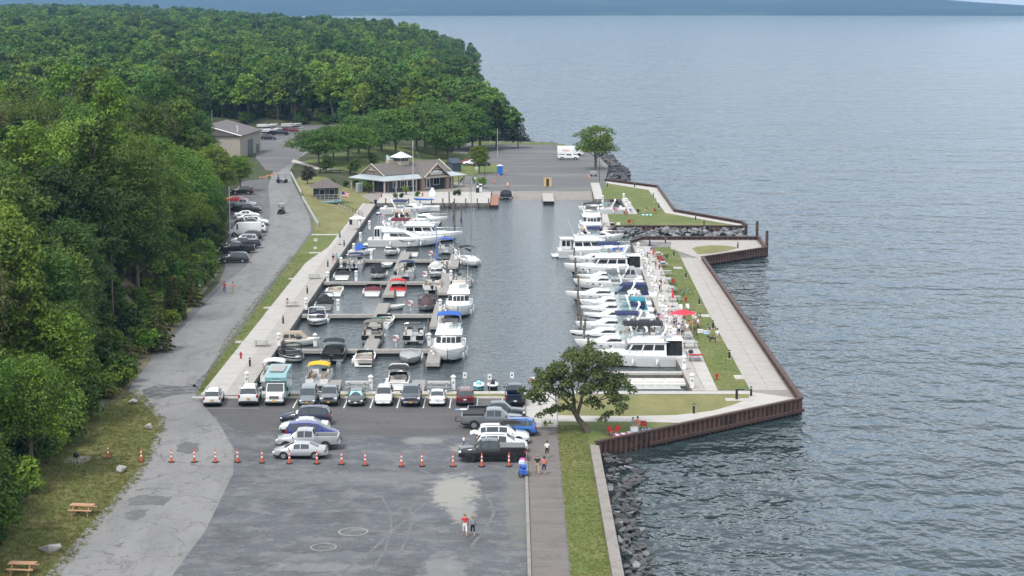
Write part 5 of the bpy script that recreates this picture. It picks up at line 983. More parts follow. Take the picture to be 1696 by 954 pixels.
def express(label, px, py, head, L=9.6, B=3.2, canvas=None, stripe=None, arch_=True, group=RIGHTG, hard=None, tint='tint_glass', shift=(0, 0), can2=None, enc=False):
    t = boat_at('cabin_cruiser', label, px, py, L, B, head, group=group, shift=shift); F = 1.2
    sheer, beam = hull(L, B, F, t, 'gel_white', stripe, (-L * .42, -L * .02), floor=.55, fine=.42, rise=.35)
    house(t, -L * .04, L * .34, B * .7, F + .05, F + .8, 1.9, 0, .3, 'trunk_cabin', wins=((.15, .7),), wz=(.3, .72)); wshield(t, L * .04, B * .84, sheer(0) + .4, .7, .8, 1.4, tint)
    for sg in (1, -1):
        for u in (.12, .22): MB().cbox((L * u, sg * (beam(L * u) + .0), F * .86), (.42, .04, .13)).build('port_light', 'boat_glass', t)
    house(t, -L * .44, -L * .36, B * .8, F, F + .45, .15, .15, .05, 'transom_seat')
    seat(t, -L * .36, 0, .55, .7, B * .66, 'vinyl', -1); seat(t, -L * .1, -B * .2, .55, .6, .7, 'vinyl', -1); MB().cbox((0, -B * .22, 1.3), (.35, .8, .6), 0, .06).build('helm', 'gel_cream', t, 40)
    rail(t, sheer, beam, L * .05, L * .485)
    if arch_: arch(t, -L * .2, B * .96, sheer(-L * .2), 3.0, .9 if arch_ == 1 else -.5)
    if canvas: bimini(t, -L * .24, L * .03, B * .88, 2.75, F + .1, canvas, hoops=3)
    if can2 and enc: house(t, -L * .42, -L * .05, B * .84, F + .1, F + 1.55, 1.0, .35, .3, 'cockpit_canvas', 'canvas_' + can2, wins=((.08, .3), (.36, .6), (.66, .92)), wz=(.3, .78))
    elif can2: MB().tube([(-L * .34, -B * .4, 2.5), (-L * .2, 0, 2.75), (-L * .34, B * .4, 2.5)], .24, 8).build('folded_canopy', 'canvas_' + can2, t, 60); MB().cbox((-L * .24, 0, 2.62), (L * .14, B * .7, .09), 0, .04).build('sun_top', 'canvas_' + can2, t, 40)
    if hard: MB().cbox((-L * .12, 0, 2.95), (L * .3, B * .8, .12), 0, .05).build('hard_top', 'gel_white', t, 40)
    MB().cbox((-L / 2 - .4, 0, .25), (.85, B * .82, .12), 0, .05).build('swim_platform', 'gel_white', t, 40)
    for x in (-L * .25, L * .1): fender(t, x, -B / 2 - .13, .6); fender(t, x, B / 2 + .13, .6)
    return t
def flybridge(label, px, py, head, L=12, B=4.0, bim='blue', group=LEFTG, sleek=False, aft=None, bimx=None, name='flybridge_yacht', shift=(0, 0), front=3, enc=False, fbz=0):
    t = boat_at(name, label, px, py, L, B, head, 'yacht', group, shift); F = 1.35
    sheer, beam = hull(L, B, F, t, 'gel_white', None, (-L * .45, -L * .3), floor=.7, fine=.45, rise=.38)
    hx0, hx1 = -L * .3, L * (.16 if not sleek else .26)
    if sleek:
        house(t, hx0, hx1, B * .84, F - .05, F + 1.25, 3.0, .2, .3, 'saloon', wins=((.22, .5), (.52, .86)), wz=(.42, .82), nose=.1)
        for sg in (1, -1): MB().add([(-L * .1, sg * (beam(-L * .1) + .02), F * .98), (L * .2, sg * (beam(L * .2) + .01), F * 1.03), (L * .1, sg * (beam(L * .1) + .02), F * .80), (-L * .04, sg * (beam(-.5) + .02), F * .78)], [(0, 1, 2, 3)]).build('hull_window', 'boat_glass', t)
        zf = F + 1.25; house(t, hx0 - .2, hx1 - 3.2, B * .78, zf, zf + .75, 1.5, 0, .12, 'flybridge'); house(t, -L * .42, -L * .3, B * .82, F, F + 2.0, .1, .1, .1, 'aft_enclosure', wins=((.08, .46), (.54, .92)), wz=(.25, .92))
    else:
        house(t, hx0, hx1, B * .8, F - .02, F + 1.55, .9, .05, .14, 'saloon', wins=((.06, .32), (.36, .62), (.66, .95)), front=front, wz=(.42, .84)); zf = F + 1.55
        MB().cbox(((hx0 + hx1) / 2 - .5, 0, zf + .04), (hx1 - hx0 - .4, B * .82, .1), 0, .04).build('saloon_roof', 'gel_white', t, 40)
        house(t, hx0 + .3, hx1 - 1.0, B * .72, zf + .09, zf + .8, .7, 0, .06, 'flybridge'); MB().box(hx0 + .6, hx1 - 2.0, -B * .28, B * .28, zf + .802, zf + .81).build('flybridge_floor', 'hull_grey', t)
        house(t, hx1 - .3, L * .36, B * .6, F, F + .5, 1.2, 0, .2, 'trunk_cabin')
    zt = zf + .8
    wshield(t, (hx1 - 1.4) if not sleek else hx1 - 3.9, B * .6, zt, .35, .25, .8, 'tint_glass'); seat(t, hx0 + 1.6, 0, zt, .6, B * .5, 'vinyl', -1); MB().cbox((hx0 + 2.9, 0, zt + .25), (.4, .9, .5), 0, .05).build('helm', 'gel_cream', t, 40)
    if bim: b0 = bimx or (hx0 + .6, hx0 + 3.4); bimini(t, b0[0], b0[1], B * .72, zt + 1.35, zt, bim, hoops=3)
    rail(t, sheer, beam, -L * .05, L * .485, .65, 9); arch(t, hx0 + .5, B * .76, zt - .1, zt + 1.0, .6) if not enc else None
    if aft: # canvas room over the cockpit
        house(t, -L * .46, -L * .3, B * .84, F + .1, F + 1.75, .05, .05, .05, 'aft_enclosure', m='canvas_' + aft, wins=((.06, .45), (.55, .94)), wz=(.35, .9)); MB().cbox((-L * .38, 0, F + 1.85), (L * .18, B * .9, .1), 0, .04).build('hard_top', 'gel_white', t, 40)
    MB().cbox((-L / 2 - .5, 0, .3), (1.0, B * .85, .14), 0, .05).build('swim_platform', 'gel_white', t, 40)
    for sg in (1, -1):
        for x in (-L * .2, L * .05, L * .2): fender(t, x, sg * (beam(x) + .12), .6)
        for x in (L * .18, L * .26): MB().lathe([(.12, -.02), (.12, .02)], 10, 0, (0, 0, 0)).build('porthole', 'boat_glass', t, loc=(x, sg * (beam(x) + .0), F * .8)).rotation_euler = (R(90), 0, 0)
    MB().tube([(hx0 + .3, B * .3, zt), (hx0 - .6, B * .32, zt + 2.6)], .018, 4).build('antenna', 'gel_white', t)
    return t
def sailboat(label, px, py, head, L=8.5, B=2.8, mast=11.5, sail='blue', top=None, name='sailing_boat', mastm='rail_steel', group=LEFTG, shift=(0, 0)):
    t = boat_at(name, label, px, py, L, B, head, 'sailboat', group, shift); sheer, beam = hull(L, B, .95, t, 'gel_white', None, (-L * .4, -L * .12), floor=.45, fine=.35, transom=.75, rise=.2)
    house(t, -L * .12, L * .26, B * .58, .97, 1.42, .9, .1, .12, 'coach_roof', wins=((.1, .4), (.5, .8)), wz=(.35, .8)); mx = L * .08
    MB().tube([(mx, 0, 1.0), (mx, 0, mast)], [.085, .05], 8).build('mast', mastm, t); MB().tube([(mx, 0, 2.05), (-L * .4, 0, 2.15)], .05, 6).build('boom', mastm, t); MB().tube([(mx - .1, 0, 2.5), (mx - .6, 0, 2.35), (-L * .38, 0, 2.28)], [.1, .22, .1], 8).build('sail_cover', 'canvas_' + sail, t, 60)
    MB().tube([(mx, -.9, mast * .62), (mx, .9, mast * .62)], .025, 5).build('spreader', mastm, t)
    st = MB()
    for e in ((L * .49, 0, 1.05), (-L * .49, 0, .95), (mx - .1, B * .47, 1), (mx - .1, -B * .47, 1)): st = MB(); st.tube([(mx, 0, mast * .97), e], .012, 4); st.build('stay', 'rail_steel', t)
    if top: bimini(t, -L * .38, -L * .14, B * .8, 2.7, .95, top, hoops=2)
    rail(t, sheer, beam, -L * .1, L * .48, .5, 6); fender(t, 0, B / 2 + .12); fender(t, 0, -B / 2 - .12); return t
# ---- left slips
pontoon('white pontoon boat with white canvas top half hidden behind the turquoise van', 449, 640, 90, 'white', 'gel_white', 'vinyl', shift=(0, 0), motor=False)
pontoon('pontoon boat under a bright yellow canopy', 524, 646, 90, 'yellow', 'gel_white', 'vinyl_tan', motor=False)
runabout('white wake boat with black canopy at the near quay', 658, 646, 90, 6.6, 2.5, top='black', tower=True, name='wake_boat')
runabout('white and black bowrider with black covers beside the quay wall', 478, 605, 292, 6.4, 2.5, stripe='gel_black', cov='black', bowcov='black', arch_only='black', name='bowrider')
pontoon('pontoon boat wrapped in black covers, outboard towards the car park', 549, 604, 90, 'black', 'gel_black', covers='black', B=2.7)
runabout('small white cuddy boat stern on to the car park beside black covered pontoon', 602, 607, 90, 6.4, 2.5, inside='vinyl_tan', name='cuddy_boat')
runabout('boat under a full silver cover, bow to the car park', 677, 607, 270, 6.4, 2.5, color='hull_grey', cov='full', fold='silver', name='covered_boat', peak=.35)
flybridge('white flybridge cruiser with bright blue canopy, bow towards the car park', 741, 606, 270, 11.5, 4.0, 'blue', name='flybridge_cruiser')
t = runabout('small boat with tan cabin canvas behind the first dock', 492, 574, 0, 5.6, 2.3, color='gel_cream', name='canvas_cabin_boat', cov='none'); house(t, -2.2, 1.4, 1.9, .8, 1.75, .9, .5, .3, 'cabin_canvas', 'canvas_tan', wins=((.1, .34), (.4, .62), (.68, .92)), wz=(.25, .7), glass='boat_glass')
pontoon('pontoon boat with taupe canopy and brown seats at the first dock', 615, 572, 270, 'taupe', 'gel_black', 'vinyl_tan', motor=False)
pontoon('grey pontoon boat with slim black canopy at the first dock', 684, 572, 270, 'black', 'gel_black', 'vinyl', fold=True, motor=False)
runabout('white bowrider with black hull band and folded navy top at the second dock', 521, 543, 270, 7.0, 2.6, stripe='gel_black', fold='navy', name='bowrider', cov='none', tower=True)
t = runabout('white sport boat with dark green trim stern on at the second dock', 634, 545, 84, 7.0, 2.6, stripe='canvas_green', name='sport_boat', ob=True); MB().box(-2.9, -2.0, -1.2, 1.2, 1.25, 1.33).build('sun_top', 'canvas_green', t)
flybridge('white flybridge boat without canopy, bow towards the car park', 758, 530, 270, 10.5, 3.8, None, name='flybridge_cruiser', enc=True)
runabout('boat under tall black canvas beside the quay at the second dock', 536, 514, 90, 6.0, 2.4, color='hull_grey', cov='black', peak=1.2, arch_only='black', name='canvas_boat')
runabout('boat under a peaked purple brown cover at the second dock', 705, 518, 270, 6.2, 2.5, color='hull_grey', cov='full', fold='brown', peak=1.15, name='covered_boat', arch_only='brown')
t = boat_at('inflatable_dinghy', 'small white dinghy at the second dock behind the sport boat', 650, 514, 3.6, 1.7, 10, 'dinghy'); hull(3.6, 1.7, .5, t, 'gel_white', None, (-1.4, .9), .15); MB().box(-.6, -.2, -.7, .7, .35, .42).build('thwart', 'hull_grey', t)
runabout('white runabout with open tan interior next to the quay, third dock', 553, 491, 90, 5.8, 2.4, name='runabout', inside='vinyl_tan')
runabout('white runabout with flat maroon cover at the third dock', 616, 491, 90, 6.2, 2.5, cov='maroon', peak=.25, name='runabout')
runabout('white boat with bright red canopy and red cover', 658, 491, 90, 6.2, 2.5, top='red', cov='red', peak=.25, name='runabout')
pontoon('tan pontoon boat stern on at the end of the third dock', 716, 486, 90, 'black', 'gel_cream', 'vinyl_tan', fold=True)
runabout('dark covered boat with black arch beside the quay at the third dock', 566, 464, 90, 6.0, 2.4, cov='black', arch_only='black', name='canvas_boat')
runabout('boat under a black tent cover with bare canopy poles', 624, 464, 270, 6.0, 2.4, cov='full', fold='black', peak=1.1, name='covered_boat', arch_only='black')
pontoon('grey pontoon boat with navy canopy at the third dock', 672, 463, 90, 'navy', 'hull_grey', 'vinyl', motor=False)
runabout('white rounded boat behind the tan pontoon at the third dock', 722, 462, 270, 5.6, 2.3, name='runabout', cov='none')
pontoon('dark grey pontoon boat with double black canopies outside the third dock', 766, 478, 270, 'black', 'hull_grey', 'vinyl', L=7.6, motor=False)
pontoon('pontoon boat with navy canopy and two outboards against the quay', 587, 449, 90, 'navy', 'hull_grey', 'vinyl')
t = boat_at('rowing_boat', 'little open white boat under the farthest dock', 639, 446, 4.6, 1.9, 270, 'boat'); hull(4.6, 1.9, .55, t, 'gel_white', 'gel_white', (-1.9, .8), .2); [MB().box(x - .18, x + .18, -.85, .85, .38, .45).build('thwart', 'vinyl', t) for x in (-1.2, 0)]
runabout('white fishing boat with big outboard at the end of the farthest dock', 733, 446, 90, 6.0, 2.4, ob=True, name='fishing_boat')
sailboat('small sailing boat with blue mast and furled blue sail', 722, 452, 90, 6.5, 2.2, 7.0, 'blue', mastm='canvas_blue')
t = runabout('small white boat with crumpled blue cover against the quay wall', 599, 424, 20, 4.8, 2.0, cov='none', name='runabout'); MB().loft([[(-1.6, -.8, .9), (-1.6, .8, .9), (-1.6, 0, 1.0)], [(-.4, -.7, .95), (-.4, .7, .95), (-.4, .1, 2.1)], [(.8, -.6, .95), (.8, .6, .95), (.8, 0, 1.1)]]).build('cover', 'canvas_blue', t, 40)
runabout('white runabout with red seats at the farthest dock', 646, 425, 270, 5.6, 2.3, inside='canvas_red', name='runabout')
runabout('boat under low black cover at the farthest dock', 682, 425, 90, 5.8, 2.3, cov='full', fold='black', peak=.55, name='covered_boat')
pontoon('pontoon boat with raised blue canopy at the end of the farthest dock', 738, 423, 270, 'blue', 'hull_grey', 'vinyl', motor=False)
sailboat('white sailing boat with tall bare mast and black spray hoods', 778, 445, 285, 9.0, 3.0, 15.0, 'black', 'black')
flybridge('big white motor yacht with maroon canopy lying bow out from the quay', 672, 410, 358, 13.4, 4.3, 'maroon', sleek=True, bimx=(-2.6, .6))
flybridge('white motor yacht with plumb bow behind the maroon topped yacht', 706, 402, 358, 13.0, 4.4, None, enc=True, name='motor_yacht')
express('white express cruiser with beige canvas third from the fuel quay', 692, 374, 358, 11.5, 3.6, None, group=LEFTG, can2='tan', enc=True); express('white cruiser with black cockpit cover among the far quay yachts', 685, 383, 358, 10.0, 3.4, None, group=LEFTG, can2='black')
express('white cruiser with navy canopy next to the blue sail cover', 672, 356, 358, 10.5, 3.4, 'navy', group=LEFTG)
sailboat('sailing boat with tall white mast and bright blue sail cover near the fuel quay', 690, 350, 178, 9.5, 3.0, 14.5, 'blue', None, mastm='gel_white')
pontoon('black covered pontoon boat tied by the boat ramp', 838, 331, 270, None, 'gel_black', covers='black', L=6.5, motor=True)
# ---- right wharf
flybridge('white aft cabin trawler nearest the spreading tree, black canopy over its bridge', 1056, 609, 180, 11.5, 3.9, 'black', RIGHTG, aft='black', bimx=(-3.0, 1.6), name='trawler_yacht')
RW = [(1030, 587, 11.5, None, 'black', 'white express cruiser with black folded canvas beside the trawler'), (1020, 572, 11.5, None, 'tan', 'white express cruiser with tan folded canvas, second from the trawler'), (1024, 556, 11.0, 'navy', None, 'white express cruiser with deep navy canopy and raked arch'), (1026, 541, 9.5, None, 'navy', 'short white cruiser tucked behind the navy topped one'), (1022, 529, 10.0, None, 'teal', 'white cruiser with teal folded canvas'), (1020, 518, 10.0, None, 'white', 'white cruiser with pale canvas between teal canvas and long bowed cruiser')]
for i, (px, py, L, cv, c2, l) in enumerate(RW): express(l, px, py, 180, L, 3.4, cv, can2=c2, enc=i in (1, 4), stripe=(None, 'gel_black', None, 'canvas_navy', 'hull_grey', None)[i], arch_=(1, -1, 1, 1, -1, 1)[i])
express('long bowed white cruiser with dark navy cockpit canvas', 1012, 504, 180, 13.0, 3.8, None, can2='navy', enc=True); express('white cruiser with charcoal grey canopy', 1008, 482, 180, 10.5, 3.4, 'grey', arch_=-1); express('white cruiser with brown striped hull and grey folded canvas', 1010, 474, 180, 10.0, 3.3, None, can2='silver', enc=True, stripe='vinyl_tan')
flybridge('white sedan cruiser with dark aft enclosure and blue bridge canopy', 1000, 458, 180, 12.5, 4.0, 'navy', RIGHTG, aft='black', bimx=(-2.6, 1.0), name='sedan_cruiser')
express('white cruiser with blue canvas roll between two bridge boats', 996, 442, 180, 10.5, 3.4, None, can2='blue')
flybridge('white trawler lying stern out with glazed bridge enclosure', 985, 428, 4, 12.5, 4.2, None, RIGHTG, aft='white', name='trawler_yacht', enc=True)
express('cruiser with peach rolled canvas and navy top behind the stern out trawler', 992, 404, 2, 9.0, 3.2, 'navy', can2='peach')
flybridge('tall white yacht bow on at the gap between the piers', 982, 390, 270, 13.5, 4.3, 'black', RIGHTG, name='motor_yacht', bimx=(-2.8, .4)); express('white cruiser with long foredeck inside the north pier slip', 997, 356, 180, 9.6, 3.5, None, can2='black')
# ---- jet skis, pilings, wharf fingers
def jetski(label, px, py, col):
    x, y = G(px, py, WZ); t = thing('jet_ski', label, 'jet ski', (x, y, WZ), R(270), 'personal watercraft on the near quay'); hull(3.1, 1.2, .55, t, 'canvas_' + col, 'gel_black', None, camber=.2)
    MB().cbox((-.5, 0, .85), (1.4, .45, .3), 0, .1).build('saddle', 'trim_black', t, 40); MB().cbox((.55, 0, .95), (.7, .5, .45), 0, .12).build('cowl', 'canvas_' + col, t, 40); MB().tube([(.25, -.4, 1.2), (.3, 0, 1.15), (.25, .4, 1.2)], .03, 5).build('handlebar', 'trim_black', t)
mat('canvas_aqua', (.25, .62, .62), .4); mat('canvas_black2', (.02, .02, .022), .4); jetski('aqua and black jet ski beside the near quay', 793, 646, 'aqua'); jetski('black jet ski beside the near quay by the middle sign', 816, 646, 'black')
for i, (px, py) in enumerate(((974, 594), (967, 578), (962, 560), (960, 545), (958, 526), (957, 508), (958, 490), (955, 475), (953, 458), (951, 440), (969, 568), (751, 363), (753, 378), (744, 345), (764, 366))):
    x, y = G(px, py, WZ); t = thing('mooring_pile', ('grey mooring pile off the right wharf bows, %s from the spreading tree' % ORD[i]) if i < 11 else 'tall weathered mooring pile beyond the left yachts, %s from the fuel quay' % ORD[[2, 3, 0, 1][i - 11]], 'pile', (x, y, WZ), 0, 'mooring piles')
    h = 2.9 if i < 11 else 3.4; MB().cyl(0, 0, -2.5, h, .17, .14, 9).build('pile', 'pile_wood', t, 40); MB().cyl(0, 0, h - .02, h + .12, .16, .03, 9).build('cap', 'boot', t); MB().cyl(0, 0, -.2, .5, .176, .172, 9).build('wet_band', 'boot', t)
for i, py in enumerate((617, 565, 536, 511, 488, 466, 446)):
    y = G(0, py, -.1)[1]; x1 = wrx(y) + .0; t = thing('wharf_finger', 'concrete finger pier off the right wharf, %s from the car park' % ORD[i], 'dock', (x1, y, 0), 0, 'right wharf fingers')
    L_ = 9.0 if i == 0 else 6.5; MB().box(-L_, -.02, -.55, .55, -.3, -.05).build('deck', 'concrete', t); MB().box(-L_ + .1, -.1, -.45, .45, -2.5, -.302).build('pier_wall', 'quay_wall', t)
# ramp dock and side dock
t = thing('boarding_dock', 'pale boarding dock running down the middle of the boat ramp', 'dock', (G(907, 320)[0], 420, DZ)); MB().box(-1.2, 1.2, -9, 8, -.1, 0).build('deck', 'dock_edge', t); MB().box(-1.1, 1.1, -8.8, 7.5, -.7, -.105).build('float', 'float_black', t)
mat('ply', (.55, .38, .16), .8, var=.15); mb = MB(); mb.box(-.9, -.35, -.05, .05, .0, 2.0).box(.35, .9, -.05, .05, 0, 2.0).box(-.35, .35, -.05, .05, 1.75, 2.0); t2 = thing('ramp_board', 'yellow plywood board with a dark slot at the head of the ramp dock', 'sign', (G(907, 309)[0], G(907, 309)[1], .05)); mb.build('board', 'ply', t2); MB().box(-.3, .3, -.03, .03, .1, 1.74).build('slot', 'trim_black', t2)
mat('red_wood', (.28, .13, .09), .8, var=.2); t = thing('side_dock', 'red brown timber dock along the end of the fuel quay', 'dock', (-3.7, 412, -.2)); MB().box(-.85, .85, -9, 12, -.15, 0).build('deck', 'red_wood', t); MB().box(-.8, .8, -8.9, 11.9, -.9, -.155).build('float', 'float_black', t)
# ================================================================== walls, rocks, buildings
gmat('rust_pile', (.125, .073, .062), [('zband', (.035, .03, .028), .85, -.8, -.4), ((.16, .085, .055), .7, .5, .64, 1.2, (1, 1), 0), ((.05, .035, .032), .8, .5, .62, .6, (1, 1), 0), ((.13, .09, .08), .5, .5, .6, 5, (1, 1), 0)], rough=.8, bump=.2); mat('rust_cap', (.085, .05, .042), .7, .1, var=.2, vs=1.5)
_pan = None
def pile_wall(label, a, b, top=.5, wale=True, w=.7, outer=1, cut=0):
    """sheet piling from a to b: one folded panel after another, cap beam and wale"""
    global _pan
    a, b = Vector((*a, 0)), Vector((*b, 0)); L_ = (b - a).length; ang = math.atan2(b.y - a.y, b.x - a.x)
    t = thing('sheet_pile_wall', label, 'sea wall', (a.x, a.y, 0), ang, 'sheet pile sea walls')
    if _pan is None:
        m = MB(); pr = [(0, 0), (.08, -.02), (.2, -.26), (.5, -.26), (.62, -.02), (.7, 0)]; rows = [[(x, y, z) for x, y in pr] + [(x, y + .06, z) for x, y in reversed(pr)] for z in (-3.2, 0)]
        m.loft(rows); _pan = m.mesh('sheet_pile', 'rust_pile')
    n = max(1, int(L_ / w))
    for i in range(n):
        o = bpy.data.objects.new('sheet_pile', _pan); COL.objects.link(o); o.parent = t; o.location = (i * L_ / n, -.02, top); o.scale = (L_ / n / .7 * .995, 1, 1)
    MB().box(-.1, L_ + .1, -.36, .12, top - .02, top + .16).build('cap_beam', 'rust_cap', t)
    if wale: MB().box(cut, L_ + .1, -.55, -.3, -.75, -.45).build('wale_beam', 'rust_cap', t)
    return t
pile_wall('long brown sheet pile wall behind the picnic group, ending in the pier corner', G(987, 742), G(1325, 669), .55, True, cut=7)
pile_wall('brown sheet pile wall running beside the whole promenade', G(1325, 669), G(1162, 431), .55, False, 1.05)
pile_wall('brown sheet pile wall under the oval lawn at the pier tip', G(1162, 431), G(1267, 415), .5, True)
pile_wall('short brown sheet pile wall at the outer end of the pier tip', G(1267, 415), G(1256, 397), .5, False)
pile_wall('brown sheet pile wall facing the boulder filled gap', G(1256, 397), G(1062, 397), .45, False, .9)
pile_wall('low brown sheet pile return wall beside the peach canvas cruiser', G(1062, 397), G(1046, 402), .3, False)
pile_wall('brown sheet pile wall behind the boulders on the north pier', G(1018, 377), G(1236, 377), .3, False, .9)
pile_wall('short brown sheet pile wall at the outer corner of the north pier', G(1236, 377), G(1229, 371), .45, False); pile_wall('brown sheet pile wall slanting along the north pier walk', G(1229, 371), G(1116, 351), .45, False, 1.0); pile_wall('brown sheet pile wall beside the north pier lawn, lake side', G(1116, 351), G(1088, 311), .45, False, 1.3); pile_wall('farthest brown sheet pile wall, below the shore tree', G(1088, 311), G(1002, 300), .45, False, 1.0)
pile_wall('short brown sheet pile return between the bow on yacht and the gap', G(1006, 387), G(1018, 377), .3, False)
for i, (px, py, h) in enumerate(((1249, 395, 3.0), (1265, 412, 3.0))):
    x, y = G(px, py); t = thing('steel_pile', 'tall dark steel pile at the pier tip, ' + ('beside the gap' if i == 0 else 'at the outer corner'), 'pile', (x + .5, y, 0), 0, 'steel piles'); MB().cyl(0, 0, -3, h, .26, .26, 12).build('shaft', 'rust_cap', t, 40); MB().cyl(0, 0, h + .005, h + .15, .28, .1, 12).build('cap', 'trim_black', t)
# ---- boulders
mat('rock_grey', (.16, .165, .17), .85, var=.35, vs=2.2, bump=.6, bs=5, orand=.9); mat('rock_dark', (.075, .075, .077), .8, var=.35, vs=2.2, bump=.6, bs=5, orand=.9)
def stone_mesh(seed, m):
    bm = bmesh.new(); r = random.Random(seed)
    for k in range(15):
        v = Vector((r.gauss(0, 1), r.gauss(0, 1), r.gauss(0, 1))).normalized() * r.uniform(.8, 1.05); bm.verts.new((v.x * 1.25, v.y * .95, v.z * .7))
    h = bmesh.ops.convex_hull(bm, input=bm.verts); bmesh.ops.delete(bm, geom=list({g for g in h['geom_interior'] + h['geom_unused'] if isinstance(g, bmesh.types.BMVert)}), context='VERTS')
    bmesh.ops.bevel(bm, geom=bm.edges[:], offset=.06, segments=1, affect='EDGES')
    me = bpy.data.meshes.new('stone'); bm.to_mesh(me); bm.free(); me.materials.append(MAT(m)); return me
STG = [stone_mesh(s, 'rock_grey') for s in range(6)]; STD = [stone_mesh(s + 9, 'rock_dark') for s in range(5)]
def stones(parent, n, pos, r0, r1, lst):
    for i in range(n):
        x, y, z = pos(i); o = bpy.data.objects.new('stone', random.choice(lst)); COL.objects.link(o); o.parent = parent; s = random.uniform(r0, r1); o.scale = (s, s * random.uniform(.8, 1.1), s * random.uniform(.7, 1)); o.rotation_euler = (random.uniform(-.5, .5), random.uniform(-.5, .5), random.uniform(0, 6.3)); o.location = (x, y, z)
rb = tag(bpy.data.objects.new('boulder_bank', None), 'bank of dark tumbled boulders below the low concrete sea wall', 'rock bank'); COL.objects.link(rb)
def near_pos(i):
    y = 116 + 61.5 * ((i * .618) % 1); u = random.random(); wmax = float(np.interp(y, [116, 140, 160, 174, 178], [2.6, 2.5, 2.6, 3.6, 3.0])); return 8.45 + u * wmax, y, -.15 - 1.0 * u + random.uniform(-.1, .15)
stones(rb, 290, near_pos, .24, .52, STD * 2 + STG[:1])
rg_ = tag(bpy.data.objects.new('boulder_bank', None), 'row of grey boulders filling the gap between the two piers', 'rock bank'); COL.objects.link(rg_)
def gap_pos(i):
    px = 1006 + 228 * ((i * .618) % 1); u = random.random()
    x, y = G(px, 378.5 + 9 * u, -.3); return x, y, -.05 - .8 * u
stones(rg_, 130, lambda i: gap_pos(i), .45, .85, STG)
rf = tag(bpy.data.objects.new('boulder_bank', None), 'dark rocky shore below the leaning tree beside the ramp lot', 'rock bank'); COL.objects.link(rf)
def far_pos(i):
    s = (i * .618) % 1; y = 452 + 100 * s; x = float(np.interp(y, [452, 470, 500, 545, 552], [22.5, 24.2, 25.3, 23.8, 22])) ; u = random.random(); return x + u * 4.5, y, .1 - 1.1 * u
stones(rf, 150, far_pos, .5, 1.0, STD)
rh = tag(bpy.data.objects.new('boulder_bank', None), 'low stones along the lake end of the ramp lot', 'rock bank'); COL.objects.link(rh)
stones(rh, 60, lambda i: (24 - 32 * ((i * .618) % 1), 582 - max(0, 24 - 32 * ((i * .618) % 1) - 11) * 2.6 + random.uniform(0, 5), -.1), .4, 1.0, STG)
sheet('shore_grass', [(-12, 576), (12, 575), (22, 545), (24, 548), (13, 583), (-8, 590), (-13, 586)], .05, 'lawn')
mat('rock_pale', (.34, .33, .31), .85, var=.3, vs=2.2, bump=.6, bs=5); STP = [stone_mesh(s, 'rock_pale') for s in (2, 3, 4, 5)]
for i, (px, py, s, l) in enumerate(((84, 913, .62, 'pale boulder on the verge near the picnic tables'), (201, 782, .48, 'flat pale boulder on the verge by the cones'), (247, 711, .45, 'grey boulder at the verge bend'), (221, 669, .4, 'small pale boulder where the verge ends at the road'))):
    x, y = G(px, py); o = tag(bpy.data.objects.new('boulder', STP[i]), l, 'boulder', 'boulders on the verge'); COL.objects.link(o); o.location = (x, y, .3); o.scale = (s * 1.25, s * 1.1, s * 1.25); o.rotation_euler = (0, 0, i * 1.3)
# ---- clubhouse
mat('siding', (.07, .085, .105), .8, var=.12, vs=6); mat('shingle', (.135, .118, .108), .9, var=.28, vs=9, bump=.5, bs=25); mat('roof_metal', (.4, .45, .47), .4, .25, var=.08); mat('trim_beige', (.42, .37, .3), .7, var=.1); mat('gable_brown', (.2, .165, .135), .8, var=.12); mat('stone_brick', (.24, .17, .13), .9, var=.45, vs=12, bump=.5, bs=20); mat('win_white', (.72, .72, .7), .5, var=.05); mat('pane', (.02, .025, .03), .06, var=.02); mat('cupola_roof', (.62, .66, .67), .4, .2, var=.06)
C0 = G(637, 321); CA = math.atan2(G(769, 310)[1] - C0[1], G(769, 310)[0] - C0[0]); CL = math.hypot(G(769, 310)[0] - C0[0], G(769, 310)[1] - C0[1]); CD = 12.5
cl = thing('clubhouse', 'blue grey clubhouse with brown shingle roof, metal porch skirt and cupola', 'building', (*C0, .07), CA)
W0, W1, D0, D1 = 1.9, CL - 1.9, 2.0, CD - 1.6
MB().box(W0, W1, D0, D1, 0, 3.7).build('wall', 'siding', cl)
def slope(name, pts, m, th=.14): MB().add(pts + [(x, y, z - th) for x, y, z in pts], [tuple(range(len(pts))), tuple(range(2 * len(pts) - 1, len(pts) - 1, -1))] + [(i, (i + 1) % len(pts), len(pts) + (i + 1) % len(pts), len(pts) + i) for i in range(len(pts))]).build(name, m, cl)
e, k = 2.8, 3.75
ER = [(-.5, -.5), (CL + .5, -.5), (CL + .5, CD), (-.5, CD)]; IR = [(W0 + .6, D0 + .6), (W1 - .6, D0 + .6), (W1 - .6, D1 - .6), (W0 + .6, D1 - .6)]
def skirt(i, u0=0, u1=1):
    a, b, c, d = ER[i], ER[(i + 1) % 4], IR[(i + 1) % 4], IR[i]; l = lambda p, q, u: (p[0] + (q[0] - p[0]) * u, p[1] + (q[1] - p[1]) * u); slope('porch_roof', [(*l(a, b, u0), e), (*l(a, b, u1), e), (*l(d, c, u1), k), (*l(d, c, u0), k)], 'roof_metal')
G0, G1 = CL * .47, CL * .76
skirt(0, 0, G0 / CL); skirt(0, G1 / CL, 1); skirt(1); skirt(3); skirt(2)
MB().add([(-.52, -.52, e - .16), (CL + .52, -.52, e - .16), (CL + .52, -.42, e - .16), (-.52, -.42, e - .16), (-.52, -.52, e + .02), (CL + .52, -.52, e + .02), (CL + .52, -.42, e + .02), (-.52, -.42, e + .02)], [(0, 1, 5, 4), (4, 5, 6, 7), (3, 2, 6, 7), (0, 3, 7, 4), (1, 2, 6, 5)]).build('fascia', 'trim_beige', cl)
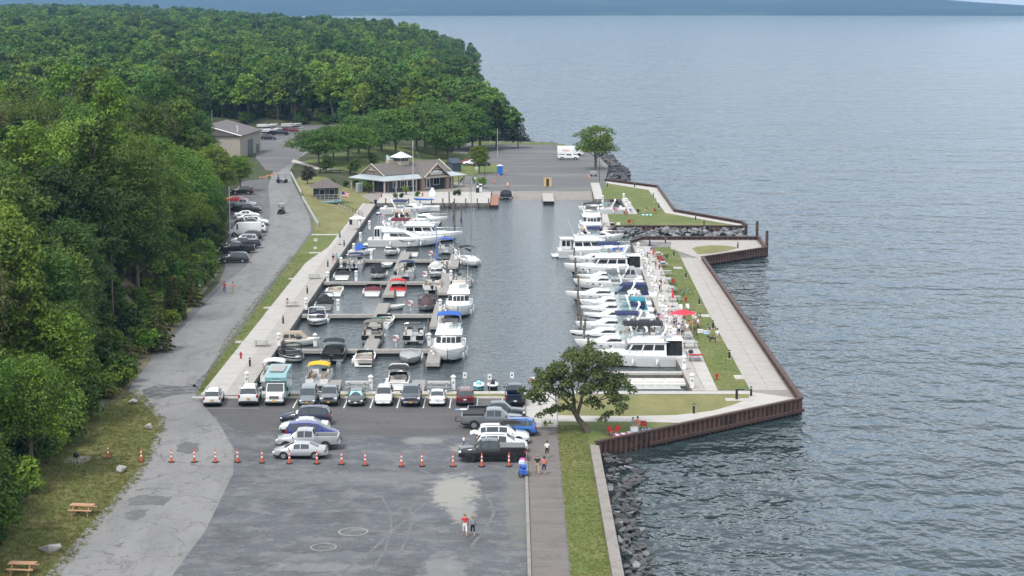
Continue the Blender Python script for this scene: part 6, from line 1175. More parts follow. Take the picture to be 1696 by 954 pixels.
ym = (D0 + D1) / 2 + .3; zr = 6.0; zk = 3.72
slope('main_roof', [(W0 + .1, D0 + .1, zk), (W1 - .1, D0 + .1, zk), (W1 - .6, ym, zr), (W0 + .3, ym, zr)], 'shingle', .2); slope('main_roof', [(W1 - .1, D1 - .1, zk), (W0 + .1, D1 - .1, zk), (W0 + .3, ym, zr), (W1 - .6, ym, zr)], 'shingle', .2)
def gable(x, s):
    MB().add([(x, D0 + .5, zk - .1), (x, D1 - .5, zk - .1), (x, ym, zr - .25)], [(0, 1, 2)]).build('gable_wall', 'gable_brown', cl)
    for a, b in (((x - .35 * s, D0 - .1, zk - .25), (x - .35 * s, ym, zr + .05)), ((x - .35 * s, D1 + .1, zk - .25), (x - .35 * s, ym, zr + .05))): MB().tube([a, b], .15, 4).build('barge_board', 'trim_beige', cl)
    MB().tube([(x - .3 * s, ym - 1.2, zr - 1.35), (x - .3 * s, ym + 1.2, zr - 1.35)], .1, 4).tube([(x - .3 * s, ym, zr - 1.35), (x - .3 * s, ym, zr)], .08, 4).tube([(x - .3 * s, ym, zr - 1.3), (x - .3 * s, ym - .7, zr - .7)], .07, 4).tube([(x - .3 * s, ym, zr - 1.3), (x - .3 * s, ym + .7, zr - .7)], .07, 4).build('truss', 'trim_beige', cl)
gable(W0 + .12, 1); gable(W1 - .3, -1)
# front entrance gable
gm_, gz = (G0 + G1) / 2, 5.9; hw = (G1 - G0) / 2 + .4
slope('entry_roof', [(gm_ - hw, -1.0, 3.0), (gm_, -1.0, gz), (gm_, ym, gz), (gm_ - hw, ym - 1.2, 3.0)], 'shingle', .2); slope('entry_roof', [(gm_, -1.0, gz + .001), (gm_ + hw, -1.0, 3.0), (gm_ + hw, ym - 1.2, 3.0), (gm_, ym, gz + .001)], 'shingle', .2)
MB().add([(gm_ - hw + .7, -.6, 3.05), (gm_ + hw - .7, -.6, 3.05), (gm_, -.6, gz - .35)], [(0, 1, 2)]).build('gable_wall', 'gable_brown', cl)
for sg in (1, -1): MB().tube([(gm_ + sg * hw, -1.06, 2.95), (gm_, -1.06, gz)], .16, 4).build('barge_board', 'trim_beige', cl)
MB().box(gm_ - hw + .5, gm_ + hw - .5, -.75, -.62, 2.65, 3.05).build('entry_beam', 'trim_beige', cl); MB().tube([(gm_ - 1.1, -.8, 4.75), (gm_ + 1.1, -.8, 4.75)], .09, 4).tube([(gm_, -.8, 4.75), (gm_, -.8, 5.8)], .08, 4).tube([(gm_, -.8, 4.8), (gm_ - .6, -.8, 5.3)], .06, 4).tube([(gm_, -.8, 4.8), (gm_ + .6, -.8, 5.3)], .06, 4).build('truss', 'trim_beige', cl)
MB().box(gm_ - 1.75, gm_ + 1.75, -.72, -.64, 3.45, 4.1).build('name_board', 'win_white', cl); MB().box(gm_ - .8, gm_ + .8, -.72, -.64, 4.101, 4.3).build('name_board', 'win_white', cl)
for i in range(8): MB().box(gm_ - 1.5 + i * .4, gm_ - 1.26 + i * .4, -.735, -.722, 3.6, 3.9).build('lettering', 'gable_brown', cl)
for x in (G0 - .2, G1 + .2): MB().box(x - .45, x + .45, -.55, .35, 0, 2.7).build('stone_column', 'stone_brick', cl)
for x in (0, 3.2, 6.4, 9.0, G1 + 1.7, CL - 1.6, CL): MB().box(x - .14, x + .14, -.14, .14, 0, 2.68).build('porch_post', 'trim_beige', cl)
for y in (4.0, 8.0, CD - .6): MB().box(-.14, .14, y - .14, y + .14, 0, 2.68).build('porch_post', 'trim_beige', cl); MB().box(CL - .14, CL + .14, y - .14, y + .14, 0, 2.68).build('porch_post', 'trim_beige', cl)
def cwin(x, z0, z1, w, y=D0): 
    f = MB().box(x - w / 2 - .12, x + w / 2 + .12, y - .05, y - .003, z0 - .12, z1 + .12).build('window', 'win_white', cl)
    for j in (0, 1): MB().box(x - w / 2 + j * w / 2 + .04, x + j * w / 2 - .04, y - .07, y - .052, z0, z1).build('pane', 'pane', f)
for x in (4.6, 6.7, 8.6, 10.2): cwin(x, .9, 2.2, 1.1)
cwin(gm_ + 2.3, .9, 2.3, 1.7)
dr = MB().box(gm_ - 1.6, gm_ + .4, D0 - .07, D0 - .003, 0, 2.4).build('door', 'win_white', cl)
for j in (0, 1): MB().box(gm_ - 1.38 + j * .98, gm_ - .82 + j * .98, D0 - .09, D0 - .072, .35, 2.15).build('pane', 'pane', dr); MB().box(gm_ - .7 + j * .14, gm_ - .66 + j * .14, D0 - .12, D0 - .072, .95, 1.15).build('handle', 'trim_black', dr)
for x in (G1 + 1.6, CL - 2.6): MB().box(x - .6, x + .6, D0 - .06, D0 - .003, .0, 2.2).build('door', 'slate_door' if 'slate_door' in _MATS else mat('slate_door', (.1, .12, .14), .6), cl)
for y in (4.2, 7.2): MB().box(W0 - .05, W0 - .003, y, y + 1.0, 0, 2.2).build('door', 'slate_door', cl)
for x in (.9, 2.4): MB().box(x - .0, x + .12, D0 - .25, D0 - .1, 0, 2.6).build('pilaster', 'trim_beige', cl) if x > W0 else None
cx_, cy_ = CL * .44, ym
MB().box(cx_ - 1.3, cx_ + 1.3, cy_ - 1.3, cy_ + 1.3, 5.0, 7.15).build('cupola_base', 'trim_beige', cl)
for i in range(4):
    for s_, ax in ((-1, 0), (-1, 1)):
        u = -1.1 + i * .57; q = (cx_ + u, cx_ + u + .42, cy_ - 1.34, cy_ - 1.302) if ax == 0 else (cx_ - 1.34, cx_ - 1.302, cy_ + u, cy_ + u + .42); MB().box(*q, 6.25, 6.95).build('cupola_pane', 'pane', cl)
MB().add([(cx_ - 1.95, cy_ - 1.95, 7.1), (cx_ + 1.95, cy_ - 1.95, 7.1), (cx_ + 1.95, cy_ + 1.95, 7.1), (cx_ - 1.95, cy_ + 1.95, 7.1), (cx_, cy_, 8.4)], [(0, 1, 4), (1, 2, 4), (2, 3, 4), (3, 0, 4), (3, 2, 1, 0)]).build('cupola_roof', 'cupola_roof', cl)
MB().box(W0 + 5, W0 + 6.5, ym + .4, ym + 1.4, 5.0, 6.7).build('chimney', 'trim_beige', cl)
# dark blue shed behind, pale cabinet, feather banner
x, y = GT(751, 284); t = thing('blue_shed', 'dark blue shed roof peeking out behind the clubhouse', 'shed', (x, y, 0), R(43)); t.scale = (.5, .5, .56); MB().box(-3, 3, -2.5, 2.5, 0, 4.0).build('wall', 'siding', t); MB().add([(-3.3, -2.9, 3.9), (3.3, -2.9, 3.9), (3.3, 2.9, 3.9), (-3.3, 2.9, 3.9), (-3.3, 0, 6), (3.3, 0, 6)], [(0, 1, 5, 4), (2, 3, 4, 5), (0, 4, 3), (1, 2, 5), (3, 2, 1, 0)]).build('roof', 'siding', t)
x, y = GT(595, 319); t = thing('utility_cabinet', 'pale grey cabinet standing among the clubhouse shrubs', 'cabinet', (x, y, .05), R(45)); MB().cbox((0, 0, 1.05), (1.5, .7, 2.1), 0, .05).build('case', 'roof_metal', t); MB().box(-.02, .02, -.37, -.352, .1, 2.0).build('door_gap', 'trim_black', t); MB().box(.1, .2, -.38, -.353, 1.0, 1.2).build('handle', 'trim_black', t)
x, y = GT(640, 288); t = thing('feather_banner', 'pale blue feather banner behind the clubhouse roof', 'banner', (x, y, H1(x, y))); MB().tube([(0, 0, 0), (0, 0, 4.6)], .03, 5).build('pole', 'rail_steel', t); mat('banner_blue', (.5, .65, .8), .7); MB().prism([(.03, 1.6), (.8, 1.8), (.85, 3.8), (.5, 4.5), (.03, 4.6)], -.02, .02).build('flag', 'banner_blue', t).rotation_euler = (R(90), 0, 0)
# ---- kiosk on the slope
x, y = GT(540, 331); kz = H1(x, y) + .3; kb = thing('kiosk', 'small blue grey hut with hipped shingle roof and railed deck on the slope', 'hut', (x, y, kz), R(18))
MB().box(-2.3, 2.3, -1.6, 1.8, 0, 2.5).build('wall', 'siding', kb); MB().box(-2.9, 2.9, -3.0, 2.2, -.2, -.02).build('deck', 'dock_wood', kb)
MB().add([(-3.2, -2.6, 2.4), (3.2, -2.6, 2.4), (3.2, 2.6, 2.4), (-3.2, 2.6, 2.4), (-.7, 0, 4.1), (.7, 0, 4.1)], [(0, 1, 5, 4), (1, 2, 5), (2, 3, 4, 5), (3, 0, 4), (3, 2, 1, 0)]).build('roof', 'shingle', kb)
for xx in (-1.2, .9): f = MB().box(xx - .6, xx + .6, -1.66, -1.603, .9, 2.1).build('window', 'trim_beige', kb); MB().box(xx - .5, xx + .5, -1.68, -1.662, 1.0, 2.0).build('pane', 'pane', f)
for i in range(7): MB().box(-2.85 + i * .93, -2.77 + i * .93, -2.98, -2.9, -.02, 1.0).build('rail_post', 'dock_edge', kb)
MB().box(-2.9, 2.9, -2.99, -2.89, 1.0, 1.1).build('handrail', 'dock_edge', kb); MB().box(-2.9, 2.9, -2.97, -2.91, .45, .52).build('handrail', 'dock_edge', kb)
for xx in (-2.6, 0, 2.6): MB().box(xx - .1, xx + .1, -2.8, -2.6, -2.4, -.2).build('deck_post', 'pile_wood', kb)
mat('canoe_teal', (.15, .38, .42), .4); x2, y2 = GT(548, 337); t = thing('canoe', 'pale teal canoe stored under the hut deck', 'canoe', (x2, y2 - .6, H1(x2, y2) + .1), R(12)); hull(4.8, .9, .4, t, 'canoe_teal', None, (-2, 1.4), .1, .06, deck='canoe_teal', transom=.2); MB().box(-.15, .15, -.38, .38, .3, .35).build('thwart', 'dock_wood', t)
# ---- metal shed at the upper car park
mat('metal_roof', (.125, .108, .105), .75, 0, var=.08, vs=1); mat('metal_wall', (.4, .36, .31), .6, .1, var=.08, vs=1)
A_, B_, D_ = GT(398, 262), GT(432, 250), GT(352, 250)
v1 = Vector((B_[0] - A_[0], B_[1] - A_[1])); v2 = Vector((D_[0] - A_[0], D_[1] - A_[1])); ang = math.atan2(v1.y, v1.x); w1 = min(v1.length, 26); d1 = 18
ms = thing('metal_shed', 'large beige metal shed with grey brown roof among the trees', 'shed', (A_[0], A_[1], H1(*A_)), ang)
hz_ = 5.6
MB().box(0, w1, 0, d1, -1, hz_).build('wall', 'metal_wall', ms)
for i in range(int(w1 / 1.2)): MB().box(i * 1.2 + .05, i * 1.2 + .13, -.05, -.003, -.5, hz_ - .1).build('wall_rib', 'metal_wall', ms)
MB().add([(-.5, -.5, hz_), (w1 + .5, -.5, hz_), (w1 + .5, d1 / 2, hz_ + 2.6), (-.5, d1 / 2, hz_ + 2.6), (-.5, d1 + .5, hz_), (w1 + .5, d1 + .5, hz_)], [(0, 1, 2, 3), (3, 2, 5, 4), (0, 3, 4), (1, 5, 2), (0, 4, 5, 1)]).build('roof', 'metal_roof', ms)
MB().tube([(-.55, -.5, hz_), (-.55, d1 / 2, hz_ + 2.62), (-.55, d1 + .5, hz_)], .16, 4).build('verge_trim', 'win_white', ms); MB().tube([(-.5, -.55, hz_ - .05), (w1 + .5, -.55, hz_ - .05)], .12, 4).build('gutter', 'trim_black', ms); MB().box(w1 + .003, w1 + .09, -.1, .1, 0, hz_).build('downpipe', 'win_white', ms)
dd = MB().box(w1 * .35, w1 * .6, -.1, -.055, -.3, 4.0).build('roller_door', 'slate_door', ms); MB().box(w1 * .78, w1 * .9, -.1, -.055, -.3, 2.1).build('door', 'slate_door', ms)
for i, x in enumerate((.25, .45, .6)): MB().cyl(w1 * x, 2 + i, hz_ + .5, hz_ + 1.1 + i * .28, .15, .15, 8).build('roof_vent', 'win_white', ms)
# ================================================================== fences, lights, tables, cones and other furniture
mat('bollard_black', (.015, .016, .018), .45, var=.05); mat('ped_white', (.75, .75, .74), .4, var=.04); mat('orange', (.62, .085, .025), .6, var=.08); mat('reflect', (.8, .8, .78), .4, var=.03); mat('table_wood', (.45, .26, .15), .8, var=.15, vs=6); mat('table_alu', (.5, .49, .48), .4, .6, var=.08); mat('galv', (.5, .5, .49), .5, .5, var=.1); mat('red_paint', (.38, .02, .02), .5, var=.08); mat('dark_wood', (.08, .05, .035), .8, var=.2)
# ---- black bollard lights
_b = None
def bollard(label, px, py, z=.05, h=1.05, group='bollard lights'):
    global _b; x, y = G(px, py, z)
    if _b is None:
        _b = thing('bollard_light', label, 'bollard', (x, y, z), 0, group); MB().cyl(0, 0, 0, h * .78, .12, .12, 10).build('post', 'bollard_black', _b, 40); MB().cyl(0, 0, h * .8, h * .9, .09, .09, 10).build('lens', 'lamp_clear', _b); MB().lathe([(.13, h * .9), (.13, h * .97), (.05, h * 1.02)], 10).build('cap', 'bollard_black', _b, 40); MB().box(-.25, .25, -.25, .25, -.03, .02).build('base_plate', 'concrete', _b); KIDS[_b.name] = list(_b.children); return _b
    return dup(_b, label, (x, y, z), 0, group)
for i, p in enumerate(((414, 607), (469, 536), (509, 486), (543, 442), (570, 408))): bollard('black bollard light on the left quay, %s from the car park' % ORD[i], *p)
for i, p in enumerate(((1208, 594), (1181, 544), (1158, 504), (1136, 460), (1116, 424))): bollard('black bollard light between lawn and promenade, %s from the near corner' % ORD[i], *p)
bollard('black bollard light at the near corner of the promenade', 1244, 656); bollard('black bollard light beside the curved walk', 1149, 685); bollard('black bollard light on the oval lawn at the pier tip', 1222, 411); bollard('black bollard light on the wall facing the gap', 1102, 403)
for i, p in enumerate(((1006, 310), (1051, 310), (1082, 327), (1091, 345), (1152, 365), (1166, 373), (998, 327))): bollard('black bollard light on the north pier, ' + ('by the ramp end', 'on the far lake walk', 'beside the seated visitors on the lawn edge', 'at the walk bend', 'on the slanting walk', 'near the pier end', 'on the inner wharf')[i], *p)
x, y = G(1220, 662); t = thing('bike_post', 'green black service post with arm on the corner pad', 'post', (x, y, .05)); MB().cyl(0, 0, 0, 1.1, .14, .14, 10).build('post', 'bollard_black', t); MB().box(0, .8, -.06, .06, .98, 1.1).build('arm', 'bollard_black', t); MB().box(-1.2, 1.6, -.8, .6, -.03, .012).build('pad', 'concrete', t)
# ---- white power pedestals
_p = None
def pedestal(label, px, py, z=.05, group='white power pedestals'):
    global _p; x, y = G(px, py, z)
    if _p is None:
        _p = thing('power_pedestal', label, 'power pedestal', (x, y, z), 0, group); MB().cbox((0, 0, .6), (.42, .36, 1.2), 0, .05).build('column', 'ped_white', _p, 40); MB().cyl(0, 0, 1.2, 1.42, .2, .22, 10).build('lamp', 'lamp_clear', _p, 40); MB().lathe([(.3, 1.42), (.3, 1.5), (.08, 1.68)], 10).build('cap', 'ped_white', _p, 40); MB().box(-.12, .12, -.2, -.182, .75, 1.0).build('socket_panel', 'hull_grey', _p); KIDS[_p.name] = list(_p.children); return _p
    return dup(_p, label, (x, y, z), 0, group)
for i, (px, py) in enumerate(((409, 640), (462, 573), (507, 513), (543, 468), (565, 443), (586, 419), (597, 400), (612, 380))): pedestal('white power pedestal on the left quay edge, %s from the car park' % ORD[i], px, py)
for d, lst in enumerate((((522, 574), (711, 573)), ((560, 515), (729, 515)), ((590, 466), (747, 465)), ((615, 430), (755, 430)))):
    for k, (px, py) in enumerate(lst): pedestal('white power pedestal on the ' + DKN[d] + (', quay half' if k == 0 else ', outer end'), px, py, DZ)
for i, (px, py) in enumerate(((614, 646), (751, 646))): pedestal('white power pedestal on the near quay edge ' + ('behind the sunshade sedan' if i == 0 else 'behind the white and red cars'), px, py)
for i, (px, py) in enumerate(((1146, 643), (1133, 612), (1122, 590), (1110, 561), (1104, 543), (1098, 525), (1093, 508), (1086, 490), (1080, 474), (1074, 458), (1068, 444), (1062, 430), (1057, 418))): pedestal('white power pedestal on the right wharf, %s from the near corner' % ORD[i], px, py)
for i, (px, py) in enumerate(((1033, 333), (1037, 341), (1043, 348), (998, 336))): pedestal('white power pedestal on the north pier, ' + ('far', 'middle', 'near', 'inner wharf')[i] + ' one', px, py)
# ---- life rings
mat('ring_red', (.6, .06, .04), .5)
def lifering(label, px, py, z):
    x, y = G(px, py, z); t = thing('life_ring', label, 'life ring', (x, y, z), 0, 'life rings'); MB().box(-.05, .05, -.05, .05, 0, 1.35).build('post', 'ped_white', t); r_ = MB(); n = 16
    for q in range(4):
        a0 = q * math.pi / 2; m = MB(); m.tube([(.3 * math.cos(a0 + k * math.pi / 8), -.14, 1.0 + .3 * math.sin(a0 + k * math.pi / 8)) for k in range(5)], .085, 6); m.build('ring_segment', 'ring_red' if q % 2 else 'ped_white', t, 50)
    MB().box(-.3, .3, -.06, .1, 1.36, 1.42).build('cover', 'ped_white', t)
for i, (px, py) in enumerate(((656, 574), (680, 515), (704, 465), (714, 430))): lifering('red and white life ring on the ' + DKN[i], px, py, DZ)
lifering('red and white life ring at the near quay under the spreading tree', 882, 646, .03); lifering('red and white life ring on the right wharf by the red parasol', 1128, 535, .05)
# ---- tall cones
_c = None
CONES = [(179, 759), (234, 765), (284, 766), (322, 766), (357, 766), (393.5, 766), (434, 767), (479.5, 768), (525, 768.5), (566, 769.5), (605, 771), (665, 773), (699, 772.5), (750.5, 773), (798, 773), (843, 772.5)]
for i, (px, py) in enumerate(CONES):
    x, y = G(px, py); l = 'tall orange channeliser cone, %s from the wood along the closed line' % ORD[i]
    if _c is None:
        _c = thing('traffic_cone', l, 'traffic cone', (x, y, .02), 0, 'line of traffic cones'); MB().cbox((0, 0, .04), (.5, .5, .08), 0, .02).build('base', 'trim_black', _c); MB().lathe([(.13, .08), (.105, .2), (.05, 1.2), (.03, 1.28)], 12).build('cone', 'orange', _c, 50)
        for z in (.5, .85): MB().lathe([(.115 - z * .05, z), (.115 - (z + .15) * .05, z + .15)], 12).build('reflective_band', 'reflect', _c)
        KIDS[_c.name] = list(_c.children)
    else: dup(_c, l, (x, y, .02), R(i * 17))
mat('grey_dirt', (.2, .2, .2), .9)
def smallcone(label, px, py):
    x, y = G(px, py); t = thing('traffic_cone', label, 'traffic cone', (x, y, .04), 0, 'cones by the ramp'); MB().cbox((0, 0, .03), (.4, .4, .06)).build('base', 'orange', t); MB().lathe([(.15, .06), (.03, .75)], 10).build('cone', 'orange', t); MB().lathe([(.105, .35), (.085, .47)], 10).build('reflective_band', 'reflect', t)
for px, py, l in ((826, 293, 'orange cone beside the blue portable toilet'), (819, 303, 'pale orange cone near the barrel on the ramp lot'), (838, 286, 'small orange cone behind the portable toilet'), (974, 293, 'orange cone of the pair at the lake end of the ramp'), (976, 296, 'orange cone nearest the ramp at its lake end')): smallcone(l, px, py)
x, y = G(841, 309); t = thing('traffic_barrel', 'orange and white striped traffic barrel beside the ramp', 'barrel', (x, y, .04))
for k in range(5): MB().cyl(0, 0, .04 + k * .2, .238 + k * .2, .3 - k * .012, .29 - k * .012, 12).build('band', 'orange' if k % 2 == 0 else 'reflect', t)
MB().cbox((0, 0, .03), (.8, .8, .06)).build('base', 'trim_black', t)
# ---- portable toilet
mat('loo_blue', (.02, .16, .5), .5); x, y = G(828, 290); t = thing('portable_toilet', 'blue portable toilet with white roof on the ramp lot', 'toilet', (x, y, .04), R(10)); MB().cbox((0, 0, 1.15), (1.2, 1.2, 2.2), 0, .06).build('cabin', 'loo_blue', t); MB().lathe([(.85, 2.25), (.8, 2.35), (.3, 2.5)], 4).build('roof', 'win_white', t); MB().box(-.4, .4, -.64, -.603, .15, 2.0).build('door', 'paint_azure_car', t)
# ---- picnic tables
def ptable(label, x, y, z, rz, m, group, sc=1.0, frame=None):
    t = thing('picnic_table', label, 'picnic table', (x, y, z), rz, group); t.scale = (sc,) * 3; fm = frame or m
    for i in range(5): MB().box(-.92, .92, -.37 + i * .15, -.235 + i * .15, .72, .765).build('top_plank', m, t)
    for sg in (1, -1):
        for j in (0, 1): y0 = sg * .62 + (j - 1) * .145 + .01 ; MB().box(-.92, .92, y0, y0 + .13, .42, .465).build('bench_plank', m, t)
        for e in (-.62, .62): MB().tube([(e, sg * .3, .7), (e, sg * .72, .0)], .045, 4).build('leg', fm, t)
    for e in (-.62, .62): MB().box(e - .04, e + .04, -.76, .76, .34, .41).build('cross_bar', fm, t)
    return t
for px, py, r, l in ((137, 852, -8, 'weathered wooden picnic table on the verge below the pale boulder'), (38, 950, -5, 'wooden picnic table on the verge nearest the camera')): x, y = G(px, py); ptable(l, x, y, .02, R(r), 'table_wood', 'verge picnic tables', 1.08)
lq_t = 'metal picnic tables on the left quay'
for i, (px, py) in enumerate(((430, 574), (480, 508), (518, 462))): x, y = G(px, py); ptable('metal picnic table on the left quay, %s from the car park' % ORD[i], x + .2, y, .06, R(5), 'table_alu', lq_t)
rt = [(1130, 412), (1017 + 55, 405), (1092, 443), (1098, 430), (1104, 455), (1106, 466), (1110, 477), (1113, 490), (1118, 504), (1134, 562), (1141, 577), (1150, 597)]
for i, (px, py) in enumerate(((1076, 407), (1090, 426), (1098, 442), (1102, 457), (1107, 470), (1112, 484), (1117, 500), (1123, 520), (1137, 562), (1143, 577), (1150, 597))):
    x, y = G(px, py); t = ptable('metal picnic table on the right wharf, %s from the pier tip' % ORD[i], x, y, .06, R(88 if i % 3 else 2), 'table_alu', 'metal picnic tables on the right wharf')
for i, (px, py) in enumerate(((591, 648), (727, 648))): x, y = G(px, py); ptable('metal picnic table on the near quay edge behind the ' + ('dark sunshade sedan' if i == 0 else 'white sedan'), x, y, .03, 0, 'table_alu', 'near quay tables', 1.35)
x, y = G(1152, 600); t = thing('red_sled', 'red tray lying on the nearest wharf picnic table', 'tray', (x, y - .05, .83)); MB().cbox((0, 0, .08), (1.7, .5, .14), 0, .06).build('tray', 'red_paint', t)
# round black grills, kettle
for px, py, z, l in ((1144, 595, .06, 'black kettle grill beside the nearest wharf table'), (127, 770, .02, 'black park grill on the small slab by the wood')):
    x, y = G(px, py, z); t = thing('grill', l, 'grill', (x, y, z)); MB().lathe([(.05, .65), (.28, .8), (.3, .95), (.2, 1.12), (.03, 1.18)], 12).build('bowl', 'trim_black', t, 50)
    for a in (0, 2.1, 4.2): MB().tube([(.1 * math.cos(a), .1 * math.sin(a), .7), (.3 * math.cos(a), .3 * math.sin(a), 0)], .02, 4).build('leg', 'galv', t)
x, y = G(128, 763); MB().box(x - 1.2, x + 1.1, y - .9, y + 1.6, -.02, .035).build('grill_slab', 'old_concrete')['kind'] = 'structure'
# ---- signs on posts
def signpost(label, px, py, z, h=2.3, w=.42, hh=.6, m='win_white', second=False, mark='trim_black'):
    x, y = G(px, py, z); t = thing('sign_post', label, 'sign', (x, y, z)); MB().tube([(0, 0, 0), (0, 0, h)], .03, 5).build('post', 'galv', t); MB().box(-w / 2, w / 2, -.05, -.032, h - hh, h + .05).build('sign_plate', m, t)
    MB().box(-w * .2, w * .2, -.056, -.051, h - hh * .6, h - hh * .3).build('symbol', mark, t)
    if second: MB().box(-w / 2, w / 2, -.05, -.032, h - hh - .28, h - hh - .08).build('sign_plate', 'hull_grey', t)
signpost('white parking sign behind the dark red crossover', 770, 652, .02); signpost('white sign with a lower plate at the hatched bay', 811, 655, .02, second=True); signpost('white parking sign behind the navy pickup', 848, 652, .02)
for px, py, l in ((593, 0, ''),): pass
x_, y_ = GT(507, 408); signpost('small white notice on the lawn beside the quay steps, upper', 523, 404, .3, .9, .6, .4); signpost('tiny pale notice low on the lawn beside the road', 522, 415, .2, .6, .5, .3); signpost('white sign post at the foot of the scrubby bank', 331, 487, .4, 1.3, .25, .4)
signpost('white ramp sign near the clubhouse end', 787, 306, .03, 1.8, .5, .5); signpost('white sign on a post by the small tree', 789, 289, .3, 1.8, .4, .6)
# ---- poles
def pole(name, label, px, py, h, z=None, m='pile_wood', lamp=False, r=.12, cat='pole'):
    x, y = G(px, py, z or 0) if z is not None else GT(px, py); z = H1(x, y) if z is None else z; t = thing(name, label, cat, (x, y, z)); MB().tube([(0, 0, -.3), (0, 0, h)], [r, r * .7], 8).build('shaft', m, t)
    if lamp: MB().tube([(0, 0, h - .4), (.5, -.3, h - .1)], .04, 5).build('arm', 'galv', t); MB().cbox((.6, -.35, h - .1), (.5, .3, .2), 0, .06).build('lamp_head', 'ped_white', t)
    else: MB().cyl(0, 0, h, h + .08, r * .8, r * .3, 8).build('cap', 'trim_black', t)
    return t
pole('lamp_pole', 'dark pole with white lamp head on the scrubby bank', 187, 520, 9.5, 3.0, lamp=True, cat='street lamp'); pole('lamp_pole', 'slim grey pole behind the cargo van', 381, 392, 9.0, .8, 'galv', r=.1); pole('utility_pole', 'pole rising behind the metal shed', 352, 236, 9, None, 'pale_bark', r=.15); pole('lamp_pole', 'slim light mast at the shore end of the wood', 824, 262, 8, .03, 'galv', r=.1)
pole('lamp_pole', 'slim dark mast by the ramp lot lake corner', 993, 300, 8.5, .03, 'trim_black', r=.07); pole('lamp_pole', 'slim dark light post before the small bright green tree', 803, 300, 4.5, .05, 'trim_black', r=.07)
# ---- guardrail, fence, gangways
def fence(name, label, pts, h, step, m, rails=(1.0,), bw=.06, rh=.1, cat='fence'):
    P_ = [Vector((x, y, H1(x, y))) for x, y in pts]; t = thing(name, label, cat, tuple(P_[0])); o = P_[0]
    for a, b in zip(P_, P_[1:]):
        n = max(1, int((b - a).length / step))
        for k in range(n + 1): p = a.lerp(b, k / n) - o; MB().box(p.x - bw, p.x + bw, p.y - bw, p.y + bw, p.z - .2, p.z + h).build('post', m, t)
        for rz_ in rails: q = MB(); A, B = a - o, b - o; q.tube([(A.x, A.y - bw, A.z + h * rz_), (B.x, B.y - bw, B.z + h * rz_)], rh, 4); q.build('rail', m, t)
    return t
fence('guardrail', 'pale guardrail down the road edge above the lawn', gt((482, 290), (499, 324)), .8, 2.0, 'galv', (.9,), .07, .18); fence('guardrail', 'pale guardrail between the kiosk gap and the quay path', gt((501, 331), (527, 376)), .8, 2.0, 'galv', (.9,), .07, .18)
fence('rail_fence', 'grey rail fence along the upper walk behind the kiosk', gt((484, 289), (530, 288), (580, 290), (600, 292)), 1.1, 3.0, 'dark_wood', (.9, .45), .1, .08)
fence('stair_rail', 'dark handrail stepping down from the kiosk to the quay', gt((556, 340), (578, 350), (600, 359)), 1.0, 2.2, 'bollard_black', (1.0, .5), .04, .04)
fence('stair_rail', 'grey handrail along the lower kiosk stair', gt((560, 346), (582, 357)), 1.0, 2.2, 'galv', (1.0,), .04, .05)
t = thing('gangway', 'white railed gangway in the empty slip nearest the tree', 'gangway', (*G(1085, 644), .03)); L_ = 5.5
for sg in (1, -1):
    for zz in (.1, 1.0): MB().tube([(-L_ / 2, sg * .6, zz), (L_ / 2, sg * .6, zz)], .035, 5).build('rail', 'ped_white', t)
    for k in range(6): x0 = -L_ / 2 + k * L_ / 6; MB().tube([(x0, sg * .6, .1), (x0 + L_ / 12, sg * .6, 1.0), (x0 + L_ / 6, sg * .6, .1)], .022, 4).build('lattice', 'ped_white', t)
MB().box(-L_ / 2, L_ / 2, -.55, .55, .02, .08).build('deck', 'concrete', t)
mb = MB(); x, y = G(1084, 638, WZ); t = thing('swim_raft', 'cream covered raft floating in the empty slip', 'raft', (x, y, WZ)); MB().cbox((0, 0, .25), (7.5, 2.4, .5), 0, .15).build('float', 'gel_cream', t); [MB().cbox((k * 2.4 - 2.4, 0, .56), (2.0, 1.9, .12), 0, .05).build('mat', 'vinyl', t) for k in range(3)]
# barricades on the road, driftwood log, road signs
mat('barricade', (.55, .28, .2), .7)
for i, (px, py) in enumerate(((436, 300), (447, 297), (455, 295))):
    x, y = GT(px, py); t = thing('barricade', 'orange striped barricade across the upper road, %s from the trees' % ORD[i], 'barricade', (x, y, H1(x, y) + .02), 0, 'road barricades'); MB().box(-.9, .9, -.03, .03, .75, 1.0).build('board', 'barricade', t)
    for e in (-.7, .7): MB().tube([(e, 0, .9), (e, .3, 0)], .03, 4).build('leg', 'galv', t); MB().tube([(e, 0, .9), (e, -.3, 0)], .03, 4).build('leg', 'galv', t)
# ---- red hydrants / standpipes
def hydrant(label, px, py, z):
    x, y = G(px, py, z); t = thing('hydrant', label, 'hydrant', (x, y, z), 0, 'red hydrants'); MB().lathe([(.16, 0), (.16, .06), (.11, .08), (.11, .6), (.14, .62), (.12, .74), (.03, .82)], 10).build('barrel', 'red_paint', t, 40); MB().tube([(-.22, 0, .48), (.22, 0, .48)], .06, 8).build('nozzle', 'red_paint', t)
for i, (px, py, z) in enumerate(((399, 594, .03), (476, 503, .03), (632, 327, .05), (700, 325, .07), (1187, 629, .03), (1136, 500, .03), (1092, 446, .03))): hydrant('red hydrant ' + ('on the left lawn nearest the car park', 'on the left lawn by the second quay table', 'at the clubhouse corner', 'on the fuel quay before the white door', 'on the pier lawn near the corner', 'on the pier lawn beside the bicycles', 'on the pier lawn far end')[i], px, py, z)
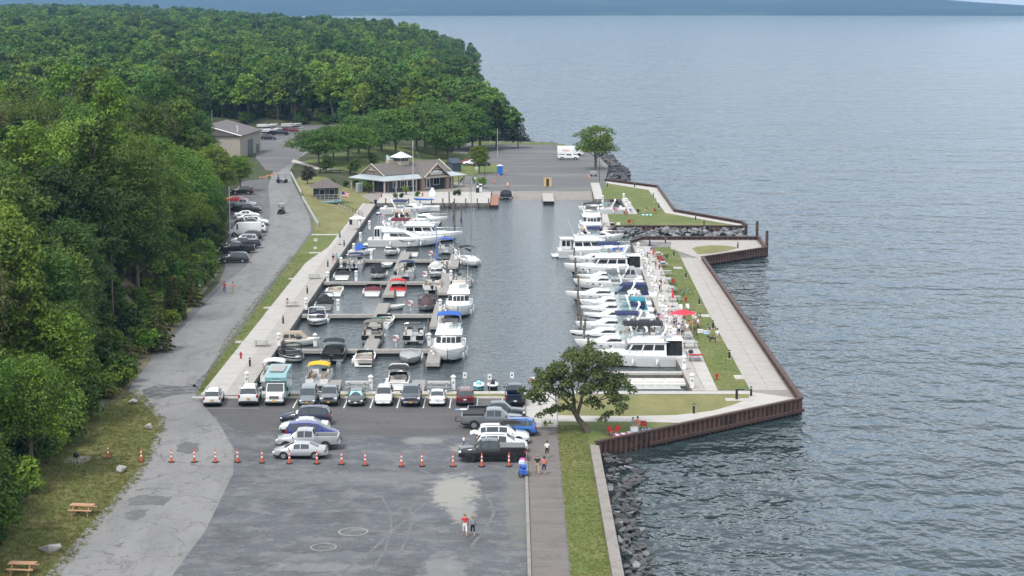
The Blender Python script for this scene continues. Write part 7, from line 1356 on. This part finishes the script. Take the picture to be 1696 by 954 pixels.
# ---- parasols, flags
def parasol(label, px, py, z, col, open_=True, r=1.5, h=2.5):
    x, y = G(px, py, z); t = thing('parasol', label, 'parasol', (x, y, z), R(20)); MB().tube([(0, 0, 0), (0, 0, h)], .03, 6).build('pole', 'rail_steel', t); MB().lathe([(.3, 0), (.3, .08), (.05, .1)], 10).build('base', 'trim_black', t)
    if open_:
        c = MB()
        for k in range(8): a, b = k * math.pi / 4, (k + 1) * math.pi / 4; c.add([(0, 0, h), (r * math.cos(a), r * math.sin(a), h - .5), (r * math.cos((a + b) / 2) * .95, r * math.sin((a + b) / 2) * .95, h - .5), (r * math.cos(b), r * math.sin(b), h - .5)], [(0, 1, 2), (0, 2, 3)])
        cc = c.build('canopy', col, t)
        for k in range(8): a = k * math.pi / 4; MB().tube([(0, 0, h - .06), (r * .97 * math.cos(a), r * .97 * math.sin(a), h - .53)], .012, 4).build('rib', 'rail_steel', cc)
    else: MB().lathe([(.06, h - 1.3), (.2, h - 1.2), (.13, h - .4), (.03, h)], 8).build('canopy', col, t, 50)
    return t
mat('parasol_red', (.6, .035, .06), .8, var=.1); mat('parasol_teal', (.03, .2, .22), .8); mat('parasol_white', (.72, .7, .66), .8, var=.08)
parasol('wide red parasol over the wharf party', 1131, 545, .06, 'parasol_red', True, 1.7, 2.6); parasol('open white parasol on the left quay near the kiosk stair', 592, 380, .06, 'parasol_white', True, 1.6, 2.6); parasol('closed red parasol on the right wharf by the seated group', 1082, 434, .06, 'parasol_red', False); parasol('closed red parasol beside the bicycles', 1114, 508, .06, 'parasol_red', False); parasol('closed blue parasol on the right wharf farthest from the car park', 1076, 420, .06, 'canvas_navy', False); parasol('closed teal parasol on the left quay', 563, 405, .06, 'parasol_teal', False)
mat('flag_red', (.5, .03, .05), .8); mat('flag_white', (.72, .72, .72), .8); mat('flag_blue', (.03, .05, .25), .8)
def flag(label, px, py, z, h, w=1.5):
    x, y = G(px, py, z); t = thing('flagpole', label, 'flag', (x, y, z), R(-15)); MB().tube([(0, 0, 0), (.5, 0, h)], .025, 5).build('staff', 'win_white', t); hh = w * .55
    for k in range(7): z0 = h - .05 - hh * (k + 1) / 7; MB().add([(.5 + (.0 if k > 3 else .4 * w), 0, z0), (.5 + .6 * w, .08, z0 - .1), (.5 + w, -.04, z0 - .22), (.5 + w, -.04, z0 - .22 + hh / 7 * .96), (.5 + .6 * w, .08, z0 - .1 + hh / 7 * .96), (.5 + (0 if k > 3 else .4 * w), 0, z0 + hh / 7 * .96)], [(0, 1, 4, 5), (1, 2, 3, 4)]).build('stripe', 'flag_red' if k % 2 == 0 else 'flag_white', t)
    MB().add([(.5, 0, h - .05 - hh * 4 / 7), (.5 + .4 * w, .0, h - .09 - hh * 4 / 7), (.5 + .4 * w, .0, h - .09), (.5, 0, h - .05)], [(0, 1, 2, 3)]).build('canton', 'flag_blue', t)
flag('stars and stripes flag leaning out beside the kiosk', 562, 338, 1.4, 2.6, 1.7); flag('small stars and stripes on the left quay by the yachts', 625, 370, .05, 2.0, 1.0); flag('small stars and stripes at the stern of a right wharf cruiser', 1082, 543, .2, 2.0, .9)
# ---- fuel pumps, white tent sign, quay clutter
for i, (px, py, m) in enumerate(((791, 319, 'trim_black'), (796, 318, 'ped_white'))):
    x, y = G(px, py, .07); t = thing('fuel_pump', ('black faced' if i == 0 else 'white') + ' fuel pump on the quay beside the tall shrub', 'fuel pump', (x, y, .07)); MB().cbox((0, 0, .9), (.7, .5, 1.8), 0, .05).build('case', m, t); MB().box(-.25, .25, -.27, -.252, 1.15, 1.6).build('display', 'ped_white' if i == 0 else 'trim_black', t); MB().tube([(.36, 0, 1.4), (.5, -.1, .8), (.38, 0, .5)], .03, 5).build('hose', 'trim_black', t)
x, y = G(716, 326, .07); t = thing('ice_box', 'white ice chest with peaked sign on the fuel quay', 'ice chest', (x, y, .07)); MB().cbox((0, 0, .55), (1.4, .8, 1.1), 0, .06).build('chest', 'ped_white', t); MB().prism([(-.6, 1.1), (.6, 1.1), (.25, 2.0), (-.25, 2.0)], -.05, .05).build('sign_board', 'ped_white', t).rotation_euler = (R(90), 0, 0)
for i in range(10):
    x = -26.5 + i * 2.4; t = thing('quay_pile', 'square timber fender post on the fuel quay face, %s from the clubhouse side' % ORD[i], 'fender post', (x, 403.75, 0), 0, 'fuel quay fender posts'); MB().box(-.13, .13, -.13, .13, -2, 1.0).build('post', 'pile_wood', t); MB().box(-.15, .15, -.15, .15, 1.0, 1.06).build('cap', 'boot', t)
for i, (px, py) in enumerate(((581, 372), (596, 372), (622, 338))):
    x, y = G(px, py, .05); t = thing('trash_bin', ('dark bin at the foot of the kiosk stair', 'pale bin by the white parasol', 'dark low crate on the clubhouse quay')[i], 'bin', (x, y, .05), 0, 'quay bins'); MB().lathe([(.25, 0), (.3, .8), (.32, .82)], 10).build('drum', ('bollard_black', 'ped_white', 'bollard_black')[i], t, 40); MB().lathe([(.33, .825), (.3, .92), (.06, .98)], 10).build('lid', 'trim_black', t)
# dock boxes behind the right wharf boats
for i, (px, py) in enumerate(((1128, 575), (1116, 553), (1110, 533), (1103, 515), (1096, 498), (1090, 482), (1083, 466), (1077, 450), (1070, 436), (1064, 424))):
    x, y = G(px, py, .05); t = thing('dock_box', 'white storage box on the right wharf edge, %s from the trawler' % ORD[i], 'dock box', (x, y, .05), R(88), 'wharf dock boxes'); MB().cbox((0, 0, .3), (1.3, .6, .6), 0, .05).build('chest', 'ped_white', t, 40); MB().cbox((0, 0, .66), (1.36, .66, .1), 0, .04).build('lid', 'gel_white', t, 40)
# ---- folding chairs, coolers, blankets, bikes, dogs
def chair(label, px, py, z, rz, col, group):
    x, y = G(px, py, z); t = thing('folding_chair', label, 'chair', (x, y, z), R(rz), group); MB().add([(-.28, -.25, .42), (.28, -.25, .42), (.26, .25, .36), (-.26, .25, .36)], [(0, 1, 2, 3)]).build('seat', col, t); MB().add([(-.28, .22, .38), (.28, .22, .38), (.28, .38, .95), (-.28, .38, .95)], [(0, 1, 2, 3)]).build('backrest', col, t)
    for sx in (-.28, .28): MB().tube([(sx, -.28, 0), (sx, .36, .95)], .016, 4).build('leg', 'trim_black', t); MB().tube([(sx, .32, 0), (sx, -.25, .44), (sx, -.25, .62), (sx, .28, .64)], .016, 4).build('leg', 'trim_black', t)
mat('chair_red', (.45, .04, .03), .7); mat('chair_blue', (.04, .12, .45), .7); mat('chair_green', (.08, .18, .12), .7); mat('pink', (.6, .1, .35), .7)
pg = 'folding chairs around the lawn groups'
for px, py, z, r, c, l in ((1012, 722, .03, 30, 'chair_red', 'red folding chair nearest the boulders in the tree picnic'), (1021, 719, .03, 200, 'chair_red', 'red folding chair with a bag in the tree picnic'), (1066, 711, .03, 170, 'chair_red', 'red folding chair beside the seated couple'), (1116, 472, .04, 150, 'chair_red', 'lone red chair on the pier lawn'), (1128, 516, .04, 10, 'win_white', 'pale folding chair behind the red parasol, wharf side'), (1140, 515, .04, 20, 'win_white', 'pale folding chair behind the red parasol, lawn side'), (1092, 434, .04, 60, 'chair_red', 'red chair in the far pier lawn group'), (1098, 437, .04, 150, 'chair_red', 'red chair nearest the path in the far pier group'), (1103, 430, .04, 200, 'chair_green', 'dark green chair in the far pier group'), (1019, 352, .04, 30, 'pink', 'pink draped chair on the north lawn'), (1036, 357, .04, 120, 'chair_red', 'red chair beside the north slip walk'), (1042, 372, .04, 180, 'chair_red', 'red chair by the north sheet pile wall'), (1049, 371, .04, 90, 'chair_red', 'second red chair by the north sheet pile wall'), (1046, 353, .04, 60, 'chair_blue', 'blue chair at the north slip walk end'), (1058, 354, .04, 140, 'bollard_black', 'black chair on the north lawn'), (1086, 353, .04, 140, 'chair_red', 'red chair at the north walk bend')): chair(l, px, py, z, r, c, pg)
def blanket(label, px, py, w, d, c0, c1, rz):
    x, y = G(px, py); t = thing('picnic_blanket', label, 'blanket', (x, y, .035), R(rz), 'picnic blankets')
    for k in range(6): MB().add([(-w / 2 + k * w / 6, -d / 2, 0), (-w / 2 + (k + 1) * w / 6, -d / 2, .01), (-w / 2 + (k + 1) * w / 6, d / 2, .0), (-w / 2 + k * w / 6, d / 2, .012)], [(0, 1, 2, 3)]).build('stripe', c0 if k % 2 else c1, t)
blanket('striped pink and white picnic blanket under the tree', 1033, 722, 2.2, 2.4, 'win_white', 'pink', 12); blanket('blue and white picnic blanket under the tree', 1056, 719, 1.6, 2.4, 'banner_blue', 'win_white', 10); blanket('bright blue mat beside the blankets', 1075, 714, 1.1, 2.0, 'chair_blue', 'banner_blue', 14); blanket('pale blue mat on the north lawn', 1070, 356, 2.2, 2.0, 'banner_blue', 'parasol_teal', 0)
def cooler(label, px, py, z, m, l2='win_white'):
    x, y = G(px, py, z); t = thing('cooler', label, 'cooler', (x, y, z), R(10), 'coolers and bags'); MB().cbox((0, 0, .22), (.7, .45, .42), 0, .05).build('case', m, t, 40); MB().cbox((0, 0, .46), (.72, .47, .08), 0, .03).build('lid', l2, t, 40); MB().tube([(-.36, 0, .3), (-.36, 0, .55), (.36, 0, .55), (.36, 0, .3)], .015, 4).build('handle', 'trim_black', t)
for px, py, m, l in ((1050, 715, 'ped_white', 'white cooler between the picnic blankets'), (1170, 554, 'banner_blue', 'pale blue cooler by the bending man'), (1160, 552, 'ped_white', 'white cooler near the wharf party'), (1097, 437, 'chair_blue', 'blue cooler on the far pier lawn'), (1024, 373, 'ped_white', 'white cooler by the north wall'), (1014, 373, 'bollard_black', 'dark bag by the north wall')): cooler(l, px, py, .03, m)
x, y = G(866, 789); t = thing('beach_wagon', 'blue wagon piled with pink and blue bags beside the path kerb', 'wagon', (x, y, .02), R(95)); MB().cbox((0, 0, .5), (1.3, .62, .45), 0, .04).build('tub', 'chair_blue', t)
for sx in (-.45, .45):
    for sy in (-.33, .33): MB().at((sx, sy, .15), 0, 0, R(90)).lathe([(.15, -.04), (.15, .04)], 12).build('wheel', 'trim_black', t)
for k, (a, b, c, m) in enumerate(((.3, .05, .95, 'pink'), (-.25, -.05, .95, 'chair_blue'), (0, .1, 1.25, 'banner_blue'), (.35, .0, 1.35, 'pink'))): MB().cbox((a, b, c), (.5, .5, .4), 0, .1).build('bag', m, t, 40)
MB().tube([(-.65, 0, .4), (-1.1, 0, .9)], .02, 5).build('handle', 'trim_black', t)
def bike(label, px, py, rz, col):
    x, y = G(px, py); t = thing('bicycle', label, 'bicycle', (x, y, .03), R(rz), 'bicycles on the lawn')
    for sx in (-.52, .52): MB().tube([(sx + .33 * math.cos(a), 0, .34 + .33 * math.sin(a)) for a in np.linspace(0, 6.283, 17)], .025, 5).build('wheel', 'tyre', t)
    MB().tube([(-.52, 0, .34), (-.1, 0, .34), (.38, 0, .82), (-.2, 0, .82), (-.52, 0, .34)], .024, 5).tube([(-.1, 0, .34), (-.22, 0, .92)], .024, 5).tube([(.52, 0, .34), (.36, 0, 1.0)], .024, 5).build('frame', col, t); MB().tube([(.3, -.28, 1.05), (.38, 0, 1.02), (.3, .28, 1.05)], .018, 5).build('handlebar', 'trim_black', t); MB().cbox((-.23, 0, .95), (.26, .16, .07), 0, .03).build('saddle', 'trim_black', t)
bike('dark bicycle on the pier lawn, left of the pale one', 1122, 489, 20, 'bollard_black'); bike('pale framed bicycle in the middle of the lawn trio', 1130, 491, 70, 'rail_steel'); bike('teal bicycle on the pier lawn nearest the promenade', 1138, 488, -20, 'parasol_teal'); bike('black bicycle standing at the end of the wharf party', 1152, 560, 110, 'bollard_black')
# boats on trailers in the upper car park
for px, py, h, st, l in ((443, 214, 2, None, 'white boat with raked arch on a trailer behind the shed'), (483, 213, 2, 'gel_black', 'black and white boat on a trailer at the wood edge'), (450, 222, 2, None, 'low white boat on a trailer beside the black truck')):
    x, y = GT(px, py); t = thing('trailer_boat', l, 'trailer boat', (x, y, H1(x, y) + .7), R(h), 'trailer boats'); hull(6.4, 2.4, .8, t, 'gel_white', st, (-2.4, .4)); wshield(t, .8, 2.0, .85)
    MB().tube([(-3, -.7, -.35), (3.6, 0, -.3), (-3, .7, -.35)], .06, 5).build('trailer_frame', 'galv', t)
    for sg in (1, -1): MB().at((-1, sg * 1.0, -.36), 0, 0, R(90)).lathe([(.32, -.1), (.32, .1)], 14).build('wheel', 'tyre', t)
x, y = G(983, 292); t = thing('utility_cart', 'grey utility cart by the cones at the lake end of the ramp', 'cart', (x, y, .04)); MB().cbox((0, 0, .7), (1.6, 1.0, .9), 0, .08).build('case', 'hull_grey', t); [MB().at((sx, sy, .25), 0, 0, R(90)).lathe([(.25, -.06), (.25, .06)], 12).build('wheel', 'tyre', t) for sx in (-.5, .5) for sy in (-.5, .5)]
# ================================================================== people
mat('skin', (.45, .27, .19), .6, var=.05); mat('skin_tan', (.3, .17, .11), .6, var=.05); mat('hair_dark', (.03, .022, .016), .7); mat('hair_fair', (.25, .17, .09), .7); mat('shoe', (.35, .35, .35), .7)
for k, c in dict(red=(.5, .03, .03), white=(.74, .74, .73), black=(.015, .015, .017), grey=(.22, .24, .27), blue=(.05, .14, .4), aqua=(.12, .5, .56), khaki=(.4, .34, .25), navy=(.02, .03, .08), pink=(.6, .25, .28), coral=(.6, .18, .12), denim=(.08, .13, .22)).items(): mat('cloth_' + k, c, .85, var=.12, vs=6)
PSC = bpy.data.scenes.new('workshop')          # an empty scene in which one body at a time is grown
def solid(o):
    with bpy.context.temp_override(scene=PSC, view_layer=PSC.view_layers[0]):
        PSC.view_layers[0].update(); dg = PSC.view_layers[0].depsgraph; m2 = bpy.data.meshes.new_from_object(o.evaluated_get(dg))
    bpy.data.objects.remove(o); return m2
def person(label, px, py, face, shirt, legs, pose='stand', hair='hair_dark', skin='skin', h=1.75, long=False, z=.05, hat=None, group=None, stride=.18, name='person', pony=False, seatz=.45, cat='person'):
    """one skinned body; face: heading in degrees the figure looks towards"""
    k = h / 1.75; x, y = G(px, py, z); V, E, Rr, tagv = [], [], [], []
    def add(p, r, tg, par=None):
        V.append(tuple(c * k for c in p)); Rr.append(r * k); tagv.append(tg)
        if par is not None: E.append((par, len(V) - 1))
        return len(V) - 1
    sit = pose == 'sit'; bend = pose == 'bend'
    dz = (seatz - .86) if sit else 0
    pel = add((0, 0, .93 + dz), .125, 'l')
    lean = .55 if bend else .03
    def up(d): return (math.sin(lean) * d, 0, .93 + dz + math.cos(lean) * d)
    wa = add(up(.16), .12, 's', pel); ch = add(up(.36), .145, 's', wa); nk = add(up(.53), .06, 'k', ch); hd0 = add(tuple(np.array(up(.6)) + (.01, 0, 0)), .075, 'k', nk); hd = add(tuple(np.array(up(.70)) + (.02, 0, 0)), .098, 'k', hd0); tp = add(tuple(np.array(up(.79)) + (.01, 0, 0)), .07, 'h', hd)
    add(tuple(np.array(up(.69)) + (.115, 0, 0)), .018, 'k', hd)
    for sg in (1, -1):
        st = stride * sg if pose == 'walk' else (.04 * sg if not sit else 0)
        hp = add((0, .095 * sg, .88 + dz), .092, 'l', pel)
        if sit: kn = add((.42, .13 * sg, .5 + dz + .36), .07, 'l', hp); an = add((.46, .13 * sg, .09), .045, 'm' , kn); sk = an
        else: kn = add((st * .55 + .03, .11 * sg, .5), .066, 'l' if True else 'm', hp); sk = add((st * .8, .112 * sg, .32), .055, 'm', kn); an = add((st * 1.15 - .02, .115 * sg, .09), .042, 'm', sk)
        add((V[an][0] / k + .14, .125 * sg, .04), .04, 'f', an)
        s0 = np.array(up(.47)); shd = add(tuple(s0 + (0, .19 * sg, 0)), .066, 's', ch)
        if pose == 'reach': el = add(tuple(s0 + (.16, .26 * sg, -.22)), .045, 'k', shd); wr = add(tuple(s0 + (.36, .18 * sg, -.16)), .033, 'k', el)
        elif bend: el = add(tuple(s0 + (.06, .24 * sg, -.28)), .045, 'k', shd); wr = add(tuple(s0 + (.14, .2 * sg, -.52)), .033, 'k', el)
        elif sit: el = add(tuple(s0 + (.04, .25 * sg, -.26)), .045, 'k', shd); wr = add(tuple(s0 + (.26, .18 * sg, -.34)), .033, 'k', el)
        else: sw = -st * .6; el = add(tuple(s0 + (sw * .5, .25 * sg, -.28)), .046, 's' if long else 'k', shd); wr = add(tuple(s0 + (sw + .08, .26 * sg, -.52)), .034, 'k', el)
        w_ = np.array(V[wr]) / k; e_ = np.array(V[el]) / k; d = (w_ - e_) / np.linalg.norm(w_ - e_); pm = add(tuple(w_ + d * .07), .034, 'k', wr)
        for q, (ln, of) in enumerate(((.075, -.03), (.09, -.01), (.085, .01), (.065, .03))): f1 = add(tuple(w_ + d * .12 + np.array((of, 0, 0))), .010, 'k', pm); add(tuple(w_ + d * (.12 + ln) + np.array((of + .012, -.015 * sg, 0))), .008, 'k', f1)
        th = add(tuple(w_ + d * .07 + np.array((.045, -.02 * sg, 0))), .012, 'k', pm); add(tuple(w_ + d * .11 + np.array((.06, -.03 * sg, 0))), .009, 'k', th)
    me = bpy.data.meshes.new('body'); me.from_pydata(V, E, []); o = bpy.data.objects.new('body', me); PSC.collection.objects.link(o)
    md = o.modifiers.new('skin', 'SKIN'); 
    if not me.skin_vertices: me.attributes
    for i, sv in enumerate(me.skin_vertices[0].data): sv.radius = (Rr[i] * (.82 if tagv[i] == 's' and i < 4 else 1), Rr[i]); sv.use_root = (i == 0)
    o.modifiers.new('sub', 'SUBSURF').levels = 1
    m2 = solid(o)
    mats = {'s': 'cloth_' + shirt, 'l': 'cloth_' + legs[0], 'm': ('cloth_' + legs[0]) if legs[1] else skin, 'k': skin, 'h': hair, 'f': 'shoe'}; keys = list(mats); m2.materials.clear()
    for q in keys: m2.materials.append(MAT(mats[q]))
    VA = np.array(V); fc = np.array([p.center[:] for p in m2.polygons])
    if len(fc):
        near = ((fc[:, None] - VA[None]) ** 2).sum(-1) / (np.array(Rr)[None] + .03) ** 2; idx = near.argmin(1)
        m2.polygons.foreach_set('material_index', [keys.index(tagv[i]) for i in idx]); m2.polygons.foreach_set('use_smooth', [True] * len(fc))
    t = thing(name, label, cat, (x, y, z), R(face), group); b = bpy.data.objects.new('body', m2); COL.objects.link(b); b.parent = t
    hc = np.array(V[hd]); mb = MB(); mb.at(tuple(hc + np.array((-.018, 0, .03)) * k)).lathe([(.09 * k, -.07 * k), (.112 * k, -.01 * k), (.105 * k, .05 * k), (.06 * k, .1 * k), (.01 * k, .115 * k)], 10); 
    if pony: mb.at(); mb.tube([tuple(hc + np.array((-.1, 0, .02)) * k), tuple(hc + np.array((-.15, 0, -.1)) * k), tuple(hc + np.array((-.12, 0, -.22)) * k)], [.04, .035, .012], 6)
    mb.build('hair' if not hat else 'hat', hair if not hat else 'cloth_' + hat, t, 60)
    for sg in (1, -1): MB().lathe([(.002, -.012 * k), (.012 * k, 0), (.002, .012 * k)], 6, 0, tuple(hc + np.array((.088, .034 * sg, .005)) * k)).build('eye', 'hair_dark', t); MB().lathe([(.005, -.03 * k), (.02 * k, 0), (.005, .03 * k)], 6, 0, tuple(hc + np.array((0, .1 * sg, -.01)) * k)).build('ear', skin, t)
    return t
person('man in red shirt and white shorts walking across the gravel lot', 770, 888.5, 95, 'red', ('white', 0), 'walk', 'hair_fair', h=1.86, z=.01); person('woman in grey top and black shorts walking beside the red shirted man', 783, 888.5, 95, 'grey', ('black', 0), 'walk', 'hair_fair', h=1.68, z=.01, pony=True)
person('man in black shirt and khaki shorts walking on the footpath', 890, 786, 92, 'black', ('khaki', 0), 'walk', 'hair_fair', h=1.8); person('woman in dark skirt walking beside the man in black on the footpath', 901, 786, 92, 'coral', ('navy', 0), 'walk', h=1.68, pony=True); person('walker in white top ahead on the footpath', 906, 758, 92, 'white', ('black', 0), 'walk', h=1.6)
person('child in pale top beside the raised tailgate', 768, 742.5, 30, 'white', ('blue', 0), h=1.25, hair='hair_fair', z=.01)
person('walker in red top and jeans at the roadside', 372, 486, 270, 'red', ('denim', 1), 'walk', h=1.75, z=.02); person('walker in khaki shorts crossing the road', 386, 486, 270, 'pink', ('khaki', 0), 'walk', h=1.65, z=.02)
person('person in aqua top standing on the left quay', 557.5, 436, 250, 'aqua', ('khaki', 0), h=1.7, hair='hair_fair'); person('person in dark top beside the aqua topped one on the left quay', 552, 437, 300, 'black', ('pink', 0), h=1.65)
person('person in pale blue sitting in the golf cart on the road', 463.5, 351, 268, 'blue', ('khaki', 0), 'sit', z=.45, seatz=.45); x_, y_ = GT(464, 303); person('man in pale blue shirt beside the waiting golf cart', 461, 303.5, 270, 'blue', ('navy', 1), h=1.75, z=H1(x_, y_))
person('person in grey sitting in the tree picnic', 1048, 713, 300, 'grey', ('khaki', 0), 'sit', z=.03, hair='hair_fair'); person('person in coral sitting in the tree picnic', 1056, 711.5, 260, 'coral', ('khaki', 0), 'sit', z=.03); 
person('man in white shirt standing on the pier lawn by a dog', 1188, 567.5, 100, 'white', ('khaki', 1), h=1.8); person('bending man in dark shirt lifting a cooler on the lawn', 1177, 558, 190, 'denim', ('khaki', 0), 'bend', h=1.75)
PT = [(1124, 557, 90, 'white', 'navy', 'in a white shirt at the near side of the red parasol table'), (1138, 556, 90, 'white', 'khaki', 'in white with khaki shorts at the near end of the parasol table'), (1116, 550, 20, 'navy', 'khaki', 'in navy on the wharf side of the parasol table'), (1147, 549, 180, 'coral', 'khaki', 'in coral beside the parasol table'), (1152, 541, 200, 'white', 'grey', 'in white with grey shorts at the lawn end of the party'), (1156, 548, 200, 'white', 'black', 'in white and black standing last in the party'), (1148, 533, 250, 'grey', 'white', 'in grey behind the red parasol'), (1106, 527, 0, 'white', 'pink', 'in white by the dock boxes behind the parasol'), (1092, 484, 20, 'white', 'black', 'in a white shirt standing on the wharf by the tables'), (1095, 480, 200, 'black', 'pink', 'in black beside the white shirted one by the tables'), (1112, 536, 40, 'pink', 'white', 'in pink at the wharf edge behind the parasol'), (1120, 538, 200, 'white', 'denim', 'in white and denim behind the parasol table'), (1133, 536, 260, 'coral', 'navy', 'in coral and navy behind the parasol'), (1130, 560, 100, 'grey', 'black', 'in grey nearest the empty tables'), (1160, 541, 180, 'navy', 'khaki', 'in navy at the lawn edge of the party'), (1086, 446, 10, 'red', 'navy', 'in red standing among the far wharf tables'), (1079, 424, 300, 'blue', 'white', 'in blue beside the farthest wharf table')]
for i, (px, py, f, s, l, d) in enumerate(PT): person('person ' + d, px, py, f, s, (l, 0), 'reach' if i < 4 else 'stand', hair='hair_fair' if i % 2 else 'hair_dark', h=1.7 + .04 * (i % 3), hat='white' if i == 4 else None, group='wharf party')
SITS = [(1120, 548, 0, 'blue', 'in blue seated under the red parasol, wharf side'), (1130, 549, 270, 'blue', 'in blue seated under the middle of the red parasol'), (1141, 548, 180, 'coral', 'in coral seated under the red parasol, lawn side'), (1093, 434, 60, 'red', 'in red seated on the far pier lawn'), (1100, 436, 160, 'grey', 'in grey seated on the far pier lawn'), (1072, 431, 0, 'black', 'in black seated at a far wharf table'), (1019, 352, 0, 'pink', 'in pink seated on the north lawn nearest the yacht'), (1037, 357, 0, 'coral', 'in coral seated beside the north slip walk'), (1071, 352, 200, 'navy', 'in navy seated on the north lawn mat'), (1086, 338, 200, 'denim', 'in denim seated by the north walk')]
for px, py, f, s, d in SITS: person('person ' + d, px, py, f, s, ('khaki', 0), 'sit', z=.05, seatz=.45, group='seated visitors')
# dog
x, y = G(1180, 567); t = thing('dog', 'black dog on the lawn beside the man in white', 'dog', (x, y, .03), R(180)); V = [(-.35, 0, .5), (0, 0, .5), (.3, 0, .52), (.45, 0, .68), (.58, 0, .72), (.72, 0, .68), (-.5, 0, .58), (-.62, 0, .72)]; E_ = [(0, 1), (1, 2), (2, 3), (3, 4), (4, 5), (0, 6), (6, 7)]; Rd = [.11, .12, .14, .08, .09, .045, .03, .018]
for b0, xx in ((0, -.36), (2, .28)):
    for sg in (1, -1):
        n0 = len(V); V += [(xx, .09 * sg, .42), (xx + (.06 if b0 == 0 else 0), .1 * sg, .28), (xx - (.06 if b0 == 0 else 0), .1 * sg, .16), (xx, .1 * sg, .03), (xx + .07, .1 * sg, .02)]; Rd += [.08, .055, .032, .028, .028]; E_ += [(b0, n0), (n0, n0 + 1), (n0 + 1, n0 + 2), (n0 + 2, n0 + 3), (n0 + 3, n0 + 4)]
for sg in (1, -1): n0 = len(V); V += [(.55, .06 * sg, .84)]; Rd += [.025]; E_ += [(4, n0)]
me = bpy.data.meshes.new('body'); me.from_pydata(V, E_, []); o = bpy.data.objects.new('tmp', me); PSC.collection.objects.link(o); o.modifiers.new('s', 'SKIN')
for i, sv in enumerate(me.skin_vertices[0].data): sv.radius = (Rd[i], Rd[i]); sv.use_root = i == 0
o.modifiers.new('u', 'SUBSURF').levels = 1; m2 = solid(o); m2.materials.append(MAT('trim_black')); b = bpy.data.objects.new('body', m2); COL.objects.link(b); b.parent = t
bpy.data.scenes.remove(PSC)
# ================================================================== haze over the lake
m = bpy.data.materials.new('haze'); m.use_nodes = True; n = m.node_tree.nodes; n.remove(n['Principled BSDF']); v = n.new('ShaderNodeVolumePrincipled'); v.inputs['Color'].default_value = (.3, .6, 1, 1); v.inputs['Density'].default_value = 7.5e-5; v.inputs['Anisotropy'].default_value = .2
m.node_tree.links.new(v.outputs[0], n['Material Output'].inputs['Volume']); _MATS['haze'] = m
HAZE = tag(MB().box(-5200, 6500, -250, 10500, -8, 108).build('haze', 'haze'), kind='stuff')
